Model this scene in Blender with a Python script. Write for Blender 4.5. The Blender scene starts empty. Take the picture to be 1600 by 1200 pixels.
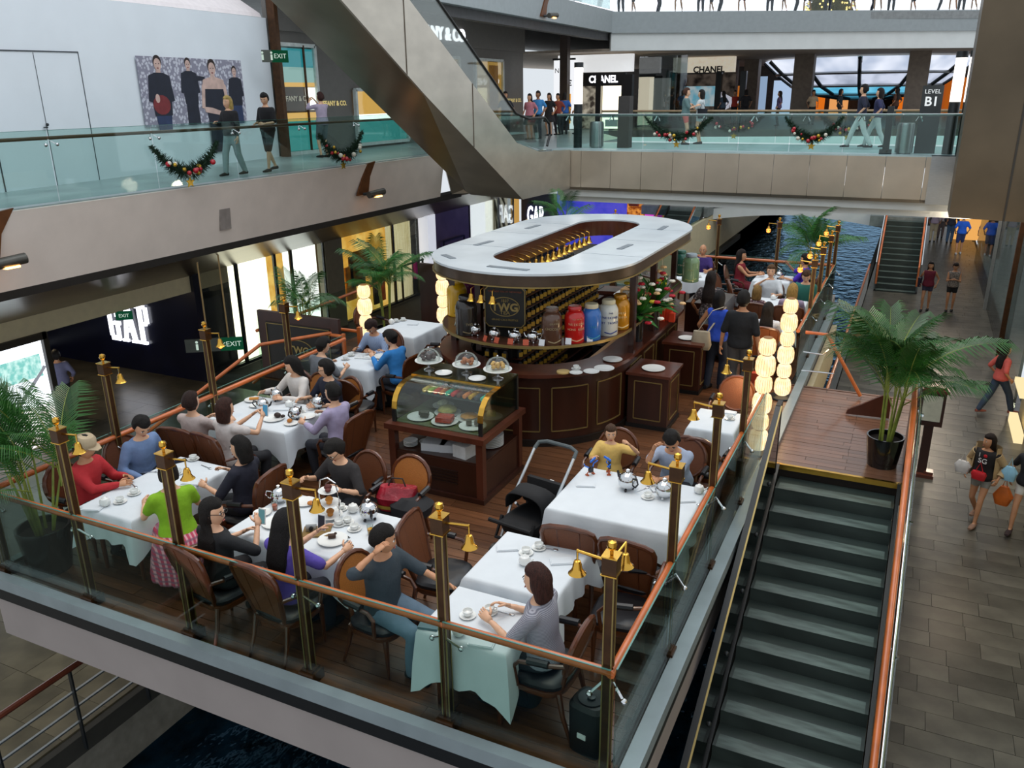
import bpy, bmesh, math, random
from mathutils import Vector, Matrix
random.seed(7)
R_ = math.radians
scene = bpy.context.scene
COL = scene.collection

# ------------------------------------------------------------------ camera
FPX = 1290.0
RX = Vector((0.90258029, 0.43037818, -0.01111092))     # camera axes in the place's frame
RY = Vector((-0.13294765, 0.30317605, 0.94361497))
RZ = Vector((0.40947985, -0.8502111, 0.33085849))
EYE = Vector((0.0, 0.0, 4.65))                          # eye height on the gallery opposite
cd = bpy.data.cameras.new('camera')
cam = bpy.data.objects.new('camera', cd)
COL.objects.link(cam)
cam.matrix_world = Matrix(((RX[0], RY[0], RZ[0], EYE[0]), (RX[1], RY[1], RZ[1], EYE[1]), (RX[2], RY[2], RZ[2], EYE[2]), (0, 0, 0, 1)))
cd.sensor_fit = 'HORIZONTAL'; cd.sensor_width = 36.0; cd.lens = 36.0 * FPX / 1600.0
cd.clip_start = 0.1; cd.clip_end = 400
scene.camera = cam
vs = scene.view_settings
vs.view_transform = 'Standard'; vs.look = 'None'; vs.gamma = 1.0; vs.use_curve_mapping = False
vs.exposure = 0.08

def at(px, py, z):
    """world point at height z seen at a photograph pixel (1600x1200)"""
    d = RX * (px - 800) + RY * (600 - py) - RZ * FPX
    t = (z - EYE.z) / d.z
    return EYE + d * t
def onx(px, py, x):
    d = RX * (px - 800) + RY * (600 - py) - RZ * FPX
    return EYE + d * (x / d.x)
def ony(px, py, y):
    d = RX * (px - 800) + RY * (600 - py) - RZ * FPX
    return EYE + d * (y / d.y)

# ------------------------------------------------------------------ world (soft daylight under the glass roof)
w = bpy.data.worlds.new('world'); scene.world = w; w.use_nodes = True
bgn = w.node_tree.nodes['Background']
bgn.inputs[0].default_value = (0.88, 0.94, 1.0, 1); bgn.inputs[1].default_value = 0.8

def area(name, loc, size, power, col, rot=(0, 0, 0), sizey=None):
    l = bpy.data.lights.new(name, 'AREA'); l.energy = power; l.color = col; l.shape = 'RECTANGLE'; l.size = size; l.size_y = sizey or size
    o = bpy.data.objects.new(name, l); o.location = loc; o.rotation_euler = rot; COL.objects.link(o); return o
area('skylight', (-4.5, 14, 17), 12, 1900, (0.86, 0.94, 1.0), (0, 0, 0), 26)
def spot(name, loc, target, power, col, ang=60, blend=.6, size=.08):
    l = bpy.data.lights.new(name, 'SPOT'); l.energy = power; l.color = col; l.spot_size = R_(ang); l.spot_blend = blend; l.shadow_soft_size = size
    o = bpy.data.objects.new(name, l); o.location = loc
    o.rotation_euler = (Vector(target) - Vector(loc)).to_track_quat('-Z', 'Y').to_euler(); COL.objects.link(o); return o
# added warm fill spots that brighten the terrace, no fixtures behind them
def point(name, loc, power, col, size=.1):
    l = bpy.data.lights.new(name, 'POINT'); l.energy = power; l.color = col; l.shadow_soft_size = size
    o = bpy.data.objects.new(name, l); o.location = loc; COL.objects.link(o); return o

for i_, (sx_, sy_, tx_, ty_) in enumerate(((-9.5, 8, -6.5, 6.2), (-3, 6.5, -3.2, 6), (-8, 15, -5, 10), (0, 13, -1, 12), (-4, 18, -2.6, 16))):
    spot('terrace_fill', (sx_, sy_, 9.5), (tx_, ty_, 0), 400, (1.0, .74, .46), 46, .8, .35)
# ------------------------------------------------------------------ materials
def lin(c):
    c = c / 255.0
    return c / 12.92 if c <= 0.04045 else ((c + 0.055) / 1.055) ** 2.4
def rgb(h):
    return (lin(int(h[0:2], 16)), lin(int(h[2:4], 16)), lin(int(h[4:6], 16)))
MC = {}
def mat(name, hexcol, rough=.5, metal=0.0, var=.15, scale=6.0, bump=0.0, bscale=60.0, stretch=(1, 1, 1), emit=None, estr=0.0, coat=0.0, hex2=None, spec=.5, obj_rand=0.0, bdist=.02):
    if name in MC: return MC[name]
    m = bpy.data.materials.new(name); m.use_nodes = True
    nt = m.node_tree; N = nt.nodes; L = nt.links; N.clear()
    out = N.new('ShaderNodeOutputMaterial'); b = N.new('ShaderNodeBsdfPrincipled'); L.new(b.outputs[0], out.inputs[0])
    tc = N.new('ShaderNodeTexCoord'); mp = N.new('ShaderNodeMapping'); mp.inputs['Scale'].default_value = stretch
    L.new(tc.outputs['Object'], mp.inputs[0])
    nz = N.new('ShaderNodeTexNoise'); nz.inputs['Scale'].default_value = scale; nz.inputs['Detail'].default_value = 4
    L.new(mp.outputs[0], nz.inputs['Vector'])
    c = rgb(hexcol)
    rp = N.new('ShaderNodeValToRGB')
    lo = tuple(max(0, v * (1 - var)) for v in c); hi = tuple(min(1, v * (1 + var)) for v in c)
    if hex2: lo, hi = c, rgb(hex2)
    rp.color_ramp.elements[0].position = .3; rp.color_ramp.elements[1].position = .7
    rp.color_ramp.elements[0].color = (*lo, 1); rp.color_ramp.elements[1].color = (*hi, 1)
    L.new(nz.outputs['Fac'], rp.inputs[0])
    src = rp.outputs[0]
    if obj_rand:
        oi = N.new('ShaderNodeObjectInfo'); mr = N.new('ShaderNodeMapRange')
        mr.inputs['To Min'].default_value = 1 - obj_rand; mr.inputs['To Max'].default_value = 1 + obj_rand
        L.new(oi.outputs['Random'], mr.inputs[0])
        mx = N.new('ShaderNodeVectorMath'); mx.operation = 'SCALE'
        L.new(src, mx.inputs[0]); L.new(mr.outputs[0], mx.inputs['Scale']); src = mx.outputs[0]
    L.new(src, b.inputs['Base Color'])
    b.inputs['Roughness'].default_value = rough; b.inputs['Metallic'].default_value = metal
    b.inputs['Specular IOR Level'].default_value = spec
    if coat: b.inputs['Coat Weight'].default_value = coat; b.inputs['Coat Roughness'].default_value = .12
    if bump:
        n2 = N.new('ShaderNodeTexNoise'); n2.inputs['Scale'].default_value = bscale; n2.inputs['Detail'].default_value = 3
        L.new(mp.outputs[0], n2.inputs['Vector'])
        bm_ = N.new('ShaderNodeBump'); bm_.inputs['Strength'].default_value = bump; bm_.inputs['Distance'].default_value = bdist
        L.new(n2.outputs['Fac'], bm_.inputs['Height']); L.new(bm_.outputs[0], b.inputs['Normal'])
    if emit:
        b.inputs['Emission Color'].default_value = (*rgb(emit), 1); b.inputs['Emission Strength'].default_value = estr
    MC[name] = m; return m
def glow(name, hexcol, strength, hex2=None, scale=3.0, stretch=(1, 1, 1)):
    """a surface that gives off light (lamp, screen, lit shop window)"""
    if name in MC: return MC[name]
    m = bpy.data.materials.new(name); m.use_nodes = True
    nt = m.node_tree; N = nt.nodes; L = nt.links; N.clear()
    out = N.new('ShaderNodeOutputMaterial'); e = N.new('ShaderNodeEmission'); L.new(e.outputs[0], out.inputs[0])
    e.inputs[1].default_value = strength; e.inputs[0].default_value = (*rgb(hexcol), 1)
    if hex2:
        tc = N.new('ShaderNodeTexCoord'); mp = N.new('ShaderNodeMapping'); mp.inputs['Scale'].default_value = stretch
        nz = N.new('ShaderNodeTexNoise'); nz.inputs['Scale'].default_value = scale
        rp = N.new('ShaderNodeValToRGB'); rp.color_ramp.elements[0].color = (*rgb(hexcol), 1); rp.color_ramp.elements[1].color = (*rgb(hex2), 1)
        rp.color_ramp.elements[0].position = .38; rp.color_ramp.elements[1].position = .62
        L.new(tc.outputs['Object'], mp.inputs[0]); L.new(mp.outputs[0], nz.inputs['Vector']); L.new(nz.outputs['Fac'], rp.inputs[0]); L.new(rp.outputs[0], e.inputs[0])
    MC[name] = m; return m
def glassm(name, hexcol, refl=.06, rough=.02, facing=.35):
    if name in MC: return MC[name]
    m = bpy.data.materials.new(name); m.use_nodes = True
    nt = m.node_tree; N = nt.nodes; L = nt.links; N.clear()
    out = N.new('ShaderNodeOutputMaterial'); mx = N.new('ShaderNodeMixShader'); L.new(mx.outputs[0], out.inputs[0])
    t = N.new('ShaderNodeBsdfTransparent'); t.inputs[0].default_value = (*rgb(hexcol), 1)
    g = N.new('ShaderNodeBsdfGlossy'); g.inputs['Roughness'].default_value = rough
    lw = N.new('ShaderNodeLayerWeight'); lw.inputs[0].default_value = facing
    mr = N.new('ShaderNodeMapRange'); mr.inputs['To Min'].default_value = refl; mr.inputs['To Max'].default_value = .7
    L.new(lw.outputs['Fresnel'], mr.inputs[0]); L.new(mr.outputs[0], mx.inputs[0])
    L.new(t.outputs[0], mx.inputs[1]); L.new(g.outputs[0], mx.inputs[2])
    MC[name] = m; return m
def stripem(name, hexa, hexb, freq, axis=2, rough=.8, wave=0.0):
    if name in MC: return MC[name]
    m = bpy.data.materials.new(name); m.use_nodes = True
    nt = m.node_tree; N = nt.nodes; L = nt.links
    b = N['Principled BSDF']; b.inputs['Roughness'].default_value = rough
    tc = N.new('ShaderNodeTexCoord'); wv = N.new('ShaderNodeTexWave'); wv.bands_direction = 'XYZ'[axis]; wv.inputs['Scale'].default_value = freq; wv.inputs['Distortion'].default_value = wave
    rp = N.new('ShaderNodeValToRGB'); rp.color_ramp.interpolation = 'LINEAR'
    rp.color_ramp.elements[0].color = (*rgb(hexa), 1); rp.color_ramp.elements[1].color = (*rgb(hexb), 1)
    rp.color_ramp.elements[0].position = .4; rp.color_ramp.elements[1].position = .6
    L.new(tc.outputs['Object'], wv.inputs[0]); L.new(wv.outputs['Fac'], rp.inputs[0]); L.new(rp.outputs[0], b.inputs['Base Color'])
    MC[name] = m; return m
def plaidm(name, base, ca, cb, f):
    if name in MC: return MC[name]
    m = bpy.data.materials.new(name); m.use_nodes = True; nt = m.node_tree; N = nt.nodes; L = nt.links; b = N['Principled BSDF']; b.inputs['Roughness'].default_value = .85
    tc = N.new('ShaderNodeTexCoord'); prev = None
    for ax, c in (('X', ca), ('Z', cb)):
        wv = N.new('ShaderNodeTexWave'); wv.bands_direction = ax; wv.inputs['Scale'].default_value = f; wv.inputs['Distortion'].default_value = 1.5; wv.inputs['Detail Scale'].default_value = .6; L.new(tc.outputs['Object'], wv.inputs[0])
        mx = N.new('ShaderNodeMix'); mx.data_type = 'RGBA'; mx.inputs['B'].default_value = (*rgb(c), 1)
        rp = N.new('ShaderNodeMapRange'); rp.inputs['From Min'].default_value = .45; rp.inputs['From Max'].default_value = .8; rp.inputs['To Max'].default_value = .7; L.new(wv.outputs['Fac'], rp.inputs[0]); L.new(rp.outputs[0], mx.inputs['Factor'])
        if prev: L.new(prev, mx.inputs['A'])
        else: mx.inputs['A'].default_value = (*rgb(base), 1)
        prev = mx.outputs['Result']
    L.new(prev, b.inputs['Base Color']); MC[name] = m; return m
def voronoim(name, hexa, hexb, scale, rough=.8):
    if name in MC: return MC[name]
    m = bpy.data.materials.new(name); m.use_nodes = True
    nt = m.node_tree; N = nt.nodes; L = nt.links
    b = N['Principled BSDF']; b.inputs['Roughness'].default_value = rough
    tc = N.new('ShaderNodeTexCoord'); v = N.new('ShaderNodeTexVoronoi'); v.inputs['Scale'].default_value = scale
    rp = N.new('ShaderNodeValToRGB'); rp.color_ramp.elements[0].color = (*rgb(hexa), 1); rp.color_ramp.elements[1].color = (*rgb(hexb), 1)
    rp.color_ramp.elements[0].position = .35; rp.color_ramp.elements[1].position = .5
    L.new(tc.outputs['Object'], v.inputs['Vector']); L.new(v.outputs['Distance'], rp.inputs[0]); L.new(rp.outputs[0], b.inputs['Base Color'])
    MC[name] = m; return m

WOOD_FLOOR = mat('terrace wood', '5f3c25', .32, var=.3, scale=3, stretch=(1, 9, 1), bump=.05, bscale=20, coat=.25, obj_rand=.35)
WOOD_LAND = mat('landing wood', '7a5440', .3, var=.2, scale=3, stretch=(1, 9, 1), bump=.04, bscale=20, coat=.35, obj_rand=.2)
MAHOG = mat('dark mahogany', '33180f', .28, var=.3, scale=4, stretch=(1, 1, .25), coat=.3)
MAHOG_L = mat('red mahogany', '52281a', .3, var=.3, scale=4, stretch=(1, 1, .25), coat=.3)
GOLD = mat('polished brass', 'd8a84a', .2, metal=1, var=.1)
GOLD_LINE = mat('brass inlay', '96814f', .4, metal=.6, var=.1)
BRONZE = mat('dark bronze', '4a2f18', .35, metal=.5, var=.25, scale=10)
CHROME = mat('chrome', 'd6d8da', .08, metal=1, var=.03)
STEEL = mat('brushed steel', 'a9acad', .35, metal=.9, var=.08, scale=8, stretch=(1, 1, 12))
STEEL_D = mat('dark steel', '3a3d3f', .4, metal=.7, var=.15)
RAILWOOD = mat('copper red handrail', 'bd622c', .3, var=.18, scale=5, coat=.4)
SLATE = mat('slate tile', '4b4840', .34, var=.4, scale=2.2, bump=.05, bscale=14, obj_rand=.38)
SLATE_M = mat('slate floor', '55534c', .4, var=.35, scale=1.6, bump=.05, bscale=10)
PLASTER = mat('pale plaster fascia', '9a908c', .6, var=.05, scale=2)
PLASTER_W = mat('white plaster', 'dde0de', .6, var=.04, scale=2)
CURB = mat('grey metal kerb', '9aa5a8', .35, metal=.35, var=.1, scale=3)
BLACK = mat('black trim', '101010', .45, var=.2)
CREAM = mat('cream bulkhead', 'd9cba6', .6, var=.05)
SOFFIT = mat('brown soffit', '5a4630', .3, metal=.35, var=.2, scale=1.2, coat=.1)
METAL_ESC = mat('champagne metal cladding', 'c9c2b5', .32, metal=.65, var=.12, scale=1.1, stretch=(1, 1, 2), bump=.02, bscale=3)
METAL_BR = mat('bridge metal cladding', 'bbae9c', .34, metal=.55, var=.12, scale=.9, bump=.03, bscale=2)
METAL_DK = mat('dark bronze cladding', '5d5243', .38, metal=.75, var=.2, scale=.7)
GLASS = glassm('balustrade glass', 'e9f3ef', .03, facing=.12)
GLASS_G = glassm('green edge glass', 'e4f2ef', .04, facing=.12)
GLASS_C = glassm('clear glass', 'f2f7f5', .04, facing=.15)
GEDGE = mat('glass edge', '4f7f76', .2, var=.05)
WATER = mat('canal water', '060f15', .1, var=.5, scale=3, bump=1.0, bscale=2.6, stretch=(1, .7, 1), hex2='0f2c3c', bdist=.14)
nt_ = WATER.node_tree; pb_ = nt_.nodes['Principled BSDF']; gl0 = nt_.nodes.new('ShaderNodeBsdfGlossy'); gl0.inputs[0].default_value = (.34, .56, .78, 1); gl0.inputs['Roughness'].default_value = .07
lw0 = nt_.nodes.new('ShaderNodeFresnel'); lw0.inputs[0].default_value = 1.33; mx0 = nt_.nodes.new('ShaderNodeMixShader'); pb_.inputs['Specular IOR Level'].default_value = 0
nrm_ = pb_.inputs['Normal'].links[0].from_socket; nt_.links.new(nrm_, gl0.inputs['Normal']); nt_.links.new(nrm_, lw0.inputs['Normal'])
nt_.links.new(lw0.outputs[0], mx0.inputs[0]); nt_.links.new(pb_.outputs[0], mx0.inputs[1]); nt_.links.new(gl0.outputs[0], mx0.inputs[2]); nt_.links.new(mx0.outputs[0], nt_.nodes['Material Output'].inputs[0])
CLOTH = mat('white table linen', 'd2d7db', .85, var=.03, scale=5, bump=.06, bscale=30)
CHINA = mat('white china', 'e6e7e4', .15, var=.02)
LEATHER = mat('black leather', '141418', .42, var=.2)

# ------------------------------------------------------------------ mesh helpers
class MB:
    def __init__(s): s.v = []; s.f = []; s.m = []
    def add(s, verts, faces, mi=0):
        b = len(s.v); s.v += [Vector(p) for p in verts]
        for f in faces: s.f.append([b + i for i in f]); s.m.append(mi)
    def box(s, c, d, rz=0, mi=0, M=None):
        x, y, z = (k / 2 for k in d); cs, sn = math.cos(rz), math.sin(rz)
        vs_ = []
        for dz in (-z, z):
            for dx, dy in ((-x, -y), (x, -y), (x, y), (-x, y)):
                p = Vector((c[0] + dx * cs - dy * sn, c[1] + dx * sn + dy * cs, c[2] + dz)) if M is None else M @ Vector((c[0] + dx, c[1] + dy, c[2] + dz))
                vs_.append(p)
        s.add(vs_, [(3, 2, 1, 0), (4, 5, 6, 7), (0, 1, 5, 4), (1, 2, 6, 5), (2, 3, 7, 6), (3, 0, 4, 7)], mi)
        return s
    def bar(s, a, b, w, h=None, mi=0, up=(0, 0, 1)):
        a = Vector(a); b = Vector(b); h = h or w; t = (b - a).normalized(); u = Vector(up)
        if abs(t.dot(u)) > .98: u = Vector((0, 1, 0))
        r = t.cross(u).normalized() * (w / 2); n = r.cross(t).normalized() * (h / 2)
        s.add([a - r - n, a + r - n, a + r + n, a - r + n, b - r - n, b + r - n, b + r + n, b - r + n],
              [(0, 1, 2, 3), (7, 6, 5, 4), (0, 4, 5, 1), (1, 5, 6, 2), (2, 6, 7, 3), (3, 7, 4, 0)], mi); return s
    def tube(s, pts, r, seg=8, mi=0, cap=True, sq=1.0):
        pts = [Vector(p) for p in pts]; n = len(pts)
        rs = r if isinstance(r, (list, tuple)) else [r] * n
        vs_ = []; prev = None
        for i, p in enumerate(pts):
            t = (pts[min(i + 1, n - 1)] - pts[max(i - 1, 0)]).normalized()
            if prev is None:
                a = Vector((0, 0, 1)) if abs(t.z) < .9 else Vector((1, 0, 0))
                u = t.cross(a).normalized()
            else:
                u = (prev - t * prev.dot(t)).normalized()
            prev = u; v = t.cross(u)
            for k in range(seg):
                an = 2 * math.pi * k / seg
                vs_.append(p + (u * math.cos(an) + v * math.sin(an) * sq) * rs[i])
        fs = []
        for i in range(n - 1):
            for k in range(seg):
                k2 = (k + 1) % seg
                fs.append((i * seg + k, i * seg + k2, (i + 1) * seg + k2, (i + 1) * seg + k))
        if cap: fs.append(tuple(range(seg))[::-1]); fs.append(tuple((n - 1) * seg + k for k in range(seg)))
        s.add(vs_, fs, mi); return s
    def lathe(s, prof, seg=16, c=(0, 0, 0), mi=0, cap=True, sx=1, sy=1, M=None, lobes=0, lamp=0):
        vs_ = []; fs = []
        for (r, z) in prof:
            for k in range(seg):
                an = 2 * math.pi * k / seg; rr = r * (1 + lamp * (1 if (lobes and k % 2) else 0))
                p = Vector((c[0] + rr * math.cos(an) * sx, c[1] + rr * math.sin(an) * sy, c[2] + z))
                vs_.append(M @ p if M else p)
        for i in range(len(prof) - 1):
            for k in range(seg):
                k2 = (k + 1) % seg; fs.append((i * seg + k, i * seg + k2, (i + 1) * seg + k2, (i + 1) * seg + k))
        if cap:
            if prof[0][0] > 1e-4: fs.append(tuple(range(seg))[::-1])
            if prof[-1][0] > 1e-4: fs.append(tuple((len(prof) - 1) * seg + k for k in range(seg)))
        s.add(vs_, fs, mi); return s
    def ell(s, c, r, seg=10, rings=7, mi=0, M=None):
        c = Vector(c); r = (r, r, r) if not isinstance(r, (tuple, list)) else r
        vs_ = [(0, 0, -r[2])]; 
        for i in range(1, rings):
            ph = -math.pi / 2 + math.pi * i / rings
            for k in range(seg):
                an = 2 * math.pi * k / seg
                vs_.append((math.cos(ph) * math.cos(an) * r[0], math.cos(ph) * math.sin(an) * r[1], math.sin(ph) * r[2]))
        vs_.append((0, 0, r[2]))
        fs = [(0, 1 + (k + 1) % seg, 1 + k) for k in range(seg)]
        for i in range(rings - 2):
            for k in range(seg):
                a = 1 + i * seg; k2 = (k + 1) % seg
                fs.append((a + k, a + k2, a + seg + k2, a + seg + k))
        top = len(vs_) - 1; a = 1 + (rings - 2) * seg
        fs += [(a + k, a + (k + 1) % seg, top) for k in range(seg)]
        vv = [Vector(p) for p in vs_]
        vv = [(M @ p if M else p) + c for p in vv]
        s.add(vv, fs, mi); return s
    def loft(s, rings, mi=0, cap=True):
        n = len(rings[0]); vs_ = [p for r in rings for p in r]; fs = []
        for i in range(len(rings) - 1):
            for k in range(n):
                k2 = (k + 1) % n; fs.append((i * n + k, i * n + k2, (i + 1) * n + k2, (i + 1) * n + k))
        if cap: fs.append(tuple(range(n))[::-1]); fs.append(tuple((len(rings) - 1) * n + k for k in range(n)))
        s.add(vs_, fs, mi); return s
    def prism(s, pts, z0, z1, mi=0):
        n = len(pts); s.add([(p[0], p[1], z0) for p in pts] + [(p[0], p[1], z1) for p in pts],
              [tuple(range(n))[::-1], tuple(range(n, 2 * n))] + [(k, (k + 1) % n, n + (k + 1) % n, n + k) for k in range(n)], mi); return s
    def slab(s, pts, n, mi=0):
        """thick plate: polygon of 3-D points pushed out by vector n"""
        k = len(pts); n = Vector(n); P = [Vector(p) for p in pts]
        s.add(P + [p + n for p in P], [tuple(range(k))[::-1], tuple(range(k, 2 * k))] + [(i, (i + 1) % k, k + (i + 1) % k, k + i) for i in range(k)], mi); return s
    def mesh(s, name, mats, smooth=40):
        me = bpy.data.meshes.new(name); me.from_pydata([tuple(p) for p in s.v], [], s.f)
        mats = mats if isinstance(mats, (list, tuple)) else [mats]
        for m in mats: me.materials.append(m)
        if len(mats) > 1: me.polygons.foreach_set('material_index', s.m)
        if smooth:
            me.polygons.foreach_set('use_smooth', [True] * len(me.polygons))
            me.set_sharp_from_angle(angle=R_(smooth))
        me.update(); return me
    def build(s, name, mats, parent=None, smooth=40, fix=True):
        me = s.mesh(name, mats, smooth)
        if fix:
            b = bmesh.new(); b.from_mesh(me); bmesh.ops.recalc_face_normals(b, faces=b.faces); b.to_mesh(me); b.free()
            if smooth: me.set_sharp_from_angle(angle=R_(smooth))
        o = bpy.data.objects.new(name, me); COL.objects.link(o); o.parent = parent; return o

def tag(o, label, cat, group=None, kind=None):
    if label: o['label'] = label
    if cat: o['category'] = cat
    if group: o['group'] = group
    if kind: o['kind'] = kind
    return o
def thing(name, label, cat, loc=(0, 0, 0), rz=0, group=None):
    o = bpy.data.objects.new(name, None); COL.objects.link(o); o.location = loc; o.rotation_euler = (0, 0, rz)
    o.empty_display_size = .1
    return tag(o, label, cat, group)
def struct(o): o['kind'] = 'structure'; return o
def inst(name, me, parent=None, loc=(0, 0, 0), rot=(0, 0, 0), sc=1):
    o = bpy.data.objects.new(name, me); COL.objects.link(o); o.parent = parent; o.location = loc; o.rotation_euler = rot
    o.scale = sc if isinstance(sc, (tuple, list)) else (sc, sc, sc); return o
KIDS = {}
def dup(root, loc, rz, label, group=None, sc=None):
    r = root.copy(); COL.objects.link(r); r.location = loc; r.rotation_euler = (0, 0, rz); r['label'] = label
    if group: r['group'] = group
    if sc: r.scale = (sc, sc, sc)
    if root.name not in KIDS: KIDS[root.name] = [(c, list(c.children)) for c in root.children]
    for ch, gs in KIDS[root.name]:
        c = ch.copy(); COL.objects.link(c); c.parent = r
        for g in gs:
            d = g.copy(); COL.objects.link(d); d.parent = c
    return r
class Maker:
    """first use places the prototype itself, later uses place copies"""
    def __init__(s, fn): s.fn = fn; s.p = None
    def __call__(s, loc, rz, label, group=None):
        if s.p is None:
            s.p = s.fn(); s.p.location = loc; s.p.rotation_euler = (0, 0, rz); s.p['label'] = label
            if group: s.p['group'] = group
            return s.p
        return dup(s.p, loc, rz, label, group)
def text(body, size, material, parent, loc, rot, name='lettering', depth=.004, sx=1.0, bold=0.0, align='CENTER', spacing=1.0):
    cu = bpy.data.curves.new(name, 'FONT'); cu.body = body; cu.size = size; cu.align_x = align; cu.align_y = 'CENTER'; cu.extrude = depth; cu.offset = bold; cu.space_character = spacing
    cu.resolution_u = 3
    t = bpy.data.objects.new(name, cu); COL.objects.link(t); cu.materials.append(material); t.parent = parent
    t.location = loc; t.rotation_euler = rot; t.scale = (sx, 1, 1); PENDING.append(t); return t
PENDING = []
def finalize():
    """turn lettering and remeshed bodies into plain meshes, all in one evaluation"""
    dg = bpy.context.evaluated_depsgraph_get()
    res = [(o, bpy.data.meshes.new_from_object(o.evaluated_get(dg))) for o in PENDING]
    for o, me in res:
        if o.type == 'FONT':
            nm = o.name; par = o.parent; l, r, s = o.location.copy(), o.rotation_euler.copy(), o.scale.copy(); cu = o.data
            bpy.data.objects.remove(o); bpy.data.curves.remove(cu)
            n = bpy.data.objects.new(nm, me); COL.objects.link(n); n.parent = par; n.location = l; n.rotation_euler = r; n.scale = s
        else:
            old = o.data; o.modifiers.clear(); o.data = me; bpy.data.meshes.remove(old)
            me.polygons.foreach_set('use_smooth', [True] * len(me.polygons))
# ================================================================== STRUCTURE
B1, B2, WZ = 3.05, -2.3, -3.35
TX0, TX1, TY0, TY1 = -8.05, -1.36, 4.38, 19.75       # tea terrace over the canal

# --- terrace floor: wooden planks laid across, wing landings left and right
fl = struct(MB().box((-4.7, 12.06, -.16), (6.7, 15.4, .28)).build('floor', mat('terrace underlay', '1c120c', .7)))
def planks(parent, x0, x1, y0, y1, w, L, m, nobj, z=.0, seed=3, th=.022):
    rnd = random.Random(seed); y = y0; cnt = 0; cache = {}; rest = MB()
    row = 0
    while y < y1 - .01:
        x = x0 + (0 if row % 2 else -L * .5 * rnd.random())
        while x < x1 - .02:
            a = max(x, x0); b = min(x + L, x1)
            if b - a > .06:
                ww = min(w, y1 - y) - .006; ll = round(b - a, 2) - .004
                if cnt < nobj:
                    k = (ll, round(ww, 3))
                    if k not in cache: cache[k] = MB().box((0, 0, -th / 2), (ll, ww, th)).mesh('plank', m, 0)
                    inst('plank', cache[k], parent, ((a + b) / 2, y + w / 2, z + rnd.uniform(-.0015, .0015)))
                else: rest.box(((a + b) / 2, y + w / 2, z - th / 2), (ll, ww, th))
                cnt += 1
            x += L
        y += w; row += 1
    if rest.v: o = rest.build('planks_beyond', m, parent, 0, False); o['kind'] = 'stuff'
planks(fl, TX0 + .02, TX1 - .1, TY0 + .06, TY1 - .02, .14, 1.75, WOOD_FLOOR, 300)
ld = struct(MB().box((-.44, 12.15, -.16), (1.82, 3.3, .28)).build('landing_floor', mat('terrace underlay', '1c120c', .7)))
planks(ld, -1.44, .46, 10.5, 13.8, .12, 1.1, WOOD_LAND, 200, z=.006, seed=5)
MB().box((-.44, 10.47, -.02), (1.8, .05, .07)).build('landing_nosing', GOLD, ld)
lw_ = struct(MB().box((-9.0, 12.4, -.15), (1.9, 3.9, .3)).build('landing_floor', mat('terrace underlay', '1c120c', .7)))
planks(lw_, -9.94, -8.06, 10.46, 14.34, .14, 1.3, WOOD_FLOOR, 60, z=.004, seed=9)

# terrace kerb and fascia
k1 = MB(); k1.box((-4.7, 4.33, .01), (6.85, .1, .13)); k1.box((-1.3, 12.06, .01), (.13, 15.5, .13)); k1.box((-8.1, 7.4, .01), (.1, 6.1, .13)); k1.box((-4.7, 19.8, .01), (6.85, .1, .13))
struct(k1.build('trim_1', CURB))
k2 = MB(); k2.box((-4.7, 4.34, -.12), (6.84, .1, .14)); k2.box((-1.33, 12.06, -.14), (.14, 15.46, .17)); k2.box((-8.08, 7.4, -.14), (.1, 6.1, .17))
struct(k2.build('trim_2', BLACK))
k3 = MB(); k3.box((-4.7, 4.46, -.44), (6.8, .22, .5)); k3.box((-1.42, 12.06, -.44), (.22, 15.4, .5)); k3.box((-8.0, 7.5, -.44), (.22, 6.0, .5))
struct(k3.build('trim_3', PLASTER))
struct(MB().box((-4.7, 12.06, -.5), (6.5, 15.2, .4)).build('trim_4', mat('slab concrete', '55524e', .8)))
k4 = MB(); k4.box((-1.27, 15.4, -.9), (.12, 8.8, .9)); struct(k4.build('trim_5', CREAM))

# --- canal
struct(MB().box((-4.7, 30, WZ - .1), (8.6, 64, .2)).build('canal_water', WATER))
cw = MB(); cw.box((-8.55, 30, -2.95), (.9, 64, 1.25)); cw.box((-.95, 38, -2.95), (.4, 48, 1.25)); struct(cw.build('wall_canal', mat('canal kerb stone', '8a8579', .6, var=.2)))
cs = MB(); cs.slab([(-8.1, 23, WZ), (-8.1, 60, WZ), (-8.1, 60, -.6), (-8.1, 23, -.6)], (-.2, 0, 0)); struct(cs.build('wall_left_canal', CREAM))

# --- lower floors of slate tiles
def tiles(parent, x0, x1, y0, y1, h, lens, m, nobj, z, seed, near=None):
    rnd = random.Random(seed); y = y0; cnt = 0; cache = {}; rest = MB(); allp = []
    while y < y1:
        x = x0 - rnd.random() * .5
        while x < x1:
            L = rnd.choice(lens); a = max(x, x0); b = min(x + L, x1)
            if b - a > .08: allp.append((a, b, y))
            x += L
        y += h
    for (a, b, y) in allp:
        ll = round(b - a, 2) - .005
        if cnt < nobj and (near is None or near(a, b, y)):
            if ll not in cache: cache[ll] = MB().box((0, 0, -.012), (ll, h - .005, .024)).mesh('tile', m, 0)
            inst('tile', cache[ll], parent, ((a + b) / 2, y + h / 2, z + rnd.uniform(-.002, .002))); cnt += 1
        else: rest.box(((a + b) / 2, y + h / 2, z - .012), (ll, h - .005, .024))
    if rest.v: o = rest.build('tiles_beyond', m, parent, 0, False); o['kind'] = 'stuff'
fr = struct(MB().box((.85, 36, B2 - .15), (4.3, 62, .25)).build('floor_right', mat('tile grout', '383630', .8)))
tiles(fr, -1.1, 2.9, 13.9, 50, .34, (.45, .6, .75, .9), SLATE, 230, B2, 11)
fr2 = struct(MB().box((1.1, 8, B2 - .15), (3.7, 12, .25)).build('floor_right_front', mat('tile grout', '383630', .8)))
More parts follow.
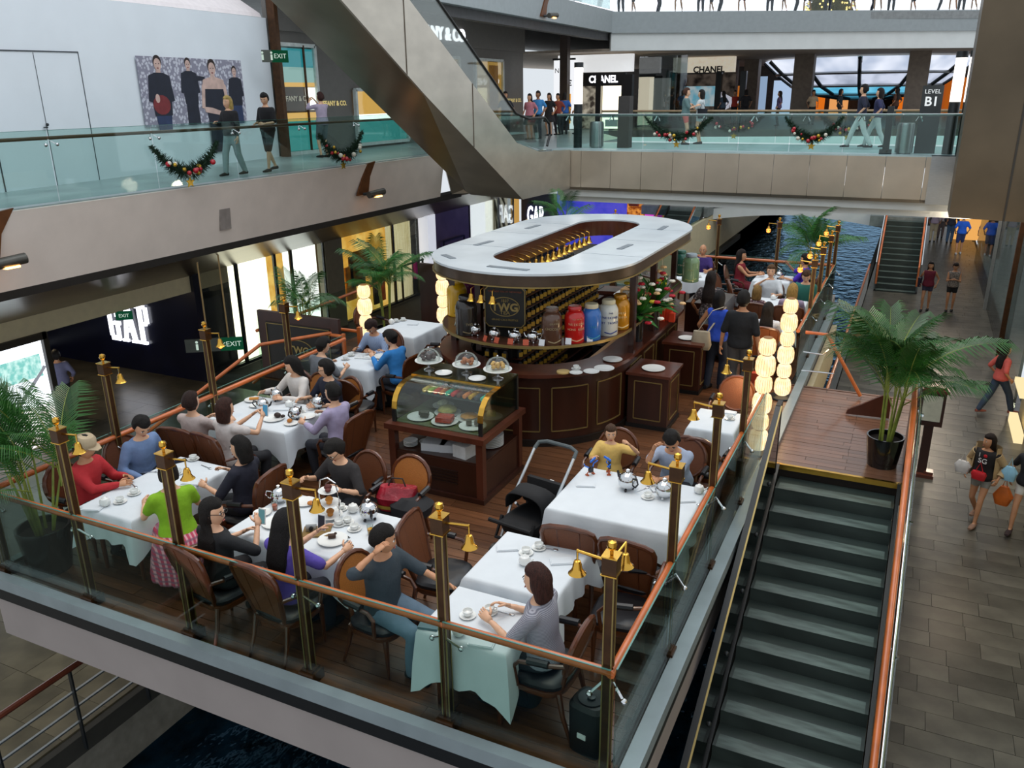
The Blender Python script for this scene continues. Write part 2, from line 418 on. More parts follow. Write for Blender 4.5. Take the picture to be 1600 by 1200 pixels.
tiles(fr2, -.72, 2.9, 2.1, 13.9, .34, (.45, .6, .75, .9), SLATE, 200, B2, 12, near=lambda a, b, y: b > .4 and y > 6.2)
flf = struct(MB().box((-15.5, 22, B2 - .15), (15.2, 44, .25)).build('floor_left', mat('tile grout', '383630', .8)))
SLATE_W = mat('lower left slate', '57503f', .3, var=.4, scale=2.0, bump=.04, bscale=8, obj_rand=.3)
tiles(flf, -23, -8.0, 2.2, 14.7, .6, (.6, .9, 1.2), SLATE_W, 260, B2, 13, near=lambda a, b, y: a > -14.5)

# --- gallery B1 on the left
gl = struct(MB().prism([(-12.66, 2), (-12.66, 21.6), (-10.25, 24.2), (-10.25, 31), (-13, 36), (-13, 60), (-24, 60), (-24, 2)], B1 - .25, B1).build('floor_gallery', mat('gallery stone', '98a2a2', .32, var=.2, scale=1.1)))
fg = MB(); fg.slab([(-12.55, 2, B1 - .02), (-12.55, 21.7, B1 - .02), (-12.75, 21.7, 1.8), (-12.75, 2, 1.8)], (-.15, 0, 0)); struct(fg.build('trim_6', mat('gallery fascia', 'dfd0c5', .55, var=.05, scale=2)))
fg = MB(); fg.slab([(-12.75, 2, 1.83), (-12.75, 23, 1.83), (-12.75, 23, 1.66), (-12.75, 2, 1.66)], (-.35, 0, 0)); struct(fg.build('trim_7', mat('shadow gap', '1d1712', .6)))
fg = MB(); fg.slab([(-12.9, 2, 1.66), (-12.9, 34, 1.66), (-16.0, 34, .48), (-16.0, 2, .48)], (0, 0, .1)); struct(fg.build('ceiling_soffit', SOFFIT))
fg = MB(); fg.slab([(-12.55, 21.6, 2.9), (-10.2, 24.2, 2.9), (-10.2, 24.2, 1.9), (-12.75, 22.4, 1.8)], (-.1, .12, 0)); struct(fg.build('trim_8', METAL_BR))
# cream bulkhead over the recessed shop entrance, dark shop wall behind it
struct(MB().box((-16.06, 11.8, .28), (.12, 8.6, .40)).build('trim_9', CREAM))
struct(MB().box((-19.6, 14.9, -.9), (7.4, .2, 2.9)).build('wall_shop', mat('navy shop wall', '10142a', .25, var=.3, scale=1.5)))
struct(MB().box((-19.9, 8, .55), (7.6, 14, .1)).build('ceiling_shop', mat('dark ceiling', '241c16', .7)))
struct(MB().box((-23.4, 8, -.9), (.2, 14, 2.9)).build('wall_shop_back', mat('dark back wall', '2a221c', .7)))
# white hoarding on the gallery with a flush double door
hb = MB(); hb.slab([(-15.2, 3.0, B1), (-15.2, 10.0, B1), (-16.5, 19.15, B1), (-16.5, 19.15, 6.68), (-15.2, 10, 6.55), (-15.2, 3.0, 6.5)], (-.12, 0, 0))
hw = struct(hb.build('wall_hoarding', mat('white hoarding', 'e4e9ef', .55, var=.025, scale=1.2), None, 0))
hd = MB()
def hx(y): return -15.2 - max(0, y - 10) * 1.3 / 9.15 + .005
def hline(y0, z0, y1, z1, wd=.02): hd.bar((hx(y0), y0, z0), (hx(y1), y1, z1), wd)
hline(10.05, B1, 10.05, B1 + 2.45); hline(10.05, B1 + 2.45, 12.35, B1 + 2.5); hline(12.35, B1, 12.35, B1 + 2.5, .012); hline(11.25, B1, 11.25, B1 + 2.45, .008)
dd = hd.build('door_outline', mat('door gap', '3b4046', .7), hw, 0)
MB().ell((hx(11.25) + .03, 11.25, B1 + 1.15), .03).box((hx(11.2) + .03, 11.2, B1 + 1.1), (.03, .08, .02)).build('door_handle', STEEL_D, hw)
struct(MB().slab([(-15.3, 2, 6.5), (-15.3, 10, 6.56), (-18.6, 10, 8.6), (-18.6, 2, 8.6)], (-.05, 0, .1)).slab([(-15.3, 10, 6.56), (-16.6, 19.1, 6.7), (-18.6, 18.2, 8.2), (-18.6, 10, 8.6)], (-.05, 0, .1)).build('ceiling_hoarding', mat('pale pink canopy', 'e6dcdc', .6, var=.05), None, 0))

# --- bridge B1 across the back
bf = struct(MB().box((-4.3, 26.4, B1 - .15), (11.9, 4.2, .3)).build('bridge_floor', mat('bridge stone', 'a9bdbf', .35, var=.1, scale=1)))
nb = 12
bfa = MB()
fas = thing('bridge_fascia', 'champagne metal cladding along the front of the upper bridge', 'cladding', (0, 24.25, 0)); 
for i in range(nb):
    x0 = -10.2 + i * 11.3 / nb; x1 = x0 + 11.3 / nb - .012
    MB().slab([(x0, 0, B1 - .03), (x1, 0, B1 - .03), (x1, .0, 1.95), (x0, .0, 1.95)], (0, .1, 0)).slab([(x0, 0, 1.95), (x1, 0, 1.95), (x1, .08, 1.86), (x0, .08, 1.86)], (0, .1, 0)).build('panel', METAL_BR, fas, 0)
struct(MB().box((-4.3, 24.75, 1.7), (11.6, .3, .45)).box((-4.3, 26.4, 1.75), (11.6, 3.9, .2)).build('trim_10', PLASTER_W))
# upper level fascia and soffit beyond the bridge
def seg(y): return y
LA, LB = Vector((-12.7, 36.7, 0)), Vector((2.2, 45.2, 0))
def lev(z0, z1, off, m, nm):
    d = (LB - LA).normalized(); n = Vector((-d.y, d.x, 0)) * off
    a = LA + n; b = LB + n
    o = MB().slab([(a.x, a.y, z0), (b.x, b.y, z0), (b.x, b.y, z1), (a.x, a.y, z1)], Vector((-d.y, d.x, 0)) * .3).build(nm, m, None, 0); return struct(o)
lev(7.1, 7.95, 0, mat('upper fascia grey', '9ba2a4', .6, var=.05), 'trim_11')
lev(6.4, 7.1, .15, PLASTER_W, 'trim_12')
struct(MB().box((-12.85, 28.15, 7.55), (.3, 17.7, .85)).build('trim_13', mat('upper fascia grey', '9ba2a4', .6, var=.05)))
struct(MB().box((-13.1, 28.15, 7.0), (.3, 17.7, .35)).build('trim_14', mat('dark header', '4a4a4c', .6)))
struct(MB().prism([(-12.9, 19.3), (-12.9, 36.7), (2.3, 45.2), (6, 47), (6, 70), (-26, 70), (-26, 19.3)], 7.6, 7.9).build('floor_upper', mat('upper slab', '8d9090', .7)))
struct(MB().prism([(-13.1, 37.0), (2.3, 45.5), (6, 47), (6, 70), (-26, 70), (-26, 37.0)], 6.4, 6.5).build('ceiling', mat('warm ceiling', 'a8998a', .7)))
struct(MB().prism([(-13, 37.5), (1, 42), (6, 42), (6, 70), (-24, 70)], B1 - .3, B1).build('floor_far', mat('far stone', '5a544e', .4, var=.2)))
struct(MB().box((-8, 66, 5), (36, .3, 4)).build('wall_far', mat('far dark shopfront', '35302c', .5, var=.3)))
# tall clad panel hanging at the right
pr = struct(MB().slab([(.72, 20, 2.08), (6, 20, 1.95), (6, 20, 9.5), (.72, 20, 9.5)], (0, 1.4, 0)).build('wall_right_clad', METAL_DK, None, 0))
struct(MB().slab([(1.72, 19.98, 2.05), (1.76, 19.98, 2.05), (1.76, 19.98, 9.5), (1.72, 19.98, 9.5)], (0, .1, 0)).build('trim_15', mat('panel joint', '2a251e', .5)))
struct(MB().box((.62, 24.4, B1 - .6), (.7, .5, 1.2)).build('trim_16', STEEL))
# ================================================================== STAIRS, RAILS, POSTS, ESCALATOR
STONE_ST = mat('stair stone', '323b38', .35, var=.3, scale=3, bump=.05, bscale=20, stretch=(.5, 2, 1))
STONE_NOSE = mat('stair nosing', '55625d', .4, var=.45, scale=4, stretch=(.6, 3, 1))
def stairs(name, label, x0, x1, ytop, n, rise, run, ztop, dirn=-1, cat='staircase'):
    t = thing(name, label, cat, ((x0 + x1) / 2, ytop, ztop))
    W = x1 - x0
    me = MB().box((0, dirn * run / 2, -.09), (W, run + .03, .18)).mesh('step', STONE_ST, 0)
    ne = MB().box((0, dirn * (run - .075), .001), (W * .95, .19, .004)).mesh('nosing', STONE_NOSE, 0)
    for i in range(n):
        s = inst('step', me, t, (0, dirn * run * i, -rise * (i + 1)))
        inst('nosing', ne, s)
    sg = MB()
    for x in (-W / 2 - .03, W / 2 + .03):
        sg.slab([(x - .02, 0, .02), (x - .02, dirn * run * n, -rise * n + .02), (x - .02, dirn * run * n, -rise * n - .3), (x - .02, 0, -.42)], (.04, 0, 0))
    sg.build('stringer', BLACK, t, 0); return t
st = stairs('staircase', 'dark stone stairs going down from the wooden landing by the potted palm', -1.12, .28, 10.46, 13, .165, .35, 0)
# stair balustrades
sb = thing('stair_balustrade', 'glass stair balustrade with copper handrail and chrome bar beside the slate walkway', 'balustrade', (.34, 10.46, 0))
MB().tube([(0, 1.6, 1.0), (0, .1, 1.0), (0, 0, .98), (0, -4.6, -1.17)], .035, 10).build('handrail', RAILWOOD, sb)
MB().tube([(.06, 3.2, .92), (.06, 0, .92), (.06, -4.6, -1.23)], .022, 10).build('chrome_bar', CHROME, sb)
for a, b in ((3.2, 1.65), (1.6, .05), (0, -1.5), (-1.52, -3.0), (-3.02, -4.6)):
    zf = lambda y: 0 if y >= 0 else .471 * y
    MB().slab([(.08, a, zf(a) + .03), (.08, b, zf(b) + .03), (.08, b, zf(b) + .98), (.08, a, zf(a) + .98)], (.014, 0, 0)).build('glass_panel', GLASS_G, sb, 0)
    MB().bar((.06, b + .1, zf(b) + .9), (.12, b + .1, zf(b) + .9), .03).bar((.06, b + .1, zf(b) + .95), (-.0, b + .1, zf(b + .1) + .97), .02).build('clamp', CHROME, sb)
sb2 = thing('stair_balustrade', 'black framed stair balustrade with brass top rail next to the terrace edge', 'balustrade', (-1.17, 10.0, 0))
MB().slab([(0, .2, -.05), (0, .2, .95), (0, 0, .95), (0, -4.5, -1.17), (0, -4.5, -2.2)], (.02, 0, 0)).build('panel', glassm('smoked glass', '4a5653', .08), sb2, 0)
MB().bar((0, .2, .96), (0, 0, .96), .06).bar((0, 0, .96), (0, -4.5, -1.16), .06).bar((0, .2, 0), (0, .2, .97), .05).build('top_rail', BLACK, sb2, 0)
MB().bar((.04, 0, .985), (.04, -4.5, -1.135), .018).build('brass_strip', GOLD_LINE, sb2, 0)
for k in range(6):
    y = -.3 - k * .72
    MB().box((-.06, y, .471 * y + .35), (.1, .09, .22)).ell((.02, y, .471 * y + .2), .03).build('bracket', STEEL_D, sb2)
struct(MB().slab([(-1.2, 10.46, -.3), (-1.2, 4.6, -2.9), (-1.2, 10.46, -2.9)], (-.03, 0, 0)).build('wall_stair_side', CREAM, None, 0))

# --- bell posts of the terrace
BULB = glow('warm bulb', 'ffb46a', 6)
def bell_mb(c):
    b = MB(); b.lathe([(.008, .10), (.022, .095), (.03, .07), (.034, .04), (.05, .012), (.062, 0), (.055, 0), (.03, .03)], 14, c, 0, False); return b
def make_post():
    t = thing('bell_post', '', 'post')
    MB().box((0, 0, .05), (.15, .15, .1)).box((0, 0, .11), (.11, .11, .03)).build('base', BRONZE, t, 0)
    MB().box((0, 0, .9), (.06, .06, 1.62)).build('pole', BRONZE, t, 0)
    e = MB()
    for sx in (-1, 1):
        for sy in (-1, 1): e.box((sx * .03, sy * .03, .92), (.009, .009, 1.6))
    e.build('edge_strip', GOLD_LINE, t, 0)
    c = MB().box((0, 0, 1.78), (.1, .1, .13)).build('cap', BRONZE, t, 0)
    MB().box((0, 0, 1.715), (.11, .11, .009)).build('cap_trim', GOLD, c, 0); MB().box((0, 0, 1.848), (.11, .11, .009)).build('cap_trim', GOLD, c, 0)
    MB().lathe([(.012, 1.855), (.012, 1.88), (.03, 1.90), (.034, 1.92), (.028, 1.945), (0, 1.955)], 12).build('finial', GOLD, t)
    MB().tube([(.05, 0, 1.8), (.24, 0, 1.82)], .01, 6).tube([(.235, 0, 1.83), (.235, 0, 1.74)], .007, 6).build('bell_arm', GOLD, t)
    b = bell_mb((.235, 0, 1.65)).build('bell', GOLD, t); MB().ell((.235, 0, 1.65), .018, 8, 6).build('bulb', BULB, b)
    k = MB(); k.tube([(-.03, -.03, .84), (-.13, .03, .76)], .01, 6).ell((-.13, .03, .76), .024, 8, 6).tube([(.03, -.03, .84), (.12, .03, .74)], .01, 6).ell((.12, .03, .74), .024, 8, 6)
    k.build('glass_clamp', CHROME, t); return t
post = Maker(make_post)
PG = 'brass bell posts around the tea terrace'
PY = 4.46
names = ['corner bell post at the far left end of the front balustrade beside the big palm', 'bell post in front of the man in red jacket', 'bell post in front of the woman in green top',
         'bell post in front of the woman in purple with long black hair', 'bell post in front of the small table with the woman in stripes', 'corner bell post with two bells next to the black speaker']
for i, x in enumerate((-8.0, -6.72, -5.4, -4.06, -2.73, -1.45)): 
    p = post((x, PY, 0), 0 if i < 5 else R_(180), names[i], PG)
    if i == 5:
        b = bell_mb((-.03, -.2, 1.66)).build('bell', GOLD, p); MB().tube([(0, -.05, 1.8), (-.03, -.2, 1.84), (-.03, -.2, 1.74)], .008, 6).build('bell_arm', GOLD, p)
rl = ['right side bell post beside the table of father and boy', 'right side bell post next to the man in light blue shirt', 'right side bell post next to the small table by the lanterns']
for i, y in enumerate((5.97, 7.5, 9.03)): post((-1.42, y, 0), R_(180), rl[i], PG)
rl = ['bell post just behind the lit lantern towers', 'second bell post behind the lantern towers', 'third bell post behind the lantern towers', 'far right corner bell post by the canal palm', 'back bell post behind the woman in red dress', 'back bell post beside the left far stairs']
for i, (x, y) in enumerate(((-1.42, 15.3), (-1.42, 16.7), (-1.42, 18.2), (-1.42, 19.65), (-2.68, 19.7), (-4.05, 19.7))): post((x, y, 0), R_(180) if i < 4 else R_(200), rl[i], PG)
rl = ['left side bell post behind the man in blue shirt', 'left side bell post in front of the dark sign wall', 'left side bell post near the small palm']
for i, y in enumerate((6.0, 7.53, 9.06)): post((-8.0, y, 0), 0, rl[i], PG)
post((-7.95, 17.4, 0), R_(20), 'back bell post behind the oval canopy by the striped shop', PG)
post((-6.6, 19.7, 0), R_(180), 'back bell post by the blue shop panel', PG)

GLOBE = glow('orange lamp globe', 'ff8a3a', 3.2)
for o in [o for o in COL.objects if o.name.startswith('bell_post') and (o.location.y > 15 or (o.location.x < -7.9 and o.location.y > 7))]:
    g_ = .05 if o.location.y > 15 else .032; MB().ell((.235, 0, 1.655), (g_, g_, g_ * 1.1), 12, 8).build('lamp_globe', GLOBE, o)
def balustrade(name, label, a, b, n, glassmat, h=1.0, rail=RAILWOOD, rr=.032, z=0, rail_off=(0, 0), rail_h=None, edge=True, top=None):
    a = Vector((*a, z)); b = Vector((*b, z)); d = (b - a) / n; t = thing(name, label, 'balustrade', tuple(a))
    nrm = Vector((-d.y, d.x, 0)).normalized() * .014; g = d.normalized() * .012
    top = top or h
    for i in range(n):
        p = d * i + g; q = d * (i + 1) - g
        MB().slab([p + Vector((0, 0, .05)), q + Vector((0, 0, .05)), q + Vector((0, 0, top)), p + Vector((0, 0, top))], nrm).build('glass_panel', glassmat, t, 0)
        if edge: MB().bar(p + nrm / 2 + Vector((0, 0, top)), q + nrm / 2 + Vector((0, 0, top)), .012, .006).build('glass_edge', GEDGE, t, 0)
    ro = Vector((rail_off[0], rail_off[1], rail_h or h - .06))
    MB().tube([ro, (b - a) + ro], rr, 10).build('handrail', rail, t)
    return t
balustrade('glass_balustrade', 'front glass balustrade of the tea terrace with copper handrail', (-8.02, 4.40), (-1.40, 4.40), 5, GLASS, rail_off=(0, .05), rail_h=.95, top=1.0)
balustrade('glass_balustrade', 'right glass balustrade of the tea terrace between the tables and stairs', (-1.37, 4.42), (-1.37, 10.4), 4, GLASS, rail_off=(-.05, 0), rail_h=.95)
balustrade('glass_balustrade', 'right glass balustrade of the tea terrace beyond the lanterns', (-1.37, 13.75), (-1.37, 19.7), 4, GLASS, rail_off=(-.05, 0), rail_h=.95)
balustrade('glass_balustrade', 'back glass balustrade of the tea terrace over the canal water', (-1.4, 19.74), (-8.0, 19.74), 5, GLASS, rail_off=(0, -.05), rail_h=.95)
balustrade('glass_balustrade', 'left glass balustrade of the tea terrace facing the dark sign wall', (-8.05, 10.4), (-8.05, 4.45), 4, GLASS, rail_off=(.05, 0), rail_h=.95)
# railing returns at the landings
rt = thing('return_rail', 'copper railing turning down at the far side of the wooden landing', 'railing', (-1.3, 13.72, 0))
MB().tube([(0, 0, .95), (.34, 0, .95), (.95, -.2, .05)], .03, 8).build('handrail', RAILWOOD, rt)
MB().tube([(.0, 0, .62), (.3, .02, .6), (.4, 0, .72)], .012, 6).tube([(0, 0, .3), (.5, .02, .3)], .012, 6).build('chrome_bar', CHROME, rt)
sl = thing('stair_rail', 'copper handrails of the left stair below the sign panel', 'railing', (-8.1, 10.5, 0))
MB().tube([(0, 0, .95), (-.6, .05, .95), (-2.2, .15, -.2)], .03, 8).tube([(0, .45, .92), (-.5, .45, .92)], .03, 8).build('handrail', RAILWOOD, sl)
MB().box((0, .45, .5), (.07, .07, 1.0)).box((0, 0, .5), (.05, .05, 1.0)).build('newel', RAILWOOD, sl, 0)
sl2 = thing('stair_rail', 'copper handrail climbing past the bright shop windows on the left', 'railing', (-8.05, 9.2, 0))
MB().tube([(-2.6, -1.7, -.7), (-1.0, .4, .95), (-.3, 1.35, .98)], .03, 8).build('handrail', RAILWOOD, sl2)
MB().slab([(-2.6, -1.7, -1.6), (-1.0, .4, 0), (-1.0, .4, .93), (-2.6, -1.7, -.75)], (.012, 0, 0)).build('glass_panel', GLASS, sl2, 0)
sl3 = thing('stair_rail', 'copper handrail in front of the bright shop column behind the small palms', 'railing', (-9.94, 10.5, 0))
MB().tube([(0, 0, .85), (0, 3.8, .95)], .03, 8).build('handrail', RAILWOOD, sl3)
MB().slab([(0, 0, .05), (0, 3.8, .05), (0, 3.8, 1.05), (0, 0, 1.05)], (.012, 0, 0)).build('glass_panel', GLASS, sl3, 0)
# canal-side railing on the right walkway
cr = thing('canal_railing', 'canal railing with copper handrail and slanted bars on the right walkway', 'railing', (-1.12, 13.9, B2))
MB().tube([(0, 0, 1.0), (0, 18.4, 1.0)], .035, 8).build('handrail', RAILWOOD, cr)
cb = MB().bar((0, 0, .1), (0, 18.4, .1), .03).bar((0, 0, .9), (0, 18.4, .9), .03).mesh('frame_bar', STEEL, 0)
inst('frame_bar', cb, cr)
bm1 = MB().bar((0, -.08, .1), (0, .08, .9), .035, .012).mesh('baluster', STEEL, 0)
for k in range(92): inst('baluster', bm1, cr, (0, .1 + k * .2, 0))
# lower left canal railing
cl = thing('canal_railing', 'low steel railing with dark red handrail at the bottom left above the water', 'railing', (-7.75, 2.2, B2))
MB().tube([(0, 0, 1.0), (0, 5.6, 1.0)], .035, 8).build('handrail', mat('dark red handrail', '5c2c1c', .35), cl)
for z in (.3, .5, .7): MB().bar((0, 0, z), (0, 5.6, z), .03, .02).build('rail_bar', STEEL, cl, 0)
for k in range(6): MB().bar((0, .7 + k * .9, -.1), (0, .7 + k * .9, .98), .05, .02).build('post', STEEL_D, cl, 0)

# --- gallery and bridge balustrades
B1RAIL = mat('brown tube rail', '6b4630', .3, var=.1, coat=.3)
gb = balustrade('gallery_balustrade', 'long glass balustrade of the upper left gallery', (-12.5, 3.0), (-12.5, 21.4), 9, GLASS_G, 1.15, B1RAIL, .03, B1, (-.05, 0), 1.03)
balustrade('gallery_balustrade', 'short glass balustrade at the foot of the escalator', (-12.5, 21.4), (-11.5, 22.6), 1, GLASS_G, 1.1, B1RAIL, .03, B1, (-.05, .02), 1.03)
balustrade('bridge_balustrade', 'glass balustrade along the near side of the upper bridge', (-10.1, 24.3), (.85, 24.3), 8, GLASS_G, 1.02, STEEL, .035, B1, (0, .06), 1.0)
balustrade('bridge_balustrade', 'glass balustrade along the far side of the upper bridge', (-10.1, 28.4), (1.6, 28.4), 8, GLASS_G, 1.02, mat('bronze rail', '8a7358', .3, metal=.6), .04, B1, (0, -.06), 1.02)
for k in range(8):
    MB().bar((.3 + k * 1.37, .02, .84), (.38 + k * 1.37, .06, .99), .03).bar((.46 + k * 1.37, .02, .84), (.38 + k * 1.37, .06, .99), .03).build('bracket', CHROME, bpy.data.objects['bridge_balustrade'])
for k in range(1, 9):
    y = k * 18.4 / 9
    MB().ell((.05, y - .1, .93), .03, 8, 6).ell((.05, y + .1, .93), .03, 8, 6).bar((.05, y - .1, .93), (-.04, y, 1.02), .012).bar((.05, y + .1, .93), (-.04, y, 1.02), .012).build('clamp', CHROME, gb)

# --- escalator in metal cladding
es = thing('escalator', 'escalator in champagne metal cladding rising to the upper left', 'escalator', (-10.45, 22, B1))
def ep(x, y, z): return Vector((x + 10.45, y - 22, z - B1))
zt = lambda y: 6.45 - .605 * (y - 15.44)
zb = lambda y: 6.26 - .592 * (y - 13.16)
def face(pts, nm, m, n): return MB().slab([ep(*p) for p in pts], n).build(nm, m, es, 0)
face([(-9.6, 11.5, zt(11.5)), (-9.6, 20.4, zt(20.4)), (-9.6, 21.9, B1 + .08), (-9.6, 24.2, B1), (-9.6, 24.2, 1.9), (-9.6, 20.75, 1.95), (-9.6, 15.84, 4.68), (-9.6, 11.5, zb(11.5))], 'side_cladding', METAL_ESC, (-.05, 0, 0))
face([(-11.3, 11.5, zt(11.5)), (-11.3, 20.4, zt(20.4)), (-11.3, 21.9, B1 + .08), (-11.3, 24.2, B1), (-11.3, 24.2, 2.2), (-11.3, 20.75, 2.1), (-11.3, 11.5, zb(11.5) + .15)], 'side_cladding', METAL_ESC, (.05, 0, 0))
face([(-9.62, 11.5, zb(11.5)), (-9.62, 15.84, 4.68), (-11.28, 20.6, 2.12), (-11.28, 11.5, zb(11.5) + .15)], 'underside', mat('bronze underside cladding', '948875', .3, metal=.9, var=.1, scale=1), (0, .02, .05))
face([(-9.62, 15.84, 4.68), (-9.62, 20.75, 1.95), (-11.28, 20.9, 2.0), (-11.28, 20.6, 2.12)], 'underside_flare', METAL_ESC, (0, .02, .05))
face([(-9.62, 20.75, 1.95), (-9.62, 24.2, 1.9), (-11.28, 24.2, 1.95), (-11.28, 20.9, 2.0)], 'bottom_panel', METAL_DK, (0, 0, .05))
for x in (-9.68, -11.22):
    face([(x, 11.5, zt(11.5)), (x, 20.4, zt(20.4)), (x, 22.3, B1 + .1), (x, 22.6, B1 + .6), (x, 22.3, B1 + .95), (x, 20.6, zt(20.4) + .72), (x, 11.5, zt(11.5) + .9)], 'glass_side', GLASS_C, (.012, 0, 0))
    MB().tube([ep(x, 11.5, zt(11.5) + .93), ep(x, 20.5, zt(20.5) + .8), ep(x, 21.3, B1 + .98), ep(x, 22.4, B1 + .98), ep(x, 22.75, B1 + .8), ep(x, 22.8, B1 + .5), ep(x, 22.6, B1 + .2)], .035, 8).build('moving_handrail', BLACK, es)
    MB().tube([ep(x, 11.5, zt(11.5) + .02), ep(x, 20.4, zt(20.4) + .02), ep(x, 21.9, B1 + .1), ep(x, 22.5, B1 + .1)], .025, 6).build('skirt_trim', CHROME, es)
sm = MB().box((0, 0, 0), (1.4, .4, .22)).mesh('step', STEEL_D, 0)
for k in range(26): inst('step', sm, es, ep(-10.45, 21.6 - k * .4, max(B1, zt(21.6 - k * .4) - .2) - .12))
for a in (18.0, 15.2): MB().bar(ep(-9.592, a, zt(a)), ep(-9.592, a, zb(a) if a < 15.8 else 1.95 + (20.75 - a) * .556), .012).build('seam', METAL_DK, es, 0)

# --- far canal: side stairs and little arched bridge
stR = stairs('staircase', 'far stone stairs on the right of the canal climbing to the arched footbridge', -.85, .5, 36.7, 13, .165, .32, -.1)
stL = stairs('staircase', 'far stone stairs on the left of the canal climbing to the arched footbridge', -9.75, -8.3, 36.7, 13, .165, .32, -.1)
for t_, w_, nm in ((stR, 1.35, 'r'), (stL, 1.45, 'l')):
    for sx in (-1, 1):
        MB().tube([(sx * w_ / 2, .5, 1.0), (sx * w_ / 2, 0, 1.0), (sx * w_ / 2, -4.2, -1.25), (sx * w_ / 2, -4.3, -1.9)], .035, 8).build('handrail', RAILWOOD, t_)
        MB().slab([(sx * (w_ / 2 + .06), 0, 0), (sx * (w_ / 2 + .06), -4.2, -2.1), (sx * (w_ / 2 + .06), -4.2, -1.15), (sx * (w_ / 2 + .06), 0, .95)], (.015, 0, 0)).build('glass_panel', GLASS_G, t_, 0)
        MB().bar((sx * (w_ / 2 + .07), 0, .96), (sx * (w_ / 2 + .07), -4.2, -1.14), .03).build('chrome_edge', CHROME, t_, 0)
ab = thing('arched_footbridge', 'low arched footbridge across the canal between the far stairs', 'bridge', (-4.6, 38, -.3))
N_ = 16; up = [(-3.6 + 7.2 * i / N_, 0, .26 * (1 - (2 * i / N_ - 1) ** 2) + .02) for i in range(N_ + 1)]; lo = [(p[0], 0, p[2] - .42 - .1 * abs(2 * i / N_ - 1)) for i, p in enumerate(up)]
MB().slab(up + lo[::-1], (0, 3, 0)).build('arch', PLASTER_W, ab, 0)
MB().tube([(p[0], 0, p[2] + .02) for p in up], .05, 6).build('kerb', STEEL_D, ab)
MB().slab([(p[0], .02, p[2] + .04) for p in up] + [(p[0], .02, p[2] + .95) for p in up[::-1]], (0, .015, 0)).build('glass_panel', GLASS_G, ab, 0)
struct(MB().box((-.5, 39, -.35), (2.0, 4.4, .4)).box((-9.6, 39, -.35), (3.0, 4.4, .4)).build('landing_far', mat('far landing stone', '7c8280', .5)))
struct(MB().box((3.3, 50, -.9), (.1, 16, 3)).build('wall_right_far', mat('far right wall', '8a8277', .6)))
ORD = ['first', 'second', 'third', 'fourth', 'fifth', 'sixth', 'seventh', 'eighth', 'ninth', 'tenth', 'eleventh', 'twelfth', 'thirteenth', 'fourteenth', 'fifteenth', 'sixteenth', 'seventeenth', 'eighteenth', 'nineteenth', 'twentieth', 'twenty-first', 'twenty-second', 'twenty-third', 'twenty-fourth']
# ================================================================== TEA KIOSK
KX, KY0, KY1 = -4.85, 11.0, 13.75          # stadium plan: two half rounds joined by straights
def stadium(r, cx=KX, y0=KY0, y1=KY1, n=20, a0=0):
    pts = []
    for i in range(n + 1): an = math.pi + math.pi * i / n; pts.append((cx + r * math.cos(an), y0 + r * math.sin(an)))
    for i in range(n + 1): an = math.pi * i / n; pts.append((cx + r * math.cos(an), y1 + r * math.sin(an)))
    return pts
def ring(mb, po, pi_, z0, z1, mi=0):
    n = len(po); v = [(p[0], p[1], z) for z in (z0, z1) for pl in (po, pi_) for p in pl]; f = []
    o0, i0, o1, i1 = 0, n, 2 * n, 3 * n
    for k in range(n):
        j = (k + 1) % n
        f += [(o0 + k, o0 + j, o1 + j, o1 + k), (i0 + j, i0 + k, i1 + k, i1 + j), (o1 + k, o1 + j, i1 + j, i1 + k), (o0 + j, o0 + k, i0 + k, i0 + j)]
    mb.add(v, f, mi); return mb
kk = thing('tea_kiosk', 'oval dark wood tea kiosk with grey ring canopy in the middle of the terrace', 'kiosk', (0, 0, 0))
CANOPY = mat('canopy top grey', 'ccd2d6', .22, var=.1, scale=1.2, coat=.1)
hole = stadium(.56, KX + .02, 10.75, 14.0)
ho = stadium(1.55)
ring(MB(), ho, hole, 2.44, 2.47).build('canopy_top', CANOPY, kk, 30)
ring(MB(), stadium(1.53), stadium(1.44), 2.29, 2.44).build('canopy_rim', mat('canopy rim', '4a3a2c', .35, metal=.4, var=.2), kk, 30)
ring(MB(), stadium(1.55), stadium(1.50), 2.278, 2.293).build('canopy_rim_line', GOLD_LINE, kk, 30)
ring(MB(), stadium(1.5), stadium(.6, KX + .02, 10.75, 14.0), 2.40, 2.44).build('canopy_ceiling', MAHOG, kk, 30)
ring(MB(), stadium(.60, KX + .02, 10.75, 14.0), hole, 2.18, 2.445).build('canopy_inner_rim', MAHOG_L, kk, 30)
GROOVE = mat('canopy vent slot', '6d757b', .6)
for (x, y, l, rz) in ((-4.75, 9.78, .62, -.08), (-5.95, 11.4, .45, 1.45), (-5.92, 13.2, .45, 1.5), (-3.82, 11.9, .45, 1.5), (-3.8, 13.9, .45, 1.6), (-5.9, 10.2, .35, 2.5)):
    MB().box((x, y, 2.472), (l, .09, .012), rz).build('vent_slot', GROOVE, kk, 0)
for y in (11.2, 12.5, 13.7):
    for x0, x1 in ((-6.38, -5.42), (-4.26, -3.32)): MB().box(((x0 + x1) / 2, y, 2.4715), (x1 - x0, .006, .004)).build('panel_joint', mat('canopy joint', 'a3a9ae', .5), kk, 0)
# columns
for x, y in ((-6.12, 10.7), (-3.43, 11.15), (-5.5, 10.35), (-6.2, 12.4), (-3.5, 12.4), (-3.75, 14.6), (-5.95, 14.6)):
    MB().box((x, y, 1.65), (.09, .09, 1.14)).build('column', MAHOG, kk, 0)
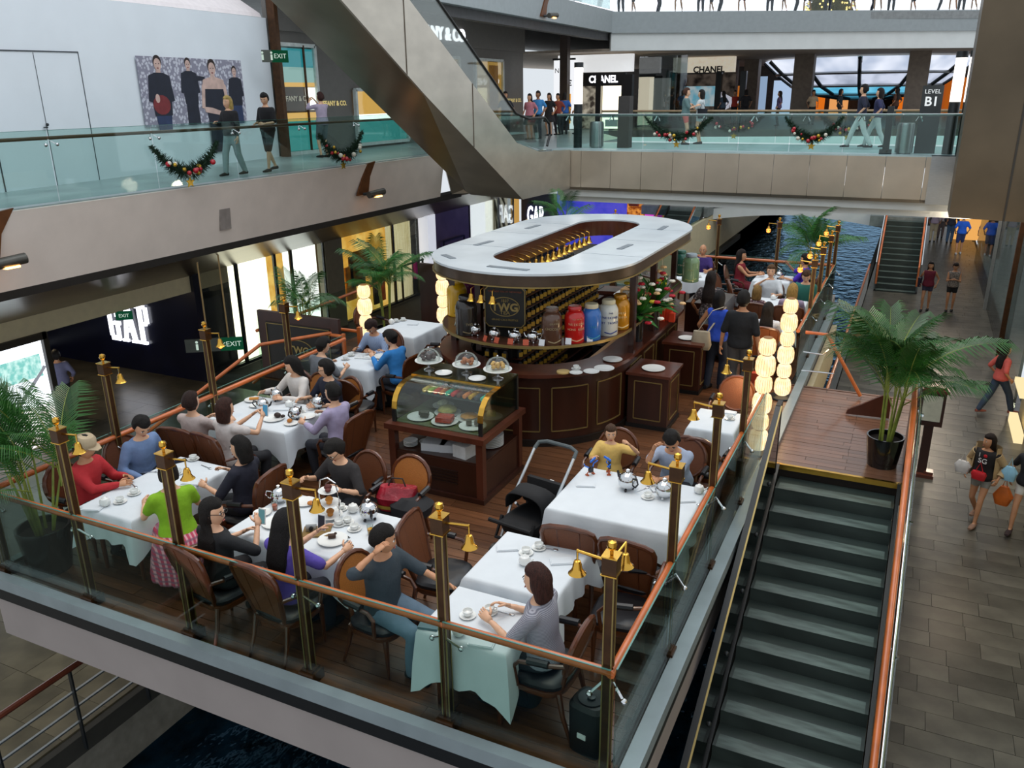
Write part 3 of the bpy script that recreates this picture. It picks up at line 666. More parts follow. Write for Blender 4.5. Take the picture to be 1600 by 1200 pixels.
# counter
ring(MB(), stadium(1.40), stadium(1.30), .08, 1.03).build('counter_front', MAHOG, kk, 30)
ring(MB(), stadium(1.43), stadium(1.28), 0, .1).build('plinth', mat('black plinth', '17100c', .5), kk, 30)
ring(MB(), stadium(1.49), stadium(1.02), 1.03, 1.08).build('countertop', MAHOG_L, kk, 30)
ring(MB(), stadium(1.04), stadium(1.0), .1, 1.03).build('counter_back', MAHOG, kk, 30)
ring(MB(), stadium(.99), stadium(.03), -.0, .02).build('duckboard', BLACK, kk, 30)
# gold framed panels around the front of the counter
def frame_on(fn, u0, u1, z0, z1, n=6, w=.014):
    m = MB(); P = lambda u, z: Vector((*fn(u), z))
    us = [u0 + (u1 - u0) * i / n for i in range(n + 1)]
    for z in (z0, z1):
        for a, b in zip(us, us[1:]): m.bar(P(a, z), P(b, z), w, w)
    m.bar(P(u0, z0), P(u0, z1), w); m.bar(P(u1, z0), P(u1, z1), w); return m
arc = lambda u: (KX + 1.405 * math.cos(u), KY0 + 1.405 * math.sin(u))
for k in range(6):
    a0 = math.pi + .12 + k * .5; frame_on(arc, a0, a0 + .38, .22, .86).build('inlay_frame', GOLD_LINE, kk, 0)
for k in range(4):
    y0 = 11.2 + k * .68
    frame_on(lambda u: (KX + 1.405, u), y0, y0 + .52, .22, .86, 1).build('inlay_frame', GOLD_LINE, kk, 0)
# ring shelf for canisters
shf = ring(MB(), stadium(1.42), stadium(1.05), 1.43, 1.46).build('ring_shelf', MAHOG_L, kk, 30)
ring(MB(), stadium(1.435), stadium(1.42), 1.425, 1.465).build('shelf_edge', GOLD_LINE, shf, 30)
# core rack holding rows of tins
ck = MB().box((-5.22, 12.2, 1.05), (.42, 3.6, 2.1)).build('core', mat('rack black', '0d0b09', .8), kk, 0)
for r in range(11): MB().box((-4.94, 12.2, .28 + r * .178), (.16, 3.6, .014)).build('rack_shelf', MAHOG, kk, 0)
TIN = mat('black tea tin', '0c0c10', .5, var=.2); TLAB = mat('yellow tin label', 'c79a2e', .5, var=.15)
tm = MB(); tm.lathe([(.042, 0), (.042, .085), (.03, .1), (.03, .125), (.0, .128)], 10); tm.box((.041, 0, .05), (.008, .062, .066), 0, 1)
tin_me = tm.mesh('tea_tin', [TIN, TLAB], 40)
rnd = random.Random(4)
for r in range(11):
    for c in range(23):
        y = 10.5 + c * .148
        if (r < 4 and c > 12) or (r > 9 and c > 14): continue
        o = inst('tea_tin', tin_me, None, (-4.93, y, .287 + r * .178), (0, 0, -.55 + rnd.uniform(-.15, .15)))
        row = ['bottom', 'second', 'third', 'fourth', 'fifth', 'sixth', 'seventh', 'eighth', 'ninth', 'tenth', 'top'][r]
        tag(o, 'black tea tin, %s kiosk rack shelf, %s from the sign end' % (row, ORD[c]), 'tin', 'tea tins on the kiosk rack')
# tins on the front end of the core below the sign
for r in range(6):
    for c in range(3):
        o = inst('tea_tin', tin_me, None, (-5.36 + c * .14, 10.33, .3 + r * .178), (0, 0, R_(-90)))
        tag(o, 'black tea tin on the narrow rack under the kiosk sign, %s row, %s' % (ORD[r], ('left', 'middle', 'right')[c]), 'tin', 'tea tins under the kiosk sign')
for r in range(6): MB().box((-5.22, 10.33, .285 + r * .178), (.44, .14, .014)).build('rack_shelf', MAHOG, kk, 0)
# sign
sg = thing('tea_sign', 'black octagonal tea sign with gold oval and lettering hanging at the kiosk front', 'sign', (-4.98, 10.14, 1.84), R_(10))
oc = [(-.30, -.24), (-.24, -.30), (.24, -.30), (.30, -.24), (.30, .24), (.24, .30), (-.24, .30), (-.30, .24)]
MB().slab([(x, 0, z) for x, z in oc], (0, .03, 0)).build('board', mat('sign black', '1d1c1a', .5), sg, 0)
m = MB()
for i in range(8):
    a, b = oc[i], oc[(i + 1) % 8]; m.bar((a[0] * .97, -.004, a[1] * .97), (b[0] * .97, -.004, b[1] * .97), .014)
m.build('border', GOLD_LINE, sg, 0)
m = MB(); N_ = 32
for i in range(N_):
    a, b = 2 * math.pi * i / N_, 2 * math.pi * (i + 1) / N_; m.bar((.21 * math.cos(a), -.004, .135 * math.sin(a) + .0), (.21 * math.cos(b), -.004, .135 * math.sin(b)), .011)
m.build('oval', GOLD_LINE, sg, 0)
GT = mat('sign gold letters', 'a08a52', .45, metal=.2)
text('TWG', .155, GT, sg, (0, -.006, -.01), (R_(90), 0, 0), bold=.006, sx=1.05)
text('1837', .06, GT, sg, (0, -.006, .085), (R_(90), 0, 0)); text('TEA', .07, GT, sg, (0, -.006, -.088), (R_(90), 0, 0), sx=1.2)
text('GRAND CRUS PRESTIGE', .036, GT, sg, (0, -.006, -.19), (R_(90), 0, 0), sx=1.0)
text('THE FINEST TEAS OF THE WORLD', .032, mat('sign red letters', 'a5604a', .6), sg, (0, -.006, .215), (R_(90), 0, 0)); 
m = MB()
for x in (-.2, .2): m.bar((x, .01, .3), (x, .01, .44), .012)
m.build('hanger', GOLD_LINE, sg, 0)
# little brass bells on the rim above the sign, and the long row inside the canopy opening
def make_bell():
    t = thing('brass_bell_lamp', '', 'lamp'); b = bell_mb((0, 0, -.13)).build('bell', GOLD, t)
    MB().tube([(0, 0, -.03), (0, 0, .03), (0, .06, .05)], .006, 6).build('hook', GOLD, t); MB().ell((0, 0, -.125), .018, 8, 6).build('bulb', BULB, b); return t
bellm = Maker(make_bell)
for i, an in enumerate((4.48, 4.58, 4.69)):
    bellm((KX + 1.58 * math.cos(an + .05), KY0 + 1.58 * math.sin(an + .05), 2.2), an + 1.57, ['left', 'middle', 'right'][i] + ' one of three brass bell lamps on the rim over the kiosk sign', 'bell lamps over the kiosk sign')
for i in range(15):
    b = bellm((KX - .34, 10.75 + i * .235, 2.26), R_(90), 'brass bell lamp in the canopy opening, %s from the front' % ORD[i], 'bell lamps inside the canopy opening')
    b.scale = (1.15, 1.15, 1.15); MB().bar((0, .05, .05), (0, .22, .08), .012).build('bracket', GOLD, b, 0)
# tea canisters with printed names
def canister(x, y, z, r, h, m, label, words, tm_, extra=None, rz=0.0):
    t = thing('tea_canister', label, 'canister', (x, y, z), rz, 'big tea canisters on the ring shelf')
    MB().lathe([(r * .94, 0), (r, .01), (r, h * .68), (r * .97, h * .74), (r * .8, h * .84), (r * .62, h * .88)], 24).build('body', m, t)
    MB().lathe([(r * .66, h * .88), (r * .68, h * .9), (r * .68, h * .97), (r * .6, h), (0, h * 1.0)], 20).build('lid', extra or m, t)
    # curved lettering: one letter object per word row bent round the body
    for i, (wd, zz, sz) in enumerate(words):
        n = len(wd); step = min(.17, 1.9 / max(n, 1)) * (sz / (r * .3)) * .5
        for j, ch in enumerate(wd):
            if ch == ' ': continue
            a = -math.pi / 2 + (j - (n - 1) / 2) * sz * .72 / r
            text(ch, sz, tm_, t, (r * 1.015 * math.cos(a), r * 1.015 * math.sin(a), h * zz), (R_(90), 0, a + math.pi / 2), 'letter', .002)
    m2 = MB()
    for k in range(7):
        a = -math.pi / 2 + (k - 3) * .2; a2 = a + .2
        m2.bar((r * 1.01 * math.cos(a), r * 1.01 * math.sin(a), h * (.08 + .015 * abs(k - 3))), (r * 1.01 * math.cos(a2), r * 1.01 * math.sin(a2), h * (.08 + .015 * abs(k - 2))), .012)
    m2.build('printed_band', tm_, t, 0); return t
def wproj(p): d = Vector(p) - EYE; q = -d.dot(RZ); return 800 + FPX * d.dot(RX) / q
def shelf_ang(px, r=1.27, z=1.46):
    best = min((abs(wproj((KX + r * math.cos(a), KY0 + r * math.sin(a), z)) - px), a) for a in [math.pi + math.pi * 1.15 * i / 600 for i in range(600)]); return best[1]
def shelf_pt(px, py): p = at(px, py, 1.46); return p.x, p.y
CW = mat('cream print', 'd9cfae', .6); 
def cm(n, h, met=.0): return mat('canister ' + n, h, .25, metal=met, var=.08, coat=.5)
C_ = [((862, 530), cm('brown', '5a3d2e'), 'brown tea canister leftmost of the five on the right of the shelf', [('GRAND', .6, .035), ('CHOCOLAT', .46, .045)], mat('dull print', '9c8b6a', .6)),
      ((896, 528), cm('red', 'c21a17'), 'bright red tea canister with gold print on the kiosk shelf', [('TEA WITH', .68, .022), ('WEEKEND', .54, .045), ('HONG KONG', .4, .04)], mat('red can print', 'd8a27c', .6)),
      ((922, 520), cm('blue', '2f6fc0'), 'sky blue tea canister between the red and the white one', [('TEA', .4, .04)], mat('blue can print', '3f8fa8', .6)),
      ((948, 512), cm('white', 'd9d9cf'), 'white tea canister with blue lettering and curved blue stripe', [('TWG', .66, .03), ('WEEKEND', .53, .045), ('ST TROPEZ', .38, .04)], mat('white can print', '23357e', .6)),
      ((966, 506), cm('amber', 'c98a17', .2), 'amber gold tea canister rightmost on the kiosk front', [('WEEK', .5, .04), ('VENICE', .38, .035)], mat('amber can print', 'e8d39a', .6)),
      ((697, 505), cm('magenta', '8f2b74'), 'magenta tea canister with cream lid at the left end of the shelf', [('TEA', .4, .04)], CW),
      ((708, 512), cm('yellow', 'd8a615'), 'yellow tea canister at the left end of the kiosk shelf', [('TEA', .4, .05)], mat('yellow can print', '6b4a10', .6)),
      ((726, 518), cm('dark', '1c1716'), 'black tea canister next to the yellow one on the kiosk shelf', [('TWG', .3, .05)], mat('dark can print', '8a7a58', .6))]
for (pp, m, lab, words, tm_) in C_:
    an = shelf_ang({'magenta': 717, 'yellow': 717, 'black': 731}.get(lab.split()[0], pp[0]), 1.25) - (.3 if 'magenta' in lab else 0); x, y = KX + 1.27 * math.cos(an), KY0 + 1.27 * math.sin(an)
    big = 1.0 if lab.split()[0] not in ('magenta', 'yellow', 'black') else 1.12
    canister(x, y, 1.46, .138 * big, .5 * big, m, lab, words, tm_, CW if 'magenta' in lab or 'white' in lab else None, math.atan2(-x, y) + .25)
GRN = cm('green', '7c9a72'); 
canister(-3.42, 14.5, 1.46, .15, .5, GRN, 'tall pale green tea canister under the back of the canopy', [('TEA', .45, .04)], mat('green can print', 'b9c07a', .6), cm('greylid', '9aa9b4'), .2)
canister(-3.72, 14.95, 1.46, .13, .46, cm('dgreen', '2f6a58'), 'dark green tea canister behind the pale green one', [('TEA', .45, .04)], CW, None, .2)
# silver teapots on the ring shelf
def teapot_mb(ball=True):
    b = MB(); b.lathe([(.0, .015), (.045, .018), (.075, .05), (.085, .09), (.075, .13), (.05, .155), (.02, .165), (.016, .18), (.02, .192), (.0, .2)], 16, cap=False); return b
def make_pot(hm):
    t = thing('teapot', '', 'teapot'); teapot_mb().build('body', CHROME, t)
    MB().tube([(.07, 0, .07), (.11, 0, .09), (.13, 0, .135)], [.02, .014, .009], 8).build('spout', CHROME if hm is None else hm, t)
    MB().tube([(-.07, 0, .13), (-.115, 0, .14), (-.13, 0, .1), (-.1, 0, .06), (-.07, 0, .06)], .008, 6).build('handle', hm or CHROME, t)
    for a in (0, 2.1, 4.2): MB().ell((.05 * math.cos(a), .05 * math.sin(a), .012), .013, 8, 6).build('foot', hm or CHROME, t)
    return t
potm = Maker(lambda: make_pot(None)); potb = Maker(lambda: make_pot(LEATHER))
ordn = ['first', 'second', 'third', 'fourth', 'fifth']
for i, px in enumerate((750, 768, 790, 812, 834)):
    p = at(px, (512, 518, 523, 527, 530)[i], 1.46); dx, dy = p.x - KX, p.y - KY0; k = 1.24 / math.hypot(dx, dy)
    potm((KX + dx * k, KY0 + dy * k, 1.46), 1.2 + i * .5, ordn[i] + ' silver teapot from the left on the kiosk shelf under the sign', 'silver teapots on the kiosk shelf')
for i, px in enumerate((748, 774, 799, 823)):
    p = at(px, 536, 1.46); dx, dy = p.x - KX, p.y - KY0; k = 1.36 / math.hypot(dx, dy)
    o = MB().slab([(-.04, 0, 0), (.04, 0, 0), (.04, .025, .07), (-.04, .025, .07)], (0, .01, 0)).build('price_card', mat('orange card', 'c8593a', .6), None, 0)
    o.location = (KX + dx * k, KY0 + dy * k, 1.461); o.rotation_euler = (0, 0, .3 * (i - 2)); tag(o, ['first', 'second', 'third', 'fourth'][i] + ' small orange card from the left between the silver teapots', 'card', 'orange cards on the kiosk shelf')
for i, px in enumerate((845, 879, 908)):
    p = at(px, 534 - i * 3, 1.46); dx, dy = p.x - KX, p.y - KY0; k = 1.38 / math.hypot(dx, dy)
    o = MB().slab([(-.04, 0, 0), (.04, 0, 0), (.04, .025, .08), (-.04, .025, .08)], (0, .01, 0)).build('price_card', mat('white card', 'e9ecf0', .6), None, 0)
    o.location = (KX + dx * k, KY0 + dy * k, 1.461); o.rotation_euler = (0, 0, .2 * i); tag(o, ['left', 'middle', 'right'][i] + ' one of the white cards between the big canisters', 'card', 'white cards on the kiosk shelf')
# inside work top, trays, ice bucket, register
wt = tag(MB().slab([(-3.95, 10.8, .98), (-3.62, 10.8, .98), (-3.62, 13.2, .98), (-3.95, 13.2, .98)], (0, 0, .05)).build('work_top', mat('light wood worktop', 'a98256', .5, var=.15, stretch=(8, 1, 1)), None, 0), 'light wood work top inside the kiosk on the right', 'worktop')
ib = thing('ice_bucket', 'black ice bucket with clear liner standing inside the kiosk', 'bucket', (-4.55, 10.35, .02))
MB().lathe([(.13, 0), (.16, .72), (.17, .75)], 20).build('body', BLACK, ib); MB().lathe([(.16, .75), (.185, .78), (.185, .82), (.17, .83)], 20, cap=False).build('liner', mat('clear liner', 'b8c4c4', .3), ib)
MB().ell((0, 0, .76), (.15, .15, .04)).build('ice', mat('ice', 'dfe6e6', .3), ib)
rg = thing('cash_register', 'black register with printed menus on top behind the canisters', 'register', (-4.0, 13.0, 1.08))
MB().box((0, 0, .2), (.5, .4, .4)).build('body', STEEL_D, rg, 0); MB().box((0, 0, .43), (.55, .42, .02)).build('top', CHINA, rg, 0); MB().box((0, .05, .47), (.4, .3, .06)).build('menus', mat('menu tan', 'c79b62', .6), rg, 0)
# square podiums on the aisle side
def make_pod():
    t = thing('podium', '', 'podium'); MB().box((0, 0, .42), (.6, .66, .78)).build('body', MAHOG, t, 0); MB().box((0, 0, .825), (.66, .72, .04)).build('top', MAHOG_L, t, 0); MB().box((0, 0, .03), (.63, .69, .06)).build('plinth', BLACK, t, 0)
    frame_on(lambda u: (u, -.332), -.2, .2, .14, .72, 1).build('inlay_frame', GOLD_LINE, t, 0); frame_on(lambda u: (.302, u), -.22, .22, .14, .72, 1).build('inlay_frame', GOLD_LINE, t, 0); return t
podm = Maker(make_pod)
podm((-3.1, 11.28, 0), 0, 'square dark wood podium with a white plate, nearest the display cart', 'dark wood podiums beside the kiosk'); podm((-3.05, 13.0, 0), 0, 'square dark wood podium further back beside the kiosk aisle', 'dark wood podiums beside the kiosk')
o = MB().box((-3.2, 15.3, .5), (.7, 1.0, 1.0)).build('service_cabinet', MAHOG, None, 0); tag(o, 'dark wood service cabinet behind the flower vases at the kiosk end', 'cabinet')

# ================================================================== PASTRY CART
ct = thing('pastry_cart', 'wooden pastry cart with curved glass display and brass edges', 'cart', (-4.83, 8.4, 0))
W2, D2 = .66, .56
for sx in (-1, 1):
    for sy in (-1, 1): MB().box((sx * (W2 - .05), sy * (D2 - .05), .4), (.09, .09, .8)).build('leg', MAHOG_L, ct, 0)
MB().box((0, 0, .82), (2 * W2 + .06, 2 * D2 + .06, .07)).build('top', MAHOG_L, ct, 0)
MB().box((0, 0, .5), (2 * W2 - .06, 2 * D2 - .06, .03)).build('shelf', MAHOG, ct, 0)
MB().box((0, 0, .26), (2 * W2 - .05, 2 * D2 - .05, .46)).build('lower_box', MAHOG, ct, 0); MB().box((0, 0, .03), (2 * W2 + .02, 2 * D2 + .02, .06)).build('plinth', MAHOG, ct, 0)
for k in range(5): MB().box((-.06, -D2 + .02, .2 + k * .04), (.72, .02, .016)).build('louver', mat('louver', '241109', .4), ct, 0)
CT = .855                       # curved display
prof = [(-.48, 0), (-.48, .16), (-.465, .25), (-.42, .33), (-.34, .40), (-.24, .44), (-.05, .45), (.12, .45)]
gl_ = MB()
for (a, b) in zip(prof[:-1], prof[1:]): gl_.slab([(-.6, a[0], CT + a[1]), (.6, a[0], CT + a[1]), (.6, b[0], CT + b[1]), (-.6, b[0], CT + b[1])], (0, .004, .004))
gl_.build('curved_glass', GLASS_C, ct, 60)
for sx in (-1, 1):
    MB().slab([(sx * .6, y, CT + z) for y, z in prof] + [(sx * .6, .5, CT + .45), (sx * .6, .5, CT)], (sx * .012, 0, 0)).build('side_glass', glassm('green tint glass', 'dfeadd', .05), ct, 0)
    br = MB()
    for (a, b) in zip(prof[1:-1], prof[2:]): br.slab([(sx * .56, a[0] - .006, CT + a[1] + .006), (sx * .63, a[0] - .006, CT + a[1] + .006), (sx * .63, b[0] - .006, CT + b[1] + .006), (sx * .56, b[0] - .006, CT + b[1] + .006)], (0, .012, -.006))
    br.build('brass_edge', GOLD, ct, 60)
    MB().box((sx * .6, -.48, CT + .08), (.05, .03, .16)).box((sx * .6, .5, CT + .22), (.05, .04, .45)).build('corner_post', BLACK, ct, 0)
tb = MB().box((0, .26, CT + .46), (1.24, .52, .025)).build('display_top', mat('dark glass top', '2b2a18', .12, coat=.5), ct, 0)
MB().box((0, .005, CT + .455), (1.26, .02, .03)).build('top_trim', GOLD, ct, 0)
MB().box((0, .5, CT + .22), (1.2, .02, .44)).build('back_panel', mat('mirror back', '6d705a', .15, metal=.5), ct, 0)
MB().box((0, 0, CT + .003), (1.2, .96, .006)).build('deck', mat('deck green', '59603f', .3), ct, 0)
MB().box((.05, .08, CT + .26), (1.0, .34, .018)).build('glass_shelf', mat('shelf grey', '4d5a54', .25), ct, 0)
KITCH = ct.location
for i, (h_) in enumerate(('e2c15a', '9fbd3a', 'df5232', 'de7a3a', '3fbf96', 'd9403c', '7a4a3a', 'ee8f4a', 'e0a724', '4a4f55', '46bfa0')):
    m = MB(); x = -.40 + i * .082
    for k in range(7): m.lathe([(.0, 0), (.026, .002), (.03, .01), (.026, .016), (.026, .02), (.03, .026), (.026, .034), (0, .036)], 8, (0, 0, 0), 0, False, M=Matrix.Translation((x, -.06 + k * .042, CT + .302)) @ Matrix.Rotation(R_(82), 4, 'X'))
    o = m.build('macaron_row', mat('macaron ' + h_, h_, .7, var=.1), None); o.location = KITCH
    tag(o, 'row of %s macarons in the glass display, %s from the left' % (('yellow', 'lime', 'red', 'orange', 'mint', 'scarlet', 'brown', 'apricot', 'golden', 'grey', 'turquoise')[i], ('first', 'second', 'third', 'fourth', 'fifth', 'sixth', 'seventh', 'eighth', 'ninth', 'tenth', 'last')[i]), 'macarons', 'macaron rows in the display')
PL = [(.17, 0), (.17, .004)]
def plate_me(r, m=CHINA, nm='plate'): return MB().lathe([(0, 0), (r * .6, .002), (r * .7, .006), (r, .018), (r, .022), (r * .68, .01), (0, .006)], 20, cap=False).mesh(nm, m, 40)
PM = {r: plate_me(r) for r in (.07, .09, .11, .14, .17)}
def plate(x, y, z, r, label, grp=None, nm='plate'): return tag(inst(nm, PM[r], None, (x, y, z)), label, 'plate', grp)
def blob(name, label, cat, loc, parts, m, grp=None):
    b = MB()
    for (c, r) in parts:
        if isinstance(r, tuple) and len(r) == 4: b.box(c, r[:3], r[3])
        else: b.ell(c, r, 8, 6)
    o = b.build(name, m, None, 45); o.location = loc; return tag(o, label, cat, grp)
kx, ky = KITCH.x, KITCH.y
cakes = [(-.36, -.26, .17, [((.06, 0, .05), (.1, .08, .06, .3)), ((.0, .02, .05), (.05, .05, .05, 0))], '3a3a26', 'dark cake slices on the left plate'), (0, -.28, .17, [((0, 0, .05), (.2, .16, .06, .2))], 'a5402f', 'red glazed cake on the front plate'),
         (-.12, .0, .17, [((0, 0, .05), (.13, .13, .05))], 'a8a05a', 'green tart in the middle of the display'), (.22, -.05, .17, [((0, 0, .035), (.12, .12, .02))], 'b07a2c', 'flat caramel tart on the round plate'), (.38, -.27, .17, [((-.05, 0, .05), (.07, .06, .06, .5)), ((.05, .03, .05), (.06, .06, .06, .1))], '5a5340', 'brown cake cubes on the right front plate'), (.45, .1, .14, [((0, 0, .05), (.1, .07, .06, .5))], 'cfc27a', 'lemon cake slice at the right of the display'), (-.3, .2, .14, [((0, 0, .04), (.08, .08, .04))], 'd8d6b8', 'white cream cake at the back of the display')]
for (x, y, r, parts, h_, lab) in cakes:
    plate(kx + x, ky + y, CT + .006, r, 'white plate under the ' + lab.split(' on ')[0].split(' in ')[0].split(' at ')[0] + ' inside the glass display', 'plates in the pastry display')
    blob('cake', lab, 'cake', (kx + x, ky + y, CT + .012), parts, mat('cake ' + h_, h_, .6, var=.25, scale=30), 'cakes in the pastry display')
# cake stands with glass domes
def dome_stand(x, y, label, food, h_, seed):
    z = CT + .4725
    t = thing('cake_stand', 'silver footed cake stand under glass dome, ' + label, 'cake stand', (x, y, z), 0, 'domed cake stands on the cart')
    MB().lathe([(.07, 0), (.07, .01), (.02, .03), (.016, .07), (.025, .09), (.03, .1)], 16).build('foot', CHROME, t); MB().lathe([(.03, .1), (.15, .11), (.18, .125), (.18, .13), (0, .118)], 20, cap=False).build('plate', CHINA, t)
    d = MB().lathe([(.15, .13), (.148, .17), (.13, .22), (.1, .255), (.05, .275), (.0, .28)], 20, cap=False).build('dome', GLASS_C, t); MB().ell((0, 0, .292), .014, 8, 6).build('knob', CHROME, d)
    rr = random.Random(seed); b = []
    for k in range(14):
        a = rr.random() * 6.28; q = rr.random() * .085; s_ = .03
        b.append(((q * math.cos(a), q * math.sin(a), .15 + .05 * rr.random()), (s_, s_, s_ * .8)))
    blob('pastries', food, 'pastries', (x, y, z), b, mat('pastry ' + h_, h_, .7, var=.3, scale=20), 'pastries under the glass domes')
dome_stand(kx - .5, ky + .22, 'left one on the cart', 'dark chocolate pastries under the left dome', '4a3a38', 1); dome_stand(kx + .02, ky + .27, 'middle one on the cart', 'orange brown pastries under the middle dome', 'a5623a', 2); dome_stand(kx + .47, ky + .25, 'right one on the cart', 'golden scones under the right dome', 'c79a54', 3)
plate(kx - .24, ky + .14, CT + .4725, .11, 'white plate between the left and middle domes'); plate(kx + .25, ky + .12, CT + .4725, .11, 'white plate between the middle and right domes')
# crockery on the cart's lower shelf
for i in range(4): plate(kx - .45, ky - .38, .516 + i * .018, .09, 'white saucer in the left stack of the cart shelf, %s from below' % ORD[i], 'saucers on the cart shelf')
for i in range(7): plate(kx + .45, ky + .05, .516 + i * .022, .17, 'large white plate in the right stack of the cart shelf, %s from below' % ORD[i], 'plate stack on the cart shelf')
o = MB().box((0, 0, .05), (.3, .22, .1), .2).box((.2, .03, .05), (.24, .2, .1), .3).build('napkin_stack', CLOTH, None, 0); o.location = (kx - .12, ky - .33, .516); tag(o, 'stack of folded white napkins on the cart shelf', 'napkins')
o = MB().lathe([(.05, 0), (.09, .06), (.085, .06), (.045, .005)], 14, cap=False).build('bowl', CHINA, None); o.location = (kx - .27, ky - .3, .516); tag(o, 'small white bowl on the cart shelf', 'bowl')
o = MB().box((0, 0, .08), (.2, .24, .16), -.2).build('paper_bag', mat('white paper', 'd4d6d4', .8), None, 0); o.location = (kx + .32, ky - .36, .516); tag(o, 'white paper bag at the front right of the cart shelf', 'bag')
# ================================================================== SHOPS AND BACKGROUND
def xpanel(name, m, x, y0, y1, z0, z1, th=.06, parent=None): return MB().slab([(x, y0, z0), (x, y1, z0), (x, y1, z1), (x, y0, z1)], (-th, 0, 0)).build(name, m, parent, 0)
def ypanel(name, m, y, x0, x1, z0, z1, th=.06, parent=None): return MB().slab([(x0, y, z0), (x1, y, z0), (x1, y, z1), (x0, y, z1)], (0, th, 0)).build(name, m, parent, 0)
WARMW = glow('warm white shop light', 'fff3d6', 2.6); YEL = glow('yellow shop light', 'f2c469', 1.15, 'd99b3c', 2.0); WHITEW = glow('white shop light', 'fffdf6', 2.2); 
CREAML = glow('cream lit curtain', 'efe0b4', .9, 'd9c58e', 6, (1, 4, .2)); PURP = mat('mauve panel', '5a4a5e', .4, var=.25, scale=1.5); COLM = mat('olive grey column', '6d6652', .6, var=.08)
wl = struct(xpanel('wall_left', mat('lower shop wall', '3b342c', .6), -17.6, 14.9, 36, B2, .6))
def shopwin(y0, y1, m, label, nm='shop_window', z0=B2, z1=.5, frame=True, x=-16.0):
    t = thing(nm, label, 'shop window', (x, y0, z0)); d = y1 - y0; h = z1 - z0
    MB().slab([(-.3, 0, 0), (-.3, d, 0), (-.3, d, h), (-.3, 0, h)], (-.05, 0, 0)).build('lit_back', m, t, 0)
    MB().slab([(0, .03, .05), (0, d - .03, .05), (0, d - .03, h), (0, .03, h)], (-.012, 0, 0)).build('pane', GLASS_C, t, 0)
    if frame:
        f = MB(); 
        for yy in (0, d): f.box((-.02, yy, h / 2), (.06, .05, h))
        f.box((-.02, d / 2, .04), (.06, d, .08)); f.build('frame', STEEL_D, t, 0)
    return t
shopwin(15.0, 16.4, mat('dark glass back', '1a1c26', .2), 'dark glass shop window beside the letters sign wall')
shopwin(16.45, 17.9, WARMW, 'glaring white shop window behind the first bell post row')
shopwin(17.95, 18.6, YEL, 'narrow yellow shop window behind the small palm')
shopwin(18.65, 20.1, WHITEW, 'wide white glowing shop window with slim pole')
struct(MB().box((-16.1, 20.55, -.9), (.3, .85, 2.8)).build('wall_column_1', COLM))
t = shopwin(21.0, 23.9, YEL, 'warm clothes shop window behind the wood panel booth', z1=.5)
for (y, z, wd, h_, c) in ((.6, 1.2, .5, 1.1, 'd98a1e'), (1.0, 1.55, .8, 1.0, '6b4a22'), (2.4, .9, .25, 1.3, 'e0662a'), (2.0, .8, .3, 1.2, '2c2a33')):
    MB().box((-.2, y, z), (.06, wd, h_)).build('display', mat('display ' + c, c, .7, var=.4, scale=4), t, 0)
MB().box((-.15, 1.2, 1.75), (.04, .9, .9)).box((-.12, 1.2, 1.75), (.02, .7, .7)).build('picture', mat('gilt picture', 'b07f2e', .4, var=.5, scale=3), t, 0)
shopwin(23.95, 25.5, CREAML, 'shop window with cream pleated curtain')
o = MB().box((-15.9, 24.9, -1.0), (.06, 1.5, .05)).box((-15.9, 24.2, -1.6), (.06, .05, 1.3)).box((-15.9, 25.6, -1.6), (.06, .05, 1.3)).build('clothes_rail', BLACK, None, 0); tag(o, 'black clothes rail in front of the cream curtain window', 'rail'); struct(o) if False else None
MB().box((-15.9, 25.1, -1.3), (.1, .12, .6)).build('garment', mat('magenta garment', 'b0287e', .8), o, 0)
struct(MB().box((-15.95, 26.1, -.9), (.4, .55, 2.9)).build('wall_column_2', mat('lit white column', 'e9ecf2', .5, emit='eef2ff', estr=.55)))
struct(xpanel('wall_mauve', PURP, -16.0, 26.4, 29.4, B2, .5)); 
o = MB().box((-15.9, 28, -.6), (.05, 1.6, .06)).box((-15.9, 27.2, -1.3), (.05, .05, 1.4)).box((-15.9, 28.8, -1.3), (.05, .05, 1.4)).build('garment_stand', BLACK, None, 0); tag(o, 'black rectangular frame standing before the mauve wall panel', 'frame')
shopwin(29.5, 32.1, WHITEW, 'white glowing shop window right of the mauve panel')
t = shopwin(32.15, 33.6, mat('white stripe base', 'e6e3da', .5, emit='fff6e0', estr=.5), 'shop window with diagonal olive stripes')
cl_ = lambda v: min(max(v, .04), 1.4)
for k in range(5): MB().slab([(-.28, cl_(-.9 + k * .42), 2.7), (-.28, cl_(-.7 + k * .42), 2.7), (-.28, cl_(.1 + k * .42), .9 if k < 4 else 2.0), (-.28, cl_(-.1 + k * .42), .9 if k < 4 else 2.0)], (.03, 0, 0)).build('stripe', mat('olive stripe', '6e6238', .6), t, 0)
struct(xpanel('wall_tan', glow('tan lit', 'd8a85a', .7), -16.1, 33.65, 34.4, B2, .3))
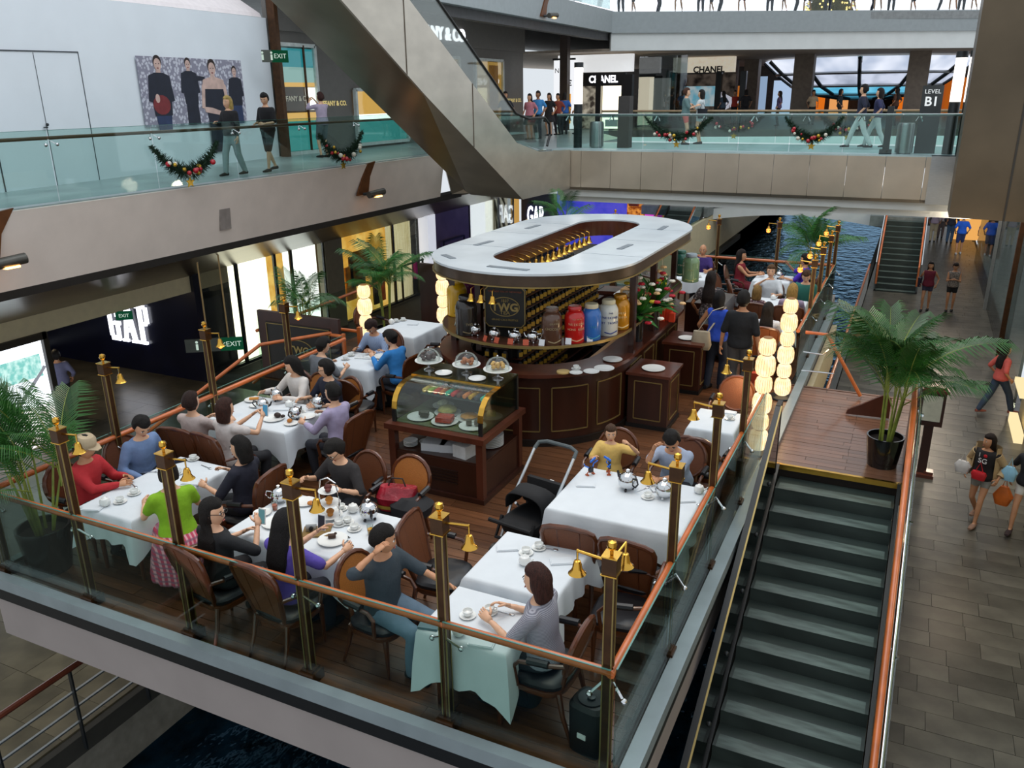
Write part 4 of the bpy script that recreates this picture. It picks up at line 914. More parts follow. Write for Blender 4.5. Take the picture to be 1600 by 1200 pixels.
# far letters sign shop and blue panel
nv = thing('shop_sign', 'navy sign tower with white vertical letters far behind the canopy', 'sign', (-15.2, 34.6, B2)); MB().box((0, 0, 1.3), (1.6, .4, 2.9)).build('tower', mat('navy tower', '16224a', .4), nv, 0)
WL = glow('white neon letters', 'f4f6ff', 2.6)
text('GAP', 1.15, WL, nv, (-.1, -.22, 1.75), (R_(90), 0, 0), sx=.36, bold=.015, depth=.03)
o = ypanel('blue_panel', glow('blue lit panel', '3a44c8', .75, '5a56d8', 1.5), 34.3, -14.2, -11.0, B2 + .2, .75); tag(o, 'glowing blue glass panel behind the canopy and far palm', 'panel')
o = ypanel('shelf_shop', glow('warm shelf shop', 'd98a3a', 1.0, '7a3a1a', 5), 46, -16, -11.4, B2, 1.2); tag(o, 'warm lit shop with shelves of shoes far behind the canopy', 'shop')
o = ypanel('magenta_panel', glow('magenta panel', 'd846c8', .9), 45.8, -13.6, -12.6, B2, 1.2); tag(o, 'magenta lit panel beside the far shelves', 'panel')
for k in range(5): MB().box((-2.2 + k * .0, 0, 0), (.01, .01, .01)) if False else None
for i, (x, z) in enumerate(((-15.5, -.5), (-15.0, -.9), (-14.4, -.4), (-14.2, -1.2), (-12.0, -.8), (-11.9, -1.4))):
    o = MB().box((0, 0, 0), (.5, .3, .3)).ell((0, 0, .2), (.15, .12, .12)).build('display_goods', mat('goods %d' % (i % 3), ('8a2a1e', 'c9a06a', '5a3a22')[i % 3], .6), None); o.location = (x, 45.6, z); tag(o, 'small %s goods on the far shop shelf, %s from the left' % (('red', 'tan', 'brown')[i % 3], ORD[i]), 'goods', 'goods in the far shelf shop')
# the big illuminated letters on the navy wall (tall slab-serif capitals)
gs = thing('letter_sign', 'big white glowing letters on the navy wall at the lower left', 'sign', (-18.4, 14.78, -.96))
def polyglyph(pts_list, nm, dx):
    m = MB()
    for pts in pts_list: m.slab([(dx + p[0], 0, p[1]) for p in pts], (0, -.06, 0))
    return m.build(nm, WL, gs, 0)
H_ = .53
R4 = lambda x0, x1, z0, z1: [(x0, z0), (x1, z0), (x1, z1), (x0, z1)]
polyglyph([R4(-.18, -.08, -H_ + .12, H_ - .12), R4(-.14, .14, -H_, -H_ + .12), R4(-.14, .14, H_ - .12, H_), R4(.1, .18, H_ - .4, H_ - .05), R4(.08, .18, -H_, -.02), R4(.0, .24, -.1, 0.0)], 'letter', -.55)
polyglyph([[(-.24, -H_), (-.14, -H_), (.03, H_), (-.06, H_)], [(.1, -H_), (.24, -H_), (.07, H_), (-.06, H_)], R4(-.12, .1, -.25, -.15), R4(-.3, -.08, -H_, -H_ + .07), R4(.04, .3, -H_, -H_ + .07)], 'letter', .02)
polyglyph([R4(-.14, -.02, -H_, H_), R4(-.22, .06, -H_, -H_ + .07), R4(-.22, .12, H_ - .09, H_), R4(-.05, .12, -.02, .07), R4(.1, .2, .05, H_ - .05)], 'letter', .56)
EXITM = glow('exit green', '1f6a48', .35); XW = glow('exit white', 'd8f0e0', .7)
def exit_sign(label, p, w, h, rz, words='EXIT', extra=0):
    t = thing('exit_sign', label, 'sign', p, rz); MB().box((0, 0, 0), (w, .05, h)).build('box', EXITM, t, 0)
    text(words, h * .55, XW, t, (0, -.03, 0), (R_(90), 0, 0), depth=.002)
    if extra:
        MB().box((-w / 2 - extra / 2, 0, 0), (extra, .05, h)).build('side_panel', mat('exit grey', '4b4f48', .5), t, 0)
        pic = MB(); 
        for k in (-1, 1): pic.ell((-w / 2 - extra / 2 + k * .12, -.03, h * .28), (.03, .01, .03)).box((-w / 2 - extra / 2 + k * .12, -.03, -.03), (.05, .01, h * .45))
        pic.build('pictogram', XW, t, 0)
    return t
p = onx(194, 493, -15.9); exit_sign('small green exit sign in front of the big white letters', p, .36, .2, R_(35)); 
p = onx(362, 537, -13.5); e2 = exit_sign('hanging green exit sign with toilet pictograms beside the bell post', p, .5, .3, R_(35), '<EXIT', .75)
MB().bar((-.5, 0, .15), (-.5, 0, 2.2), .03).bar((-.05, 0, .15), (-.05, 0, 2.2), .03).build('suspension_rod', mat('tan rod', 'a98a5a', .4, metal=.5), e2, 0)
# bright picture window at the far left
lwn = thing('lightbox_window', 'bright shop lightbox with picture of timber frames at the left edge', 'lightbox', (-16.0, 6.6, B2)); 
MB().slab([(0, 0, .05), (0, 4.05, .05), (0, 4.05, 2.25), (0, 0, 2.25)], (-.1, 0, 0)).build('screen', glow('lightbox white', 'f2f7ff', 2.3, 'dfe9f4', 1.5), lwn, 0)
MB().slab([(.02, 2.7, 1.5), (.02, 3.95, 1.5), (.02, 3.95, 1.98), (.02, 2.85, 1.98)], (-.015, 0, 0)).build('picture_hedge', glow('lightbox teal', '7fc8c0', 1.1, 'c9efe8', 9), lwn, 0)
m = MB(); m.bar((.03, 1.9, .7), (.03, 2.9, 2.25), .14, .02); m.bar((.03, 3.2, .95), (.03, 4.0, 1.7), .12, .02); m.build('picture_beam', glow('lightbox beam', '8d8f98', 1.0), lwn, 0)
MB().slab([(.02, 0, .05), (.02, 4.05, .05), (.02, 4.05, .9), (.02, 0, .9)], (-.012, 0, 0)).build('picture_ground', glow('lightbox ground', 'd8c3bd', 1.2, 'f3f3f8', 4), lwn, 0)
MB().box((-.02, 4.12, 1.2), (.2, .12, 2.4)).box((-.02, 2, 2.33), (.2, 4.3, .14)).build('frame', mat('dark lightbox frame', '2a241c', .5), lwn, 0)
struct(xpanel('wall_left_front', mat('dark header wall', '1c1a17', .6), -16.05, 2, 10.9, .1, .5))

# --- gallery level B1: jeweller with grey wall and lit windows
tw = struct(xpanel('wall_jeweller', mat('jeweller grey wall', '6a6763', .5, var=.06), -16.6, 19.2, 36, B1, 6.4, .15))
WFR = mat('white window frame', 'cfd6d4', .4)
def jw(y0, y1, z0, z1, label, cols):
    t = thing('display_window', label, 'shop window', (-16.55, y0, z0)); d = y1 - y0; h = z1 - z0
    for (a, b, m, nm) in cols: MB().slab([(-.02, .04, a * h), (-.02, d - .04, a * h), (-.02, d - .04, b * h), (-.02, .04, b * h)], (.03, 0, 0)).build(nm, m, t, 0)
    f = MB()
    for yy in (0, d): f.box((.05, yy, h / 2), (.12, .1, h))
    f.box((.05, d / 2, 0), (.12, d, .1)); f.box((.05, d / 2, h), (.12, d, .1)); f.build('frame', WFR, t, 0)
    MB().slab([(.06, .05, .05), (.06, d - .05, .05), (.06, d - .05, h - .05), (.06, .05, h - .05)], (.01, 0, 0)).build('pane', GLASS_C, t, 0); return t
TEAL = glow('teal backdrop', '2f9aa6', .75); TEAL2 = glow('teal pale', '9fc6c2', .8); GLD = glow('gold niche', 'e8b25c', 1.0); BRN = mat('brown display', '5a3d26', .5); TURQ = glow('turquoise base', '54b4b4', .7)
t1 = jw(19.35, 21.1, B1 + .05, 6.05, 'tall jeweller window with teal backdrop and brown name panel', [(.02, .3, TURQ, 'lower_panel'), (.3, .38, GLD, 'lit_shelf'), (.38, .62, BRN, 'name_panel'), (.62, .66, GLD, 'lit_edge'), (.66, .8, TEAL2, 'pale_panel'), (.8, .97, TEAL, 'teal_panel')])
MB().box((.03, 1.45, 1.5), (.04, .4, .62)).build('lit_niche', WHITEW, t1, 0); MB().box((.1, 1.2, 1.5), (.05, .05, 2.9)).build('mullion', BRONZE, t1, 0)
text('TIFFANY & CO.', .2, mat('pale letters', 'e6e0cc', .5), t1, (.07, .7, 1.5), (R_(90), 0, R_(90)), bold=.004)
t2 = jw(23.0, 26.0, B1 + .12, 4.85, 'wide jeweller window with turquoise base behind the garland', [(.03, .45, TURQ, 'turquoise_base'), (.45, .55, WHITEW, 'lit_shelf'), (.55, .97, GLD, 'gold_back')])
jw(28.2, 29.9, 4.1, 6.0, 'jeweller window partly hidden by the escalator', [(.02, .97, GLD, 'gold_back')]); t4 = jw(31.2, 33.7, 3.6, 6.0, 'jeweller window with golden bead curtain', [(.02, .97, GLD, 'gold_back')])
for k in range(7): MB().bar((.05, 1.3 + k * .12, .3), (.05, 1.3 + k * .12, 2.2), .03).build('bead_strand', mat('bead brown', '8a5a22', .5), t4, 0)
ts = thing('shop_lettering', 'small gold jeweller lettering on the grey wall', 'sign', (-16.58, 21.95, 4.45)); text('TIFFANY & CO.', .2, mat('gold letters', 'e6cf8a', .4, emit='e6cf8a', estr=.4), ts, (0, 0, 0), (R_(90), 0, R_(90)), bold=.004)
ts = thing('shop_lettering', 'large white jeweller lettering high on the grey wall behind the escalator', 'sign', (-16.46, 28.4, 6.78)); text('TIFFANY & CO.', .62, WL, ts, (0, 0, 0), (R_(90), 0, R_(90)), bold=.012, depth=.03)
struct(xpanel('wall_jeweller_upper', mat('jeweller grey wall', '6a6763', .5, var=.06), -16.5, 19.2, 36, 6.4, 7.6, .15))
ts = thing('shop_lettering', 'tiny gold lettering near the walking shoppers', 'sign', (-16.58, 35.0, 4.4)); text('TIFFANY & CO.', .22, mat('gold letters', 'e6cf8a', .4, emit='e6cf8a', estr=.4), ts, (0, 0, 0), (R_(90), 0, R_(90)))
p = onx(437, 88, -15.6); exit_sign('green exit sign at the end of the white hoarding', p, .45, .3, R_(60), 'EXIT', .25)
struct(MB().box((-16.3, 19.2, 5.2), (.25, .14, 4.4)).build('trim_17', BRONZE))
struct(MB().box((-14.7, 36.3, 5.6), (.35, .35, 5.0)).build('trim_18', mat('dark brown mullion', '3a2c26', .4)))
# fashion shop at the corner: white front, poster, black sign boards
def chn(y): return y
cs_ = thing('corner_shop', 'white lit corner shop with black sign board under the upper gallery', 'shop', (-14.0, 38.0, B1))
BLK = mat('shop black', '131214', .3)
MB().box((0, .3, 2.9), (3.6, .3, .75)).build('white_header', mat('shop header', 'e9ecee', .5, emit='ffffff', estr=.5), cs_, 0); MB().box((.35, .1, 2.2), (2.4, .2, .55)).build('sign_board', BLK, cs_, 0)
MB().box((-.8, .05, 1.2), (.12, .3, 2.4)).build('pier', BLK, cs_, 0); MB().box((.3, .05, 1.2), (.25, .3, 2.4)).build('pier', BLK, cs_, 0); MB().box((1.65, .05, 1.2), (.5, .3, 2.4)).build('pier', BLK, cs_, 0); MB().box((.9, .35, 1.2), (1.2, .1, 2.3)).build('lit_interior', WARMW, cs_, 0); MB().box((-.3, .35, 1.2), (1.0, .1, 2.3)).build('lit_interior', glow('grey interior', 'b0a896', .8, '3a342e', 3), cs_, 0)
MB().box((.9, .2, .6), (1.1, .2, .1)).box((.9, .2, .3), (.6, .2, .3)).build('counter', CHINA, cs_, 0)
text('CHANEL', .42, WL, cs_, (.5, -.02, 2.2), (R_(90), 0, 0), bold=.012, sx=.85)
ps = thing('perfume_poster', 'tall white lit perfume poster with amber bottle', 'poster', (-15.3, 37.7, B1))
MB().box((0, 0, 1.55), (1.0, .1, 3.0)).build('panel', glow('poster white', 'eef0f4', 1.0), ps, 0); MB().box((0, -.02, 3.1), (1.1, .12, .08)).build('frame', BLK, ps, 0)
MB().box((.05, -.07, .95), (.62, .03, 1.3)).build('bottle', glow('amber glow', 'f0a01c', .9), ps, 0); MB().box((.0, -.09, 1.15), (.34, .03, .7)).build('bottle_label', CHINA, ps, 0); MB().box((.05, -.07, 1.68), (.3, .04, .2)).build('stopper', BLK, ps, 0)
text('N°5', .3, BLK, ps, (-.2, -.06, 2.6), (R_(90), 0, 0)); 
m = MB(); rr = random.Random(2)
for k in range(12): m.box((.2 + rr.uniform(-.15, .15), -.065, 1.95 + rr.uniform(-.25, .25)), (.12, .02, .05))
m.build('small_print', STEEL_D, ps, 0)
cs2 = thing('corner_shop', 'second black fronted shop with white bulkhead further right on the gallery', 'shop', (-10.6, 46, B1))
MB().box((-.2, 0, 2.95), (3.2, .4, .75)).build('white_bulkhead', mat('bulkhead lit', 'ded8cc', .5, emit='fff2d8', estr=.35), cs2, 0); text('CHANEL', .42, BLK, cs2, (.1, -.22, 2.7), (R_(90), 0, 0), bold=.015)
MB().box((-.2, .3, 1.25), (3.2, .2, 2.5)).build('front', glow('shop dim', '5a5048', .5, '1c1816', 2), cs2, 0); MB().slab([(-1.2, -.0, .9), (.6, 0, .9), (.6, 0, 1.9), (-1.2, 0, 1.9)], (0, .1, 0)).build('screen', glow('beach screen', '5f9fb4', .7, 'a9b8bc', 2), cs2, 0)
MB().slab([(.6, -.05, .5), (1.8, -.05, 1.1), (.6, -.05, 1.7)], (0, .1, 0)).build('white_triangle', glow('white tri', 'c9cbd8', .6), cs2, 0)
for x in (-1.7, .65, 1.9): MB().box((x, -.1, 1.3), (.3, .3, 2.6)).build('pier', BLK, cs2, 0)
struct(ypanel('wall_glass_corner', glassm('corner glass', 'b9c4c8', .15), 40.5, -12.6, -10.3, B1, 6.3))
# far shop strip with lit bits
FB = [(1030, 62, 'd8d0c4', .5, 1.6), (1095, 60, '2a2420', 0, 3.2), (1160, 63, 'c8742c', .6, 1.3), (1190, 63, '9fb8d8', .7, .5), (1225, 62, 'b8d0f0', .8, 1.6), (1270, 63, 'e0701c', .9, 1.5), (1310, 63, 'e8a060', .9, 1.2), (1380, 63, '3a2c24', 0, 3), (1415, 62, 'e2701a', .9, 1.6), (1470, 62, 'b85a20', .7, 1.6), (1500, 62, 'd06a1c', .6, 1.8), (1445, 63, '6a2a1a', .3, 2)]
for i, (px, y, c, e, wd) in enumerate(FB):
    p = ony(px, 165, y); o = ypanel('far_shopfront', glow('far ' + c, c, max(e, .05), None), y, p.x - wd / 2, p.x + wd / 2, B1, B1 + 2.6 - .3 * (i % 3)); tag(o, 'far %s shopfront on the gallery beyond the bridge, %s from the left' % ('lit' if e else 'dark', ORD[i]), 'shopfront', 'far shopfronts beyond the bridge')
for i, px in enumerate((1118, 1138, 1172, 1252, 1428)):
    p = ony(px, 160, 47 if i > 2 else 52); o = MB().box((0, 0, 1.65), (.95 if i > 2 else .8, .9, 3.4)).build('pillar', mat('brown grey pillar', '6e6257', .6), None, 0); o.location = (p.x, p.y, B1); tag(o, 'square grey pillar beyond the bridge, %s from the left' % ORD[i], 'pillar', 'pillars beyond the bridge')
# glass bowl (inverted dome) with dark ribs
bc = ony(1352, 120, 55); bw = thing('glass_bowl', 'huge glass bowl with dark ribs hanging behind the bridge', 'bowl', (bc.x, 55, 0))
prf = [(5.7, 6.3), (4.9, 5.6), (4.0, 4.95), (2.8, 4.5), (1.2, 4.25)]
BWL = [glow('bowl upper glass', 'b8c4da', 1.0, 'e8eefc', .6), glow('bowl mid glass', 'd4dcf0', .9, '9aa4b8', .8), glow('bowl lower glass', '58b4d8', .9, '7fd0ee', .7), glow('bowl bottom glass', '4a98b8', .6)]  # panes glow to stand in for daylight coming through the bowl
for k in range(4):
    for s_ in range(12):
        a0, a1 = 2 * math.pi * (s_ + .04) / 12, 2 * math.pi * (s_ + .96) / 12; (r0, z0), (r1, z1) = prf[k], prf[k + 1]
        MB().slab([(r0 * math.cos(a0), r0 * math.sin(a0), z0), (r0 * math.cos(a1), r0 * math.sin(a1), z0), (r1 * math.cos(a1), r1 * math.sin(a1), z1), (r1 * math.cos(a0), r1 * math.sin(a0), z1)], (0, 0, .03)).build('glass_pane', BWL[k], bw, 0)
for s_ in range(12):
    a = 2 * math.pi * s_ / 12; MB().tube([((r + .05) * math.cos(a), (r + .05) * math.sin(a), z - .05) for r, z in prf], .1, 6).build('rib', STEEL_D, bw)
for (r, z) in prf[1:]:
    MB().tube([((r + .05) * math.cos(2 * math.pi * k / 24), (r + .05) * math.sin(2 * math.pi * k / 24), z - .05) for k in range(25)], .09, 6).build('ring', STEEL, bw)
# bright daylight facade on the top level
struct(ypanel('window_1', glow('bright daylight glazing', 'f3f1ff', 1.9), 56, -22, 8, 7.9, 11.5)); 
ub = thing('upper_balustrade', 'glass balustrade of the top level with bright daylight behind', 'balustrade', (LA.x, LA.y, 7.95)); dv = LB - LA
for k in range(9):
    a = dv * (k / 9 + .003); b = dv * ((k + 1) / 9 - .003); MB().slab([a, b, b + Vector((0, 0, 1.1)), a + Vector((0, 0, 1.1))], (-.01, .02, 0)).build('glass_panel', GLASS_C, ub, 0)
balustrade('upper_balustrade', 'glass balustrade of the top level along the left side above the jeweller', (-12.75, 36.5), (-12.75, 19.5), 8, GLASS_G, 1.1, B1RAIL, .03, 7.97)
struct(xpanel('window_2', glow('left daylight glazing', 'b8ccd4', .55, '7c8c92', 2), -17, 20, 38, 7.9, 10))
# hanging wall lamp arms (spot fixtures on the gallery fascia)
def make_fix():
    t = thing('spotlight', '', 'spotlight'); MB().slab([(0, -.25, -.12), (0, .25, .62), (0, .62, .66), (0, .34, .3), (0, .22, -.12)], (.05, 0, 0)).build('wall_bracket', mat('copper bracket', '6b4020', .4, metal=.4, var=.2), t, 0)
    MB().tube([(.05, 0, -.1), (.3, .1, -.08)], .04, 8).build('arm', STEEL_D, t); MB().tube([(.3, -.12, -.1), (.38, .42, -.06)], .085, 12).build('housing', mat('lamp housing', '55524c', .4, metal=.5), t)
    MB().box((.37, .18, -.16), (.1, .22, .03)).build('lamp_glass', glow('spot lamp glass', 'ffb060', 8), t, 0); return t
fixm = Maker(make_fix)
fixm((-12.6, 17.55, 2.42), 0, 'copper wall spotlight on the gallery fascia below the right garland', 'gallery spotlights'); fixm((-12.6, 7.75, 2.42), 0, 'copper wall spotlight at the left edge of the gallery fascia', 'gallery spotlights')
p = Vector((-12.7, 29.2, 7.35)); fixm(p, 0, 'small wall spotlight on the top level fascia', 'gallery spotlights')
o = MB().slab([(-12.64, 12.7, 2.72), (-12.64, 13.0, 2.72), (-12.68, 13.0, 2.1), (-12.68, 12.7, 2.1)], (.02, 0, 0)).build('vent_grille', mat('vent grey', '8c827c', .6), None, 0); tag(o, 'grey vent plate on the gallery fascia', 'vent')

# --- right side shops on the lower walkway
struct(MB().slab([(2.68, 21, B2), (2.68, 40, B2), (2.68, 40, 2.0), (2.68, 21, 2.0)], (.06, 0, 0)).build('wall_right_glass', glassm('shop glass right', 'aab4b0', .12), None, 0))
struct(MB().box((2.62, 24.9, 0), (.12, .12, 4.6)).build('trim_19', BRONZE)); struct(MB().box((2.62, 31, 0), (.1, .1, 4.6)).build('trim_20', STEEL))
struct(MB().box((2.95, 10.85, 0), (.3, 19.7, 4.6)).build('wall_right', mat('cream shop front', 'c9b78e', .5, var=.08)))
t = thing('shop_lettering', 'dark lettering on the cream shop front at the right edge', 'sign', (2.78, 18.5, -1.1)); text('BEAUTY', .3, STEEL_D, t, (0, 0, .15), (R_(90), 0, R_(-90))); text('TOKYO', .3, STEEL_D, t, (0, 0, -.2), (R_(90), 0, R_(-90)))
o = MB().box((2.6, 19.4, -1.3), (.2, 1.2, .1)).box((2.62, 19.4, -2.2), (.16, 1.4, .2)).build('lit_ledge', glow('ledge light', 'ffe6b0', 1.0), None, 0); tag(o, 'softly lit ledge along the cream shop front', 'ledge')
o = ypanel('orange_window', glow('orange window', 'e8a85a', 1.0), 46, 1.9, 3.2, B2, -.6); tag(o, 'orange lit shop window at the far end of the right walkway', 'shop window')
struct(MB().box((3.5, 46, 0), (.3, 10, 4.6)).build('wall_right_end', mat('end wall', '8d867c', .6)))
point('walkway_fill', (1.4, 33, 1.6), 170, (1, .8, .6), .3); point('walkway_fill', (1.3, 24.5, 1.3), 90, (1, .82, .62), .3); point('walkway_fill', (1.6, 16, .9), 40, (1, .8, .58), .3); point('walkway_fill', (1.9, 9, 1.6), 25, (1, .85, .65), .4); point('entrance_fill', (-18.3, 11.8, .1), 70, (1, .78, .5), .3)  # added fill points without fixtures, brightening the walkway and the shop entrance
# bridge furniture
def cyl(name, label, cat, p, prof, m, grp=None):
    o = MB().lathe(prof, 20).build(name, m, None); o.location = p; return tag(o, label, cat, grp)
def lightcol(p, label):
    t = thing('light_column', label, 'light column', p, 0, 'glowing columns on the bridge'); MB().lathe([(.13, 0), (.13, 1.3)], 16).build('shaft', STEEL_D, t); MB().lathe([(.13, 1.3), (.13, 2.35)], 16).build('tube_light', glow('column light', 'fff8f0', 2.4), t); MB().lathe([(.14, 2.35), (.14, 2.5)], 16).build('cap', STEEL_D, t); return t
lightcol((-9.75, 25.2, B1), 'glowing white column at the left end of the bridge'); lightcol((.62, 25.0, B1), 'glowing white column beside the level sign'); lightcol((.93, 24.75, B1), 'glowing white column against the dark cladding at the right')
BINP = [(.17, 0), (.17, .02), (.22, .03), (.22, .72), (.2, .78), (.14, .78), (.14, .7)]
cyl('litter_bin', 'steel litter bin at the left end of the bridge', 'bin', (-9.2, 25.4, B1), BINP, STEEL, 'steel bins'); cyl('litter_bin', 'steel litter bin beside the level sign on the bridge', 'bin', (-.42, 25.0, B1), BINP, STEEL, 'steel bins'); cyl('litter_bin', 'tan litter bin with open top by the canal railing on the walkway', 'bin', (-.85, 24.4, B2), [(.24, 0), (.26, .85), (.28, .86), (.28, .9), (.2, .9), (.19, .6)], mat('tan bin', 'b09a6a', .4, metal=.5))
o = MB().box((0, 0, .76), (.36, .36, 1.52)).build('info_pillar', mat('dark pillar', '3a3634', .5), None, 0); o.location = (-8.35, 25.6, B1); tag(o, 'dark information pillar on the bridge left of the garland', 'pillar')
o = thing('sign_post', 'slim dark post with square foot on the bridge', 'post', (-.85, 24.8, B1)); MB().box((0, 0, .06), (.3, .3, .12)).build('foot', STEEL_D, o, 0); MB().box((0, 0, .65), (.16, .16, 1.1)).build('post', STEEL_D, o, 0)
lv = thing('level_sign', 'dark level sign pylon with white B1 lettering', 'sign', (.08, 25.3, B1)); MB().box((0, 0, .85), (.5, .16, 1.7)).build('pylon', mat('pylon grey', '34383a', .5), lv, 0)
LW = glow('pylon letters', 'e8eef0', 1.0); text('LEVEL', .15, LW, lv, (0, -.09, 1.55), (R_(90), 0, 0)); text('B1', .32, LW, lv, (0, -.09, 1.3), (R_(90), 0, 0), bold=.006)
# poster with four figures in dark clothes (flat print)
po = thing('fashion_poster', 'wide fashion poster with four dark dressed figures on the white hoarding', 'poster', (hx(15.9) + .03, 15.9, 4.8), math.atan2(-(hx(18) - hx(14)), 4) * 1.0)
MB().slab([(0, -2.0, -.75), (0, 1.85, -.75), (0, 1.85, .76), (0, -2.0, .74)], (.01, 0, 0)).build('paper', voronoim('poster pattern', 'c4c4d0', '8a8898', 12), po, 0)
PD = mat('poster dark', '1d2130', .6); PSK = mat('poster skin', 'c9aaa0', .6); PBL = mat('poster blue', '2c3a5c', .6); PRD = mat('poster red', '7a2c30', .6); PHR = mat('poster hair', '2a1d1a', .6)
def pfig(y, s, z0, coat, arms=0, skirt=None, bag=None, bare=False):
    lay = lambda pts, m, nm, d: MB().slab([(.012 + d, y + a * s * 1.35, z0 + b * s) for a, b in pts], (.002, 0, 0)).build(nm, m, po, 0)
    ov = lambda cy, cz, ry, rz: [(cy + ry * math.cos(2 * math.pi * k / 14), cz + rz * math.sin(2 * math.pi * k / 14)) for k in range(14)]
    lay([(-.05, 1.12), (.05, 1.12), (.06, .98), (-.06, .98)], PSK, 'print_neck', 0); lay(ov(0, 1.27, .095, .14), PHR, 'print_hair', .001); lay(ov(0, 1.22, .08, .125), PSK, 'print_face', .003); lay(ov(0, 1.15, .022, .012), PRD, 'print_lips', .005)
    for q in (-1, 1): lay(ov(q * .032, 1.235, .014, .008), PHR, 'print_eye', .005)
    lay([(-.24, 1.0), (-.1, 1.06), (.1, 1.06), (.24, 1.0), (.3, .5), (.22, .48), (.2, .2), (-.2, .2), (-.22, .48), (-.3, .5)], coat, 'print_coat', .004)
    lay([(-.18, .2), (.18, .2), (.2 if skirt else .15, -.1 if not skirt else -.35), (-.2 if skirt else -.15, -.1 if not skirt else -.35)], skirt or PBL, 'print_skirt', .003)
    if bare:
        lay([(-.24, 1.02), (-.08, 1.07), (.08, 1.07), (.24, 1.02), (.27, .85), (-.27, .85)], PSK, 'print_shoulders', .006)
        for q in (-1, 1): lay([(q * .2, .98), (q * .28, .92), (q * .33, .5), (q * .26, .48)], PSK, 'print_arm', .007)
        lay([(-.26, .42), (.05, .36), (.22, .3), (.2, .4), (-.1, .5), (-.28, .52)], PSK, 'print_forearm', .008)
    if bag: lay(ov(-.02, .42, .2, .2), bag, 'print_bag', .006); lay(ov(-.1, .55, .05, .09), PSK, 'print_hand', .007)
    if arms: lay([(.2, .95), (.5, .92), (.5, .84), (.24, .8)], coat, 'print_sleeve', .005)
pfig(-1.35, 1.08, -.74, PD, bag=PRD); pfig(-.3, .86, -.45, PD, 1, PD); pfig(.6, 1.25, -1.0, PD, 0, PD, bare=True); pfig(1.5, .8, -.5, PD, 0, PBL)
# ================================================================== FURNITURE
CANE = mat('honey cane', 'a8672a', .55, var=.15, scale=120, bump=.25, bscale=160); CANE_D = mat('dark cane', '66371a', .5, var=.2, scale=120, bump=.2, bscale=160)
CW_ = mat('chair walnut', '54290f', .3, var=.3, scale=6, coat=.35)
def supere(c, ax, ay, n=20, p=.6):
    out = []
    for k in range(n):
        a = 2 * math.pi * k / n; ca, sa = math.cos(a), math.sin(a)
        out.append(Vector((c[0] + ax * math.copysign(abs(ca) ** p, ca), c[1] + ay * math.copysign(abs(sa) ** p, sa), c[2])))
    return out
def bp(u, v): return Vector((u, -.2 - v * .26, .48 + v))       # point on the tilted back plane
def make_chair(kind, panel, arms=True):
    t = thing('dining_chair', '', 'chair')
    MB().loft([supere((0, .02, .36), .25, .23), supere((0, .02, .38), .265, .245), supere((0, .02, .42), .265, .245)]).build('seat_frame', CW_, t)
    MB().loft([supere((0, .02, .42), .25, .235), supere((0, .02, .455), .26, .24), supere((0, .02, .48), .235, .215), supere((0, .02, .485), .15, .13)]).build('seat_cushion', LEATHER, t)
    for sx in (-1, 1):
        MB().tube([(sx * .21, .2, .39), (sx * .21, .205, .2), (sx * .21, .21, 0)], [.027, .02, .013], 8).build('leg', CW_, t)
        MB().tube([(sx * .19, -.18, .40), (sx * .2, -.22, .2), (sx * .21, -.29, 0)], [.026, .02, .014], 8).build('leg', CW_, t)
    if kind == 'oval':
        out = [(.235 * math.cos(2 * math.pi * k / 20), .245 + .225 * math.sin(2 * math.pi * k / 20)) for k in range(20)]
    else:
        out = [(-.17, -.06), (.17, -.06), (.2, .1), (.245, .3), (.255, .42), (.235, .475), (.17, .5), (0, .515), (-.17, .5), (-.235, .475), (-.255, .42), (-.245, .3), (-.2, .1)]
    pts = [bp(*q) for q in out]; MB().tube(pts + [pts[0]], .024, 8, cap=False).build('back_frame', CW_, t)
    MB().slab([bp(u * .95, (v - .22) * .95 + .22) + Vector((0, .012, 0)) for u, v in out], (0, -.02, -.004)).build('back_panel', panel, t, 0)
    if kind == 'oval':
        for sx in (-1, 1): MB().tube([(sx * .15, -.19, .42), bp(sx * .15, .08)], .02, 6).build('back_post', CW_, t)
    else:
        for sx in (-.09, .09): MB().tube([bp(sx, .0), bp(sx * 1.2, .49)], .013, 6).build('back_slat', CW_, t)
    if arms:
        for sx in (-1, 1):
            MB().tube([bp(sx * .235, .21), (sx * .285, -.12, .69), (sx * .29, .1, .66), (sx * .285, .15, .6), (sx * .265, .13, .42)], .018, 8).build('armrest', CW_, t)
            MB().tube([(sx * .287, -.14, .705), (sx * .29, .03, .69)], .03, 8).build('arm_pad', LEATHER, t)
    return t
chA = Maker(lambda: make_chair('oval', CANE_D)); chH = Maker(lambda: make_chair('oval', CANE)); chB = Maker(lambda: make_chair('shield', CANE_D))
CG = 'cane back dining chairs on the terrace'
def chair(mk, x, y, deg, label): return mk((x, y, 0), R_(deg), label, CG)
# chairs that belong to seated people are placed with them in the next section
chair(chH, -4.55, 6.62, 180, 'empty honey cane oval chair holding a shopping bag at the cake table')
chair(chB, -3.5, 5.72, -82, 'empty chair left of the small bare table near the stroller')
chair(chA, -1.78, 5.85, 95, 'empty chair with black arm pads right of the small bare table')
chair(chB, -2.42, 6.42, 4, 'left one of two empty chairs before the father and boy table')
chair(chB, -1.83, 6.4, -3, 'right one of two empty chairs before the father and boy table')
chair(chA, -1.85, 8.98, 0, 'empty oval chair behind the father, facing the lantern side table')
chair(chA, -1.85, 10.72, 180, 'empty oval chair at the far side of the table next to the lanterns')
chair(chA, -6.85, 9.0, 10, 'empty oval chair between the glasses man and the three men table')
chair(chA, -7.7, 11.05, 0, 'empty oval chair in front of the bare table by the wood booth')
chair(chB, -7.0, 11.75, 90, 'empty red brown chair right of the bare table by the wood booth')
